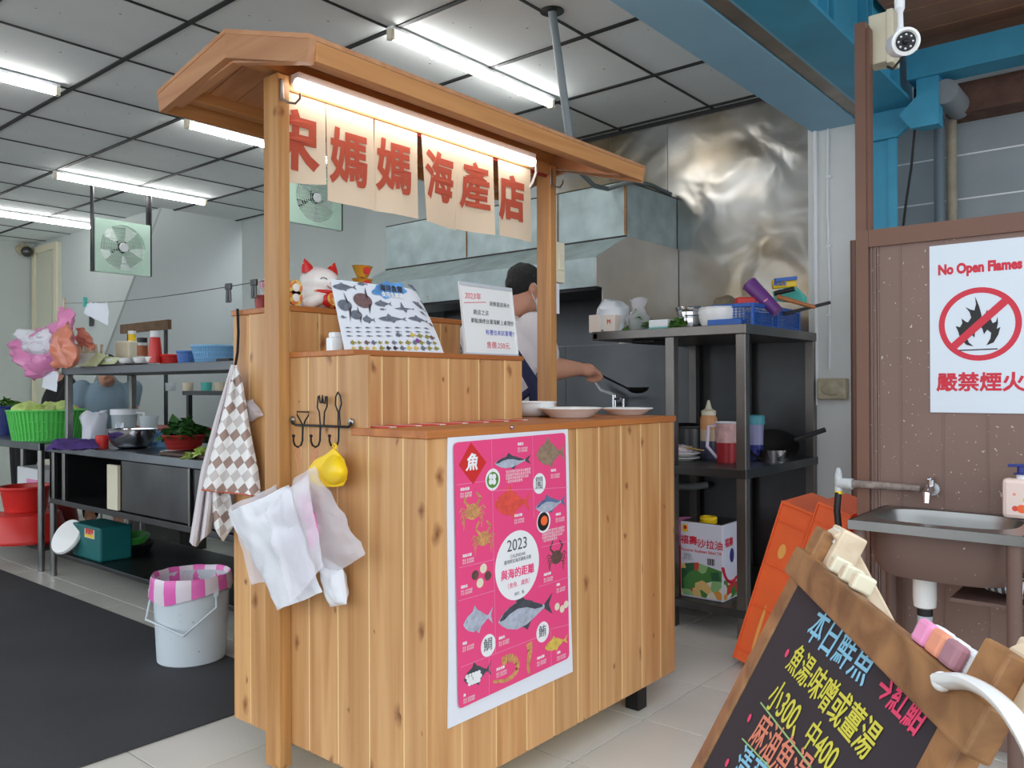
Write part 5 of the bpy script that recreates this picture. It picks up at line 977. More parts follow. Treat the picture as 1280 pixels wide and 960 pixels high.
hand(bd, Wr, hw, Vector((-.2, -.4, .9)), Vector((-.3, .9, .2)), 1.08, .75); hand(bd, LW, Vector((1, -.2, 0)), Z_, -Y_, 1, .6)
blob('body', bd, 'skin', ck_, .008, 5)
sh = MB().ell(tcx-Z_*.14, (.145, .218, .215)).ell(pel+Z_*.1, (.145, .198, .2)).ell(pel+Z_*.0, (.148, .198, .1)).cap(tcx+Z_*.0, .085, tcx+Z_*.045+F*.01, .074).cap(Rs, .086, Rs.lerp(El, .62), .075).cap(Ls, .08, Ls.lerp(LE, .62), .07)
blob('t_shirt', sh, 'shirt_white', ck_, .01, 5)
MB().tube([P(643, 440, x=2.88), P(656, 462, x=2.86), P(668, 482, x=2.87), P(672, 520, x=2.9)], [.022, .026, .03, .03], 8).build('apron_back_strap', 'navy_cloth', ck_, True); MB().tube([P(640, 505, x=2.86), P(655, 494, x=2.85), P(672, 482, x=2.88)], .018, 8).build('apron_back_strap', 'navy_cloth', ck_, True)
ap = MB().ell(pel+Vector((.012, 0, .0)), (.158, .206, .2)).ell(pel+Vector((.0, 0, -.2)), (.155, .205, .3)); blob('apron', ap, 'navy_cloth', ck_, .012, 4)
for sg in (-1, 1): MB().tube([tcx+Vector((-.06, sg*.10, .04)), tcx+Vector((-.15, sg*.06, -.1)), tcx+Vector((-.155, -sg*.03, -.24)), pel+Vector((-.145, -sg*.10, .17))], .02, 8).build('apron_strap', 'navy_cloth', ck_, True)
ha = MB().ell(hc+Up*.045-F*.014, (.082, .098, .078), 20, 14, R3).ell(hc+Up*.02-F*.04, (.078, .07, .075), 16, 12, R3).ell(hc+Up*.085+F*.045, (.062, .055, .034), 16, 10, R3)
hm = MB(); hm = crumple(ha, .008, 30, 3); blob('hair', hm, 'hair', ck_, .006, 2)
MB().ell(hc-Up*.045+F*.058, (.058, .052, .048), 18, 12, R3).build('face_mask', 'white', ck_, True)
for sg in (-1, 1):
    e_ = hc+Rr*sg*.08-F*.012; MB().tube([e_+Up*.022, hc+Rr*sg*.078+F*.03-Up*.0, hc+Rr*sg*.056+F*.07-Up*.03], .002, 5).build('mask_loop', 'white', ck_, True); MB().tube([e_-Up*.03, hc+Rr*sg*.07+F*.03-Up*.065, hc+Rr*sg*.05+F*.06-Up*.075], .002, 5).build('mask_loop', 'white', ck_, True)
    MB().tube([e_+Up*.03, hc+Rr*sg*.078+F*.06+Up*.025, hc+Rr*sg*.062+F*.10+Up*.022], .002, 5).build('glasses_arm', 'black', ck_, True); MB().tube(arc(hc+Rr*sg*.033+F*.105+Up*.015, Rr*.026, Up*.02, 0, 6.283, 16), .002, 5).build('glasses_rim', 'black', ck_, True)
    MB().ell(hc+Rr*sg*.032+F*.085+Up*.015, .012, 10, 8).build('eye', 'white', ck_, True)
    lg = MB().cap(pel+Y_*sg*.09, .115, pel+Vector((.01, sg*.1, -.45)), .08).cap(pel+Vector((.01, sg*.1, -.45)), .08, pel+Vector((-.02, sg*.1, -.86)), .06); blob('trouser_leg', lg, 'black_cloth', ck_, .014, 3)
# ladle in his hand
hp_ = Wr+hw*.075; lb_ = P(797, 489, x=3.62); ld = thing('ladle', 'black long-handled ladle held by the cook', 'ladle', lb_)
MB().tube([hp_-(lb_-hp_).normalized()*.06, hp_, lb_+Vector((-.055, .02, .012))], [.0065, .006, .005], 8).build('handle', 'black_metal', ld, True); MB().lathe(lb_-Z_*.012, [(.0005, 0), (.03, .004), (.05, .016), (.06, .032), (.056, .032), (.046, .02), (.0005, .006)], 24).build('bowl', 'black_metal', ld, True)
# two people working far behind the over-shelf
def seated(label, base, F, shirt, hoff, arm):
    t = thing('person', label, 'person', (base.x, base.y, 0)); F = F.normalized(); Rr = F.cross(Z_); sh_ = Vector((base.x, base.y, 1.12)); pv = Vector((base.x, base.y, .60))-F*.08; hc = sh_+hoff
    b_ = MB(); _, R_, Up, R3 = head(b_, hc, (F-Z_*.5)); b_.cap(sh_+Z_*.02, .06, hc-Z_*.07, .058).ell(sh_-Z_*.2, (.16, .16, .24)).ell(pv, (.17, .17, .14))
    for sg in (-1, 1):
        s0 = sh_+Rr*sg*.19-Z_*.02; e0 = s0+arm+Rr*sg*.02; w0 = e0+F*.18-Z_*.06; b_.cap(s0, .055, e0, .043).cap(e0, .043, w0, .03); hand(b_, w0, F, Z_, -Rr*sg, 1, .5)
        k0 = pv+Rr*sg*.1+F*.40; b_.cap(pv+Rr*sg*.09, .09, k0, .07).cap(k0, .068, k0-Z_*.5+F*.02, .045).cap(k0-Vector((0, 0, .545))+F*.0, .04, k0-Vector((0, 0, .555))+F*.14, .035)
    blob('body', b_, 'skin', t, .012, 4); s_ = MB().ell(sh_-Z_*.18, (.19, .19, .25)).ell(pv+Z_*.06, (.185, .185, .18)).cap(sh_+Z_*.0, .09, sh_+Z_*.03, .075)
    for sg in (-1, 1): s0 = sh_+Rr*sg*.19-Z_*.02; s_.cap(s0, .075, s0+arm*.5, .066)
    blob('shirt', s_, shirt, t, .014, 4); blob('hair', MB().ell(hc+Up*.04-(F*.02), (.084, .098, .082), 18, 12, R3).ell(hc-F*.04, (.078, .07, .078), 16, 10, R3), 'hair', t, .008, 2)
    for sg in (-1, 1): k0 = pv+Rr*sg*.1+F*.40; blob('trouser_leg', MB().cap(pv+Rr*sg*.09, .105, k0, .085).cap(k0, .085, k0-Z_*.48, .06), 'black_cloth', t, .016, 3)
    st = thing('stool', 'round stool under the '+('black' if shirt == 'black_cloth' else 'blue grey')+' shirted worker', 'stool', (pv.x, pv.y, 0)); MB().lathe((pv.x, pv.y, .44), [(.16, 0), (.165, .01), (.16, .03)], 24, cap=True).build('seat', 'dark_red', st, True)
    for k in range(4): a = math.pi/4+k*math.pi/2; MB().tube([(pv.x+.12*math.cos(a), pv.y+.12*math.sin(a), .44), (pv.x+.17*math.cos(a), pv.y+.17*math.sin(a), 0)], .012, 8).build('leg', 'steel', st, True)
b1_ = P(82, 490, x=2.95); seated('worker in black shirt with bare arm behind the over-shelf', Vector((b1_.x, b1_.y, 0)), Vector((-.75, .1, 0)), 'black_cloth', Vector((-.14, .03, .2)), Vector((-.1, .05, -.25)))
b2_ = P(128, 490, x=3.05); seated('worker in blue grey shirt bending behind the over-shelf', Vector((b2_.x, b2_.y-.1, 0)), Vector((-.4, -.75, 0)), 'blue_grey_cloth', Vector((-.1, -.2, .14)), Vector((-.08, -.1, -.25)))

# ================================================================== HOOD AND BACK WALL
hd_ = thing('range_hood', 'grimy galvanised extraction hood above the stove', 'hood', (3.8, 3.2, 1.6)); HY0, HY1 = 2.302, 4.2
MB().box(3.7, 4.24, HY0, HY1, 1.89, 2.18).build('duct_box', 'galv', hd_, bevel=.003)
MB().prism([(3.40, HY0, 1.745), (3.70, HY0, 1.89), (4.24, HY0, 1.89), (4.24, HY0, 1.745)], (0, HY1-HY0, 0)).build('canopy', 'galv', hd_)
MB().prism([(3.402, HY0-.008, 1.602), (3.402, HY0-.008, 1.743), (3.70, HY0-.008, 1.888), (4.24, HY0-.008, 1.888), (4.24, HY0-.008, 1.34), (3.46, HY0-.008, 1.34), (3.46, HY0-.008, 1.602)], (0, .008, 0)).build('side_cheek', 'steel_pale', hd_)
MB().box(3.40, 3.415, HY0, HY1, 1.60, 1.745).build('front_lip', 'galv', hd_); MB().box(3.415, 4.24, HY0, HY0+.012, 1.60, 1.745).build('side_lip', 'galv', hd_); MB().box(3.415, 4.24, HY1-.012, HY1, 1.60, 1.745).build('side_lip', 'galv', hd_)
for k in range(4): y0 = HY0+.05+k*.46; MB().prism([(3.44, y0, 1.61), (3.9, y0, 1.72), (3.9, y0, 1.735), (3.44, y0, 1.625)], (0, .44, 0)).build('grease_filter', 'black_metal', hd_)
MB().box(3.42, 3.75, HY0+.012, HY1, 1.585, 1.60).build('drip_tray', 'black_metal', hd_)
MB().box(3.695, 3.70, HY0, HY1, 1.882, 1.897).build('seam', pbr('soot', (52, 48, 42), .8), hd_)
for y in (2.75, 3.45): MB().box(3.694, 3.70, y, y+.006, 1.9, 2.18).build('joint_strip', pbr('rust', (150, 110, 70), .8, var=.3, vs=30), hd_)
MB().box(3.69, 3.698, HY0-.004, HY0+.01, 1.9, 2.18).build('corner_strip', 'rust', hd_)
MB().box(3.7, 4.24, HY0, HY1, 2.18, 2.186).build('top_rim', 'soot', hd_)
sv = thing('gas_range', 'dark steel wok range under the hood behind the cook', 'stove', (3.9, 3.2, 0)); MB().box(3.5, 4.23, 2.4, 4.15, 0, .78).build('body', 'steel_dark', sv, bevel=.01)
for y in (2.8, 3.35, 3.85): MB().lathe((3.82, y, .78), [(.2, 0), (.2, .03), (.16, .03), (.15, 0)], 24).build('burner_ring', 'black_metal', sv, True)
# black hose and conduit running from the ceiling to the hood
p0, p1 = P(690, 14, z=2.65), P(711, 165, y=2.06)
tag(MB().tube([p0, p1, p1+(p1-p0)*.22], .017, 12).build('conduit_pipe', pbr('conduit_grey', (142, 152, 156), .45), smooth=True), 'grey conduit pipe slanting from ceiling hole to behind the roof', 'pipe')
tag(MB().tube([p1+(p1-p0)*.23, P(722, 212, x=3.2), P(742, 232, x=3.5), P(760, 236, x=3.66), P(790, 226, x=3.69), P(815, 232, x=4.0), P(838, 243, x=4.2)], .013, 10).build('flex_hose', pbr('hose_grey', (92, 98, 98), .5), smooth=True), 'dark flexible hose draped over the hood corner', 'hose')
tag(MB().lathe(p0+Vector((0, 0, -.003)), [(.05, 0), (.05, .003)], 20, cap=True).build('ceiling_hole', 'black'), 'black hole in the ceiling panel around the conduit', 'hole')
# wall tap above the wok station
q = P(768, 505, x=4.18); tp = thing('kitchen_tap', 'chrome tap with white lever on the steel back wall', 'tap', q)
MB().tube([q+X_*.06, q, q+Z_*.02], .012, 10).build('inlet', 'chrome', tp, True); MB().tube([q-Z_*.05, q+Z_*.055], .016, 12).build('body', 'chrome', tp, True); MB().tube([q+Z_*.03, q+Vector((-.06, -.08, .04)), q+Vector((-.09, -.12, .03)), q+Vector((-.09, -.12, -.05))], .009, 10).build('spout', 'chrome', tp, True)
MB().tube([q+Z_*.055, q+Vector((0, .03, .065)), q+Vector((-.01, .09, .085)), q+Vector((-.01, .13, .13))], [.012, .012, .012, .006], 10).build('lever', 'white_gloss', tp, True)

# ================================================================== RIGHT STEEL SHELF
SX0, SX1, SY0, SY1 = 3.35, 4.22, 1.49, 2.288; SZ = (.13, .737, 1.368)
sf = thing('steel_shelf', 'stainless three-tier shelf beside the stall, cluttered with kitchenware', 'shelf', ((SX0+SX1)/2, 1.8, 0))
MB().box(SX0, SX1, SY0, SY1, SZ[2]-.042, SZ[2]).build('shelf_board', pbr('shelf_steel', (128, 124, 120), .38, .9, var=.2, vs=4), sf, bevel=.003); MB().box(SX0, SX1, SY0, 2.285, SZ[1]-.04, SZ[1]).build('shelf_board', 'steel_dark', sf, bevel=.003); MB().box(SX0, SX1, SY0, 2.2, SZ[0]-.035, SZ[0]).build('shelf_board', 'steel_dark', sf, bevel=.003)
for x, y in ((SX0+.004, SY0+.004), (SX1-.05, SY0+.004), (SX0+.004, 1.84), (SX1-.05, 1.84), (SX1-.05, 2.15)):
    MB().box(x, x+.045, y, y+.045, 0, SZ[2]-.042).build('leg', 'shelf_steel', sf, bevel=.003)
MB().box(SX0, SX0+.004, SY1-.03, SY1-.01, SZ[2]-.034, SZ[2]-.01).build('corner_sticker', 'salmon', sf)
tag(MB().box(SX0+.1, SX0+.3, 2.0, 2.12, SZ[2]-.06, SZ[2]-.0425).build('magnet_holder', 'black', bevel=.004), 'black holder fixed under the steel top shelf', 'holder')
def tsh(px, x): q_ = P(px, 405, x=x); q_.z = SZ[2]; return q_
def msh(px, x): q_ = P(px, 575, x=x); q_.z = SZ[1]; return q_
c = tsh(766, 3.5); o = tag(crumple(MB().lathe(c+Z_*.001, [(.05, 0), (.085, .01), (.09, .06), (.085, .12), (.05, .16), (.0005, .165)], 26, sy=.95), .02, 14, 3).build('white_bag', 'film_white', smooth=True, ang=35), 'crumpled white plastic bag of boxes at the shelf end', 'plastic bag')
for i, (dy, h_) in enumerate(((.05, .09), (-.035, .085))):
    b_ = thing('paper_carton', ['cream carton at the outer end of the top shelf', 'cream carton with small red mark on the top shelf'][i], 'carton', c+Vector((-.06, dy, 0))); MB().box(c.x-.09, c.x-.03, c.y+dy-.035, c.y+dy+.035, SZ[2]+.0005, SZ[2]+h_).build('box', pbr('carton', (236, 222, 208), .7), b_, bevel=.003)
    if i: text('M', .03, (c.x-.0905, c.y+dy, SZ[2]+.05), -Y_, Z_, 'red', b_, bold=.03)
c = tsh(798, 3.5); tag(crumple(MB().lathe(c+Z_*.001, [(.05, 0), (.068, .02), (.066, .06), (.04, .10), (.03, .12), (.05, .155), (.04, .16), (.0005, .13)], 26), .016, 16, 8).build('clear_bag', 'film_clear', smooth=True, ang=35), 'clear plastic bag of greens tied on the top shelf', 'plastic bag'); leaves('bagged_greens', 'green leaves inside the tied clear bag', 'vegetables', c+Z_*.012, .045, .06, 'leaf', 60, .05, 9)
c = tsh(827, 3.48); tag(MB().box(c.x-.03, c.x+.08, c.y-.05, c.y+.055, SZ[2]+.012, SZ[2]+.05).build('foam_pack', 'white', bevel=.006), 'white foam food pack on a teal dish', 'pack'); tag(MB().box(c.x-.035, c.x+.08, c.y-.055, c.y+.055, SZ[2]+.0005, SZ[2]+.0115).build('teal_dish', 'teal_plastic', bevel=.003), 'flat teal dish under the white foam pack', 'dish'); leaves('herb_bunch', 'small green herb bunch beside the foam pack', 'herbs', Vector((c.x, c.y-.085, SZ[2]+.004)), .03, .04, 'leaf', 40, .04, 12)
for i in range(3): c = tsh(863, 3.56); c.z = SZ[2]+[.0, .028, .075][i]; bowl('steel_pot', ['lowest steel pot of the nested stack', 'middle steel pot of the nested stack', 'topmost steel basin of the nested stack, tilting'][i], 'pot', c, [.062, .064, .07][i], [.065, .062, .03][i], 'chrome', rb=[.05, .052, .05][i], group='nested steel pots')
c = tsh(902, 3.52); bowl('white_basin', 'white oval plastic basin on the top shelf', 'basin', c, .105, .088, 'white_gloss', rb=.08)
# blue basket and what is in it
BX0, BX1, BY0, BY1, BZ0, BZ1 = 3.46, 4.0, 1.505, 1.70, SZ[2]+.001, SZ[2]+.10
bb = thing('blue_crate', 'blue mesh plastic crate on the shelf corner full of utensils', 'crate', ((BX0+BX1)/2, (BY0+BY1)/2, SZ[2]))
MB().box(BX0, BX1, BY0, BY1, BZ0, BZ0+.006).build('base', 'blue_plastic', bb)
for (x0, x1, y0, y1) in ((BX0-.008, BX1+.008, BY0-.008, BY0+.006), (BX0-.008, BX1+.008, BY1-.006, BY1+.008), (BX0-.008, BX0+.006, BY0+.006, BY1-.006), (BX1-.006, BX1+.008, BY0+.006, BY1-.006)): MB().box(x0, x1, y0, y1, BZ1-.018, BZ1).build('rim', 'blue_plastic', bb, bevel=.003)
mm = MB()
for k in range(30): x = BX0+(BX1-BX0)*k/29; mm.box(x-.002, x+.002, BY0-.002, BY0+.002, BZ0, BZ1-.01); mm.box(x-.002, x+.002, BY1-.002, BY1+.002, BZ0, BZ1-.01)
for k in range(12): y = BY0+(BY1-BY0)*k/11; mm.box(BX0-.002, BX0+.002, y-.002, y+.002, BZ0, BZ1-.01); mm.box(BX1-.002, BX1+.002, y-.002, y+.002, BZ0, BZ1-.01)
for k in range(6): z = BZ0+.012*k+.008; mm.box(BX0, BX1, BY0-.002, BY0+.002, z, z+.003); mm.box(BX0, BX1, BY1-.002, BY1+.002, z, z+.003); mm.box(BX0-.002, BX0+.002, BY0, BY1, z, z+.003); mm.box(BX1-.002, BX1+.002, BY0, BY1, z, z+.003)
mm.build('mesh_sides', 'blue_plastic', bb)['kind'] = 'stuff'
for x in (BX0, (BX0+BX1)/2, BX1): MB().box(x-.008, x+.008, BY0-.006, BY0+.006, BZ0, BZ1-.015).build('upright', 'blue_plastic', bb)
q = tsh(958, 3.7); a = P(961, 379, x=3.6); e = P(937, 355, x=3.6); d = (e-a).normalized(); o = thing('tumbler', 'purple plastic tumbler tilted in the blue crate', 'cup', a-d*.03); MB().tube([a-d*.06, a, e], [.026, .03, .036], 20).build('cup', pbr('purple_plastic', (112, 62, 134), .3), o, True); MB().lathe(e, [(.036, -.004), (.038, 0), (.036, .003), (.03, 0)], 20, d).build('rim', 'purple_plastic', o, True)
for k in range(4): MB().ell(a+d*.01+d*.006*k-RGT*(.012-.01*k)+towardcam(a)*.031, .005, 8, 6).build('mark_print', 'pink_soft', o)
tag(MB().obox(P(932, 378, x=3.58), RGT, Z_, FWD, .045, .022, .03).build('red_box', 'red_plastic', bevel=.006), 'red plastic box sticking out of the blue crate', 'box')
c = P(906, 376, x=3.75); tag(crumple(MB().ell(c+Z_*-.02, (.06, .06, .045), 16, 10), .012, 25, 2).build('wire_scourer', pbr('scourer', (146, 132, 108), .6, .3, bump=.8, bs=120), smooth=True), 'bundle of brown wire mesh beside the red box', 'scourer')
sp_ = thing('sponge_packet', 'yellow and blue sponge packet on top of the blue crate', 'packet', P(980, 356, x=3.72)); MB().obox(P(980, 354, x=3.72), (RGT+Z_*.1), (Z_-RGT*.1), FWD, .055, .022, .015).build('packet', 'yellow_plastic', sp_, bevel=.006); MB().obox(P(982, 349, x=3.70), (RGT+Z_*.1), (Z_-RGT*.1), FWD, .05, .008, .012).build('print_band', 'blue_plastic', sp_); text('菜瓜布', .02, P(975, 355, x=3.68), RGT, Z_, 'blue_plastic', sp_, bold=.04)
tag(MB().prism([P(965, 365, x=3.75), P(990, 356, x=3.75), P(1005, 370, x=3.75), P(1005, 380, x=3.75), P(968, 376, x=3.75)], (.04, 0, 0)).build('dustpan', 'teal_plastic', bevel=.004), 'teal plastic scoop behind the sponge packet', 'scoop')
tag(MB().tube([P(968, 367, x=3.66), P(993, 361, x=3.68)], .011, 10).build('kitchen_knife', 'black', smooth=True), 'black knife handle lying across the teal scoop', 'knife')
tag(MB().tube([P(972, 371, x=3.6), P(1018, 384, x=3.75)], [.011, .009], 10).build('wooden_spatula', pbr('handle_wood', (178, 112, 62), .5), smooth=True), 'round wooden utensil handle resting on the crate rim', 'handle')
tag(MB().bar(P(978, 393, x=3.8), P(1038, 378, x=3.95), .016, .016).build('cleaning_brush', 'black', bevel=.004), 'black brush handle poking past the crate corner', 'brush')
tag(MB().box(3.41, 3.44, 1.54, 1.70, SZ[2]+.0005, SZ[2]+.03).build('blue_tray', 'blue_plastic', bevel=.003), 'thin dark blue tray before the blue crate', 'tray')
# middle shelf
def mid(px, py): return Vector(P(px, py, z=SZ[1]))
c = mid(886, 574); c.z = SZ[1]; r_ = S(c, 10.5); h_ = S(c, 55)
o = thing('squeeze_bottle', 'squeeze bottle of orange and dark sauce with pale nozzle', 'bottle', c); MB().lathe(c, [(r_*.95, 0), (r_, .004), (r_, h_*.42)], 22).build('dark_sauce', pbr('soy', (70, 72, 92), .3), o, True); MB().lathe(c+Z_*h_*.42, [(r_, 0), (r_, h_*.26)], 22).build('clear_band', pbr('sauce_pale', (206, 178, 150), .3), o, True); MB().lathe(c+Z_*h_*.68, [(r_, 0), (r_, h_*.25), (r_*.8, h_*.32)], 22, cap=True).build('orange_band', pbr('sauce_orange', (214, 150, 96), .35), o, True)
MB().lathe(c+Z_*h_*1.0, [(r_*.85, 0), (r_*.85, h_*.1), (r_*.4, h_*.15), (r_*.12, h_*.34)], 18, cap=True).build('nozzle', 'cream', o, True)
c = mid(908, 578); r_ = S(c, 14); h_ = S(c, 50); o = thing('sauce_jug', 'clear jug of red sauce with white handle on middle shelf', 'jug', c); MB().lathe(c, [(r_*.85, 0), (r_*.92, h_*.5)], 24).build('sauce', pbr('red_sauce', (170, 44, 52), .3), o, True); MB().lathe(c+Z_*h_*.5, [(r_*.92, .0), (r_, h_*.5), (r_*.94, h_*.5), (r_*.9, .01)], 24).build('jug', pbr('jug_pink', (222, 178, 176), .25, var=.25, vs=30), o, True); ring(c+Z_*h_, r_, .004, 24).build('rim', 'white', o, True)
L_ = -RGT; MB().tube([c+L_*r_*.9+Z_*h_*.92, c+L_*(r_+S(c, 8))+Z_*h_*.9, c+L_*(r_+S(c, 10))+Z_*h_*.4, c+L_*r_*.85+Z_*h_*.12], .008, 8).build('handle', pbr('lilac', (214, 204, 226), .4), o, True)
c = mid(944, 574); r_ = S(c, 11); h_ = S(c, 46); o = thing('blue_jar', 'tall blue tinted jar with teal lid on middle shelf', 'jar', c); MB().lathe(c, [(r_*.85, 0), (r_*.9, h_*.4)], 22).build('lower_body', pbr('deep_blue', (44, 52, 130), .3), o, True); MB().lathe(c+Z_*h_*.4, [(r_*.9, 0), (r_*.96, h_*.6)], 22, cap=True).build('upper_body', pbr('pale_blue', (150, 150, 190), .3), o, True); MB().lathe(c+Z_*h_, [(r_*1.08, -.01), (r_*1.08, h_*.16), (r_*.95, h_*.2)], 22, cap=True).build('lid', pbr('teal_lid', (70, 150, 164), .4), o, True)
c = P(966, 560, x=3.9); c.z = SZ[1]; o = thing('wok', 'dark wok leaning on its side at the back of middle shelf', 'wok', c); ax_ = Vector((-.55, -.25, .8)).normalized(); MB().lathe(c+Z_*.07, [(.0005, -.055), (.06, -.045), (.12, .0), (.125, .0), (.06, -.05)], 26, ax_).build('pan', 'black_metal', o, True); MB().tube([c+Vector((.02, -.10, .10)), c+Vector((.1, -.22, .15))], .012, 8).build('handle', 'black', o, True)
c = mid(965, 575); tag(MB().lathe(c+Vector((.02, 0, .0005)), [(.07, 0), (.08, .05), (.076, .05), (.06, .004), (.0005, .004)], 24).build('steel_dish', 'chrome', smooth=True), 'small steel dish under the leaning wok', 'dish')
c = P(868, 560, x=3.85); c.z = SZ[1]; bowl('stock_pot', 'dark steel pot behind the squeeze bottle', 'pot', c, .1, .15, 'steel_dark', rb=.095)
c = P(849, 545, x=3.98); c.z = SZ[1]; o = thing('frying_pan', 'black frying pan edge showing beside the stall counter', 'pan', c); MB().lathe(c+Z_*.12, [(.07, 0), (.11, .04), (.107, .04), (.07, .006), (.0005, .006)], 26).build('pan', 'black_metal', o, True); MB().lathe(c, [(.09, 0), (.09, .12)], 20, cap=True).build('burner_base', 'steel_dark', o, True)
for i in range(2): c = mid(848, 576); c.x += .04; c.z = SZ[1]+.022*i; plate('plate', ['lower white plate of food beside the stall', 'upper white plate of food with chopsticks beside the stall'][i], c, .085, .014, 'plates on the middle shelf')
c.z += .02; tag(crumple(MB().ell(c+Z_*.01, (.055, .055, .02), 16, 10), .012, 30, 4).build('sliced_squid', pbr('squid', (224, 214, 220), .4, var=.2, vs=60), smooth=True), 'pale sliced seafood piled on the upper plate', 'food')
for i in range(4): tag(MB().tube([c+Vector((-.02, -.02+.012*i, .02)), c+Vector((-.05, -.14+.02*i, .016+.003*i))], .003, 6).build('chopstick', pbr('bamboo', (206, 166, 96), .5), smooth=True), 'bamboo chopstick lying across the upper plate', 'chopstick', 'chopsticks on the plate')
c = mid(846, 562); c.x += .1; c.y += .05; c.z = SZ[1]; bowl('teal_bowl', 'small teal bowl behind the plates on middle shelf', 'bowl', c, .05, .07, 'teal_plastic', rb=.03)
# bottom shelf: oil tin and pink bin
p = P(904, 754, z=SZ[0]); w_ = .212; ot = thing('oil_tin', 'square cooking oil tin with vegetable picture on bottom shelf', 'tin', (p.x+w_/2, p.y+w_/2, SZ[0])); hT = .345
pbr('tin_white', (222, 224, 240), .35); pbr('tin_red', (214, 36, 66), .4); m, nt, b = nodes('veg_print'); N, L = nt.nodes.new, nt.links.new
tc = N('ShaderNodeTexCoord'); vo = N('ShaderNodeTexVoronoi'); vo.inputs['Scale'].default_value = 24; L(tc.outputs['Object'], vo.inputs['Vector']); sp = N('ShaderNodeSeparateColor'); L(vo.outputs['Color'], sp.inputs[0]); rp = N('ShaderNodeValToRGB'); rp.color_ramp.interpolation = 'CONSTANT'; e = rp.color_ramp.elements; e[0].color = lin((70, 130, 60)); e[1].position = .32; e[1].color = lin((142, 190, 130))
for ps, cl in ((.5, (40, 92, 60)), (.62, (224, 190, 120)), (.74, (206, 70, 60)), (.84, (230, 226, 210)), (.93, (232, 160, 70))): x = e.new(ps); x.color = lin(cl)
L(sp.outputs[0], rp.inputs[0]); L(rp.outputs[0], b.inputs['Base Color']); b.inputs['Roughness'].default_value = .35; M['veg_print'] = m
MB().box(p.x, p.x+w_, p.y, p.y+w_, SZ[0]+.0005, SZ[0]+hT).build('body', 'tin_white', ot, bevel=.006); MB().box(p.x+.006, p.x+w_-.006, p.y+.006, p.y+w_-.006, SZ[0]+hT, SZ[0]+hT+.003).build('lid', 'chrome', ot); ring((p.x+.10, p.y+.12, SZ[0]+hT+.01), .032, .01, 20).build('pour_ring', 'yellow_plastic', ot, True)
x0 = p.x-.0008; zt_ = SZ[0]+hT
MB().poly([(x0, p.y+.006, SZ[0]+.01), (x0, p.y+w_-.006, SZ[0]+.01), (x0, p.y+w_-.006, SZ[0]+.15), (x0, p.y+w_*.6, SZ[0]+.165), (x0, p.y+.006, SZ[0]+.14)]).build('picture_print', 'veg_print', ot); MB().poly([(p.x+.006, p.y-.0008, SZ[0]+.01), (p.x+w_-.006, p.y-.0008, SZ[0]+.01), (p.x+w_-.006, p.y-.0008, SZ[0]+.06), (p.x+.006, p.y-.0008, SZ[0]+.10)]).build('picture_print', 'veg_print', ot)
yc = p.y+w_/2; text('福壽', .042, (x0, p.y+w_*.79, zt_-.085), -Y_, Z_, 'tin_red', ot, bold=.025); text('大\n豆', .018, (x0, p.y+w_*.58, zt_-.09), -Y_, Z_, 'tin_red', ot, spacing=.8); text('沙拉油', .042, (x0, p.y+w_*.29, zt_-.095), -Y_, Z_, 'tin_red', ot, bold=.02); text('Fwusow Soybean Salad Oil', .0185, (x0, yc, zt_-.128), -Y_, Z_, 'tin_red', ot, bold=.02)
MB().box(x0-.0002, x0, p.y+w_-.04, p.y+w_-.012, zt_-.045, zt_-.012).build('logo_print', 'yellow_plastic', ot); MB().lathe((x0-.0004, p.y+w_-.026, zt_-.026), [(.009, 0), (.0005, .0004)], 14, (-1, 0, 0)).build('logo_print', 'tin_red', ot)
text('營養標示\n品名 成分\n淨重 18公斤', .010, (x0, p.y+w_*.82, zt_-.16), -Y_, Z_, 'print_grey', ot); 
for k in range(9): MB().box(x0-.0002, x0, p.y+.04+.004*k, p.y+.042+.004*k+.0008*(k % 3), zt_-.185, zt_-.155).build('barcode_print', 'print_dark', ot)
MB().tube(arc((p.x+.09, p.y-.0008, SZ[0]+.20), X_*.10, Z_*.12, 3.5, 5.2, 10), .008, 4).build('swoosh_print', 'tin_red', ot); MB().lathe((p.x+.09, p.y-.0008, SZ[0]+.2), [(.022, 0), (.0005, .0004)], 18, (0, -1, 0), sy=1.5).build('emblem_print', 'deep_blue', ot); text('福壽', .042, (p.x+.06, p.y-.001, zt_-.085), X_, Z_, 'tin_red', ot, bold=.025)
c = P(846, 655, x=3.62); c = Vector((3.66, c.y+.02, SZ[0])); o = thing('waste_bin', 'red bin with pink liner bag beside the oil tin', 'bin', c); MB().lathe(c, [(.09, 0), (.11, .27), (.105, .27), (.08, .006), (.0005, .006)], 24).build('bin', 'red_plastic', o, True); crumple(MB().lathe(c, [(.115, .2), (.12, .27), (.118, .30), (.095, .29), (.09, .2)], 28), .012, 18, 2).build('liner', 'film_pink', o, True)
tag(MB().tube([P(842, 608, x=4.15), P(868, 608, x=4.15), P(884, 606, x=4.2)], .02, 10).build('drain_pipe', 'grey_pvc', smooth=True), 'grey drain pipe on the dark wall under middle shelf', 'pipe')
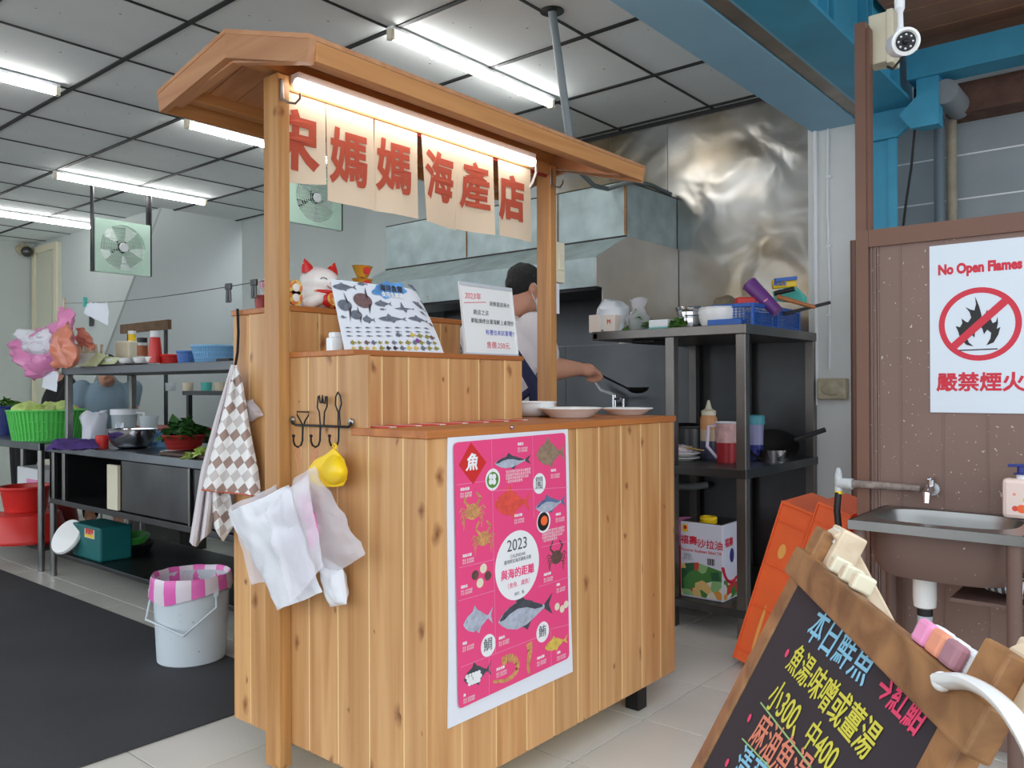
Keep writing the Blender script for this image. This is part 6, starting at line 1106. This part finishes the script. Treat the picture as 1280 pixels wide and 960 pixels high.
# ================================================================== SAFETY SIGN
SXp = 2.770; a = P(1161.5, 308, x=SXp); c = P(1162.5, 515.5, x=SXp); yc = P(1224, 405, x=SXp).y; wS = 2*(a.y-yc)
sg = thing('safety_sign', 'white no open flames sign with red prohibition circle', 'sign', (SXp, yc, c.z)); MB().box(SXp, 2.775, yc-wS/2, a.y, c.z, a.z).build('plate', pbr('sign_white', (216, 226, 236), .4), sg, bevel=.001)
pbr('sign_red', (206, 34, 58), .45); sx = lambda u, v, o=.0006: P(u, v, x=SXp-o); fx = SXp-.0006
p = sx(1225, 334); text('No Open Flames', .041, (fx, yc, p.z), -Y_, Z_, 'sign_red', sg, bold=.055, sx=.78); p = sx(1224, 479); text('嚴禁煙火', .0585, (fx, yc, p.z), -Y_, Z_, 'sign_red', sg, bold=.03)
cc_ = sx(1224, 405); r_ = (sx(1172, 405).y-sx(1276, 405).y)/2; n = 48; rg = MB()
rz_ = r_
for k in range(n):
    a0, a1 = 2*math.pi*k/n, 2*math.pi*(k+1)/n; rg.poly([cc_+Vector((0, math.cos(t)*r*q_, math.sin(t)*rz_*q_)) for t, q_, r in ((a0, 1, r_), (a1, 1, r_), (a1, .85, r_), (a0, .85, r_))])
rg.build('ring', 'sign_red', sg)
fl_ = [(1218.8, 370.6), (1224, 383), (1227, 394), (1226, 402), (1230, 396), (1234, 387), (1237, 396), (1241, 404), (1245, 402), (1247, 395.8), (1247.5, 404), (1246, 411), (1250.5, 408.7), (1248, 418), (1242, 428), (1233, 431.7), (1238, 423), (1239, 416), (1234, 412), (1230, 418), (1228, 411), (1221, 402), (1219, 414), (1218, 422), (1213, 416), (1208, 421), (1211, 428), (1217, 433), (1208, 431), (1200, 423), (1198, 415), (1194.7, 407.7), (1200, 409), (1203, 404), (1202, 398), (1207, 402), (1210, 403), (1214, 397), (1212, 390), (1206.7, 383.8), (1213, 387), (1218, 388), (1220, 380)]
MB().prism([sx(*q_) for q_ in fl_], (-.0004, 0, 0)).build('flame', 'black', sg); MB().bar(sx(1199, 438), sx(1247, 436), .0035, .001, X_).build('ground_line', 'print_dark', sg)
d0 = cc_+Vector((-.0008, r_*.70, -rz_*.66)); d1 = cc_+Vector((-.0008, -r_*.70, rz_*.66)); MB().bar(d0, d1, .022, .0008, X_).build('slash', 'sign_red', sg)

# ================================================================== HAND SINK
KX, KXb, KY, KYr, KZ = 2.39, 2.757, .762, .335, .72
sk = thing('hand_sink', 'small steel wash basin on brown legs before the brown panel', 'sink', ((KX+KXb)/2, (KY+KYr)/2, 0)); cx_, cy_ = (KX+KXb)/2+.01, (KY+KYr)/2
def sring(f, z, hx, hy, e=3.2, n=40): 
    out = []
    for k in range(n):
        a = 2*math.pi*k/n; ca, sa = math.cos(a), math.sin(a); out.append(Vector((cx_+math.copysign(abs(ca)**(2/e), ca)*hx*f, cy_+math.copysign(abs(sa)**(2/e), sa)*hy*f, z)))
    return out
def loft(rings, capend=True):
    mb = MB(); n = len(rings[0]); mb.v = [p for r in rings for p in r]
    for i in range(len(rings)-1):
        for k in range(n): mb.f.append((i*n+k, i*n+(k+1) % n, (i+1)*n+(k+1) % n, (i+1)*n+k))
    if capend: mb.f.append(tuple((len(rings)-1)*n+k for k in range(n)))
    return mb
hx, hy = (KXb-KX)/2-.045, (KY-KYr)/2-.03
loft([sring(1, KZ, hx, hy), sring(.97, KZ-.02, hx, hy), sring(.93, KZ-.10, hx, hy), sring(.82, KZ-.14, hx, hy), sring(.5, KZ-.15, hx, hy)]).build('basin', 'steel', sk, True)
n = 40; ou = [Vector((min(max(cx_-.01+(p.x-cx_)*3, KX), KXb), min(max(cy_+(p.y-cy_)*3, KYr), KY), KZ)) for p in sring(1, KZ, hx, hy)]
loft([ou, sring(1, KZ, hx, hy)], False).build('rim_top', 'steel', sk)
for x0, x1, y0, y1 in ((KX, KX+.004, KYr, KY), (KX+.004, KXb, KY-.004, KY), (KX+.004, KXb, KYr, KYr+.004)): MB().box(x0, x1, y0, y1, KZ-.026, KZ).build('rim_edge', 'steel', sk)
loft([sring(1.05, KZ-.02, hx, hy), sring(1.05, KZ-.09, hx, hy), sring(1.0, KZ-.13, hx, hy), sring(.86, KZ-.16, hx, hy)]).build('basin_shell', 'brown_sink', sk, True)
for x in (KX+.025, KXb-.03):
    for y in (KY-.025, KYr+.025): MB().tube([(x, y, 0), (x, y, KZ-.02)], .018, 12).build('leg', 'brown_sink', sk, True)
MB().box(KX+.02, KXb-.03, KY-.035, KY-.02, .2, .22).build('brace', 'brown_sink', sk); MB().box(KX+.02, KXb-.03, KYr+.02, KYr+.035, .2, .22).build('brace', 'brown_sink', sk)
dp = P(1156, 740, x=cx_); dz_ = KZ-.16
MB().lathe((cx_, dp.y, dz_-.012), [(.038, 0), (.04, .012)], 20, cap=True).build('drain_flange', 'white', sk, True); MB().lathe((cx_, dp.y, dz_-.105), [(.02, 0), (.03, .006), (.032, .03), (.032, .095)], 20, cap=True).build('trap', 'white_gloss', sk, True); MB().lathe((cx_, dp.y, dz_-.125), [(.021, 0), (.021, .022)], 16, cap=True).build('clamp', 'black', sk, True)
hs = [Vector((cx_, dp.y, dz_-.12)), Vector((cx_, dp.y, dz_-.15)), Vector((cx_, dp.y+.015, dz_-.19)), Vector((cx_, dp.y+.05, dz_-.23)), Vector((cx_, dp.y+.06, .1)), Vector((cx_, dp.y+.06, .0))]
pts = []
for i in range(len(hs)-1):
    for k in range(10): pts.append(hs[i].lerp(hs[i+1], k/10))
MB().tube(pts, [.019+.0018*(k % 2) for k in range(len(pts))], 12).build('drain_hose', pbr('hose_white', (196, 208, 214), .45), sk, True)
# wall tap over the sink
TXp = 2.745; p = P(1164, 612, x=TXp); tq = thing('sink_tap', 'chrome bib tap on a limescaled pipe above the sink', 'tap', p)
pl = P(1056, 607, x=TXp); MB().tube([Vector((TXp, pl.y, p.z+.002)), Vector((TXp, P(1120, 607, x=TXp).y, p.z+.001)), p+Vector((0, .03, 0))], [.013, .0115, .0105], 12).build('supply_pipe', pbr('limescale', (150, 138, 130), .8, var=.3, vs=40, bump=.5, bs=90), tq, True)
MB().tube([Vector((TXp, pl.y-.025, p.z)), Vector((TXp, pl.y+.02, p.z))], .018, 12).build('fitting', pbr('pale_fitting', (196, 202, 204), .6, var=.2, vs=40), tq, True); MB().tube([Vector((TXp, pl.y+.02, p.z-.025)), Vector((TXp, pl.y+.02, p.z+.03)), Vector((TXp, pl.y+.02, p.z+.05))], [.013, .012, .006], 10).build('stop_valve', 'pale_fitting', tq, True)
MB().tube([Vector((TXp, pl.y+.02, p.z-.02)), Vector((TXp-.01, pl.y+.022, p.z-.09)), Vector((TXp-.02, pl.y+.008, p.z-.2)), Vector((TXp-.02, pl.y-.01, .3)), Vector((TXp, pl.y-.01, 0))], .011, 10).build('rubber_hose', 'black', tq, True); MB().tube([Vector((TXp, pl.y+.02, p.z-.035)), Vector((TXp, pl.y+.02, p.z-.015))], .0125, 10).build('tape_band', 'yellow_plastic', tq)
MB().tube([p+X_*.025, p, p-X_*.035, p+Vector((-.055, 0, -.008)), p+Vector((-.06, 0, -.035))], [.011, .014, .013, .012, .010], 12).build('tap_body', 'chrome', tq, True); MB().tube([p+Z_*.01, p+Z_*.03], .010, 10).build('valve_stem', 'chrome', tq, True); MB().bar(p+Vector((-.028, 0, .034)), p+Vector((.02, 0, .034)), .014, .010).build('handle', 'chrome', tq, bevel=.003); MB().lathe(p+X_*.018, [(.02, 0), (.018, .008)], 16, (1, 0, 0), cap=True).build('wall_flange', 'pale_fitting', tq, True)
# soap dispenser
c = P(1263, 652, x=KXb-.045); c = Vector((KXb-.05, c.y-.028, KZ+.0005)); sd_ = thing('soap_dispenser', 'white fruit-print hand soap pump bottle on the sink rim', 'soap bottle', c); h_ = S(c, 50); w_ = S(c, 20)
MB().box(c.x-.022, c.x+.022, c.y-w_, c.y+w_, c.z, c.z+h_).build('body', pbr('soap_pink', (238, 214, 204), .3), sd_, bevel=.012); MB().lathe(c+Z_*h_, [(.012, 0), (.012, .012)], 14, cap=True).build('neck', 'white', sd_, True); MB().lathe(c+Z_*(h_+.012), [(.019, 0), (.019, .003), (.010, .004), (.010, .022)], 14, cap=True).build('collar', 'navy_plastic', sd_, True); MB().bar(c+Vector((0, -.008, h_+.038)), c+Vector((-.005, .032, h_+.036)), .012, .008).build('pump_spout', 'navy_plastic', sd_, bevel=.002)
for dy, dz2, r_, mt in ((-.004, .03, .012, 'orange_plastic'), (.012, .03, .008, 'fish_red'), (-.014, .055, .008, 'yellow_plastic'), (.014, .07, .004, 'salmon')): MB().lathe((c.x-.0222, c.y+dy, c.z+dz2), [(r_, 0), (.0005, .0004)], 14, (-1, 0, 0)).build('fruit_print', mt, sd_)
stripes('grey_stripes', (70, 78, 88), (206, 210, 214), 60, 1, .5, .9)
c = P(1250, 732, x=2.62); tag(pillow([(2.52, c.y+.06, c.z+.03), (2.7, c.y+.04, c.z+.02), (2.7, c.y-.13, c.z-.0), (2.52, c.y-.13, c.z-.01)], .02, .012, 12, 12, 12, 4).build('striped_rag', 'grey_stripes', smooth=True), 'grey and white striped rag under the sink', 'rag')
tag(MB().box(2.5, 2.72, KYr+.022, c.y+.1, c.z-.035, c.z-.025).build('rag_rail', 'brown_sink'), 'brown flat rail under the sink carrying the rag', 'rail')

# ================================================================== ORANGE CRATES
def crate(tl, bl, tr, x, dep, label):
    TL, BL, TR = P(*tl, x=x), P(*bl, x=x), P(*tr, x=x); lz_ = (TL-BL); wz = lz_.normalized().cross(X_); wz = wz if wz.y < 0 else -wz; W_ = abs((TR-TL).dot(wz)); Lh = lz_.length; u = lz_.normalized()
    lift = max(0, -(BL+wz*W_).z)+.001; BL = BL+Z_*lift; o = thing('plastic_crate', label, 'crate', (x+dep/2, BL.y, 0), 'orange crates by the sink'); f = lambda s, t, d=0.0: BL+u*Lh*s+wz*W_*t+X_*d; t_ = .005
    def slab(nm, s0, s1, a0, a1, d0, d1): MB().hexa([f(s0, a0, d0), f(s0, a1, d0), f(s0, a1, d1), f(s0, a0, d1), f(s1, a0, d0), f(s1, a1, d0), f(s1, a1, d1), f(s1, a0, d1)]).build(nm, 'orange_plastic', o, bevel=.002)
    e_ = t_/W_; k_ = t_/Lh
    slab('side_wall', 0, 1, 0, 1, 0, t_); slab('side_wall', 0, 1, 0, 1, dep-t_, dep); slab('end_wall', 1-k_, 1, 0, 1, t_, dep-t_); slab('end_wall', 0, k_, 0, 1, t_, dep-t_); slab('bottom', k_, 1-k_, 0, e_, t_, dep-t_)
    for s_ in (.07, .36, .62, .88): slab('rib', s_, s_+.008, .02, 1, -.006, 0)
    slab('rim', 0, 1, -.03, .03, -.008, 0); slab('rim', .985, 1, 0, 1, -.008, 0); slab('rim', 0, 1, .97, 1.03, -.010, 0)
    for s_, t2, hh, ww in ((.72, .45, .03, .12), (.24, .5, .10, .05), (.03, .5, .03, .06)): MB().poly([f(s_, t2)+u*hh*math.cos(q_)+wz*W_*ww*math.sin(q_)-X_*.0008 for q_ in [k*math.pi/6 for k in range(12)]]).build('paint_blot', pbr('blot', (246, 178, 92), .5), o)
crate((979, 626), (917, 822), (1017, 640), 3.02, .30, 'orange plastic crate on end, left of the leaning pair')
crate((1024, 627), (958, 822), (1064, 642), 3.0, .30, 'orange plastic crate on end, right of the leaning pair behind hose')

# ================================================================== CHALKBOARD A-FRAME
RZ = .86
Fa, Na = P(1004, 686, z=RZ), P(1254, 890, z=RZ); r = (Na-Fa).normalized(); nrm = Vector((-r.y, r.x, 0)); nrm = nrm if (nrm.dot(Vector((0, 1, 0))) > 0) else -nrm
def pix(p): q_ = p-Vector((0, 0, H)); k_ = q_.dot(FWD); return 640+FPX*q_.dot(RGT)/k_, 480+FPX*q_.dot(DWN)/k_
best = None
for i in range(600):
    th = .05+i*.0016; s = (nrm*math.sin(th)-Z_*math.cos(th)); prev = None
    for k in range(1, 60):
        u_, v_ = pix(Fa+r*.02+s*(.02*k))
        if prev and prev[1] <= 960 < v_:
            uu = prev[0]+(u_-prev[0])*(960-prev[1])/(v_-prev[1]); e_ = abs(uu-868)
            if best is None or e_ < best[0]: best = (e_, th)
        prev = (u_, v_)
th = best[1]; s = nrm*math.sin(th)-Z_*math.cos(th); fn = r.cross(s).normalized(); fn = fn if fn.z > 0 else -fn
Lr = (Na-Fa).length; Ls_ = RZ/math.cos(th)
ab = thing('chalkboard_sign', 'wooden A-frame chalkboard menu with coloured chalk writing', 'sandwich board', Vector(((Fa+Na).x/2, (Fa+Na).y/2, 0)))
SW = .042; x0 = .03; x1 = Lr-.075
bp_ = lambda a, b_, o=0: Fa+r*a+s*b_+fn*o       # along rail, down the board, off the face
MB().obox(bp_((x0+x1)/2, Ls_*.46, -.006), r, s, fn, (x1-x0)/2+.03, Ls_*.44, .004).build('board', 'board_black', ab)
MB().obox(bp_(Lr/2, SW*.5), r, s, fn, Lr/2, SW/2, .011).build('top_rail', 'frame_wood', ab, bevel=.003)
MB().obox(bp_((x0+x1)/2, Ls_*.90), r, s, fn, (x1-x0)/2, SW/2, .009).build('bottom_rail', 'frame_wood', ab, bevel=.003)
for a_ in (x0-.0, x1+.03): MB().obox(bp_(a_, Ls_/2-.02, -.008), r, s, fn, SW/2, Ls_/2+.02, .010).build('stile', 'frame_wood', ab, bevel=.003)
hz = Vector((-s.x, -s.y, s.z)); back = bp_(0, -.01, -.035)
for a_ in (x0, x1+.03):
    MB().obox(bp_(a_+.012, -.03, -.04)+hz*(Ls_/2-.01), r, hz, r.cross(hz), SW/2, Ls_/2+.02, .010).build('rear_leg', 'raw_wood', ab, bevel=.003)
    MB().obox(bp_(a_+.012, -.02, -.035), r, s, fn, SW*.62, .034, .018).build('hinge_block', 'raw_wood', ab, bevel=.003)
MB().obox(bp_(Lr/2, .0, -.055)+hz*(Ls_*.9), r, hz, r.cross(hz), Lr/2-.05, .02, .008).build('rear_rail', 'raw_wood', ab)
MB().obox(bp_(x0+.012, -.04, -.0165), r, s, fn, .014, .010, .0008).build('white_patch', 'white', ab)
pbr('chalk_blue', (140, 196, 222), .9); pbr('chalk_yellow', (214, 204, 74), .9); pbr('chalk_red', (230, 70, 108), .9); pbr('chalk_orange', (222, 132, 104), .9); pbr('chalk_green', (150, 186, 120), .9)
def bpx(u, v): q_ = raypl(u, v, Fa, fn); return q_+fn*(.0006-.002)
def ctext(body, u0, v0, u1, v1, mt, n_, shear=.1, bold=.012):
    """text running from pixel 0 to pixel 1 on the board plane"""
    a, c = bpx(u0, v0), bpx(u1, v1); xd = (c-a).normalized(); yd = fn.cross(xd).normalized(); yd = yd if yd.z > 0 else -yd
    text(body, (c-a).length/n_, (a+c)/2+fn*.0004, xd, yd, mt, ab, 'chalk_lettering', bold=bold, shear=shear, thick=.0004)
ctext('本日鮮魚', 1012, 778, 1088, 836, 'chalk_blue', 4, .25, .006); ctext('→紅魽', 1092, 848, 1158, 908, 'chalk_red', 3.4, .25, .016); ctext('魚湯:味噌或薑湯', 985, 818, 1092, 938, 'chalk_yellow', 7.6, .25, .010); ctext('小300、', 964, 868, 1004, 913, 'chalk_yellow', 3.1, .25, .010); ctext('中400', 1006, 913, 1040, 953, 'chalk_yellow', 2.5, .25, .010); ctext('麻油魚湯', 938, 905, 1008, 982, 'chalk_orange', 4.6, .25, .008); ctext('清蒸', 914, 950, 950, 990, 'chalk_blue', 2.4, .2, .006)
for (u0, v0, u1, v1, mt) in ((950, 878, 1012, 958, 'chalk_green'), (927, 923, 962, 960, 'chalk_green')): MB().tube([bpx(u0, v0), bpx((u0+u1)/2, (v0+v1)/2), bpx(u1, v1)], .0014, 4).build('chalk_line', mt, ab)
for u_, v_ in ((983, 816), (936, 897), (908, 953)): c = bpx(u_, v_); MB().poly([c+r*.006*math.cos(q_)+s*.006*math.sin(q_)+fn*.0005 for q_ in [k*math.pi/7 for k in range(14)]]).build('chalk_dot', 'chalk_red', ab)
# chalk erasers and white plastic hook on the top rail
rt = lambda a_, o=0: bp_(a_, -.0, .0)
er = Lr*.44
up_ = -s
for i, (u_, v_, mt, lb) in enumerate(((1046, 707, 'cream', 'cream block, farthest on the chalkboard rail'), (1058, 722, 'cream', 'cream block, middle of three on the chalkboard rail'), (1070, 735, 'cream', 'cream block, nearest of three cream ones on the rail'), (1162, 795, 'pink_soft', 'pink and white chalk eraser on the chalkboard rail'), (1180, 808, 'salmon', 'orange and white chalk eraser on the chalkboard rail'), (1198, 822, pbr('mauve', (168, 120, 130), .8) and 'mauve', 'mauve and white chalk eraser on the chalkboard rail'))):
    q_ = raypl(u_, v_, Fa, fn); a_ = (q_-Fa).dot(r); c = bp_(a_, -.012, 0); big = i > 2; sc_ = 1 if big else .62
    o = thing('chalk_eraser' if big else 'wooden_block', lb, 'eraser' if big else 'block', c-up_*.012, 'erasers on the rail' if big else 'blocks on the rail')
    if big:
        crumple(MB().obox(c+fn*.004, r, up_, fn, .0135, .0115, .006), .0, 1).build('felt', mt, o, bevel=.004); MB().obox(c-fn*.010, r, up_, fn, .0135, .0115, .008).build('back', 'white', o, bevel=.004)
    else: MB().obox(c-fn*.004, r, up_, fn, .0085, .0105, .012).build('block', 'cream', o, bevel=.003); MB().obox(c+fn*.0085, r, up_, fn, .006, .006, .0006).build('end_face', 'raw_wood', o)
q_ = raypl(1210, 820, Fa, fn); a_ = (q_-Fa).dot(r); c = bp_(a_, -.012, -.02); mk = thing('marker_pen', 'yellow and black marker behind the chalk erasers', 'marker', c); MB().tube([c-fn*.0, c+r*.03-fn*.004], .005, 10).build('barrel', 'yellow_plastic', mk, True); MB().tube([c+r*.03-fn*.004, c+r*.055-fn*.008], .0052, 10).build('cap', 'black', mk, True)
wh = thing('plastic_hook', 'white curved plastic hook strip looped over the near frame corner', 'hook', raypl(1180, 850, Fa, fn)); hpts = [raypl(u_, v_, Fa+fn*.02, fn) for u_, v_ in ((1177, 852), (1205, 852), (1233, 864), (1257, 884), (1278, 912), (1298, 948), (1312, 990))]
for i, (o1, o2) in enumerate(((.0, .004),)):
    mb = MB()
    cr = [hpts[0]*2-hpts[1]]+hpts+[hpts[-1]*2-hpts[-2]]; sm = []
    for j in range(1, len(cr)-2):
        for k in range(6):
            t = k/6; p0_, p1_, p2_, p3_ = cr[j-1:j+3]; sm.append(.5*(2*p1_+(p2_-p0_)*t+(2*p0_-5*p1_+4*p2_-p3_)*t*t+(3*p1_-p0_-3*p2_+p3_)*t**3))
    def strip(u, v):
        i = min(int(round(u*(len(sm)-1))), len(sm)-1); tg = (sm[min(i+1, len(sm)-1)]-sm[max(i-1, 0)]).normalized(); sd_2 = tg.cross(fn); a_ = v*2*math.pi
        return sm[i]+sd_2*.0055*math.cos(a_)+fn*.010*math.sin(a_)
    mb.grid(strip, len(sm)-1, 12).build('strip', 'white_gloss', wh, True)
MB().ell(hpts[0], .008).build('end_knob', 'white_gloss', wh, True)

# ================================================================== printed matter and small pieces sit under the part they belong to
def sub(th, part, *names, pick=0):
    ps = [c for c in th.children if c.name.split('.')[0] == part]
    if not ps: return
    p = ps[pick]
    for c in list(th.children):
        nm = c.name.split('.')[0]
        if c is not p and nm != part and (not names or nm in names): c.parent = p; c.location = W[c]-W[p]
sub(cal, 'sheet'); sub(fpz, 'sheet'); sub(wbz, 'board', 'lettering', 'underline'); sub(ab, 'board', 'chalk_lettering', 'chalk_line', 'chalk_dot')
sub(ot, 'body', 'lettering', 'picture_print', 'logo_print', 'barcode_print', 'swoosh_print', 'emblem_print'); sub(sg, 'plate'); sub(kz_, 'label_plate', 'lettering', 'label_stripe')
sub(ck_, 'face_mask', 'mask_loop'); sub(mt_, 'sliding_door', 'door_handle'); sub(sd_, 'body', 'fruit_print'); sub(sp_, 'packet', 'print_band', 'lettering'); sub(bcam, 'lens_plate', 'led', 'lens')
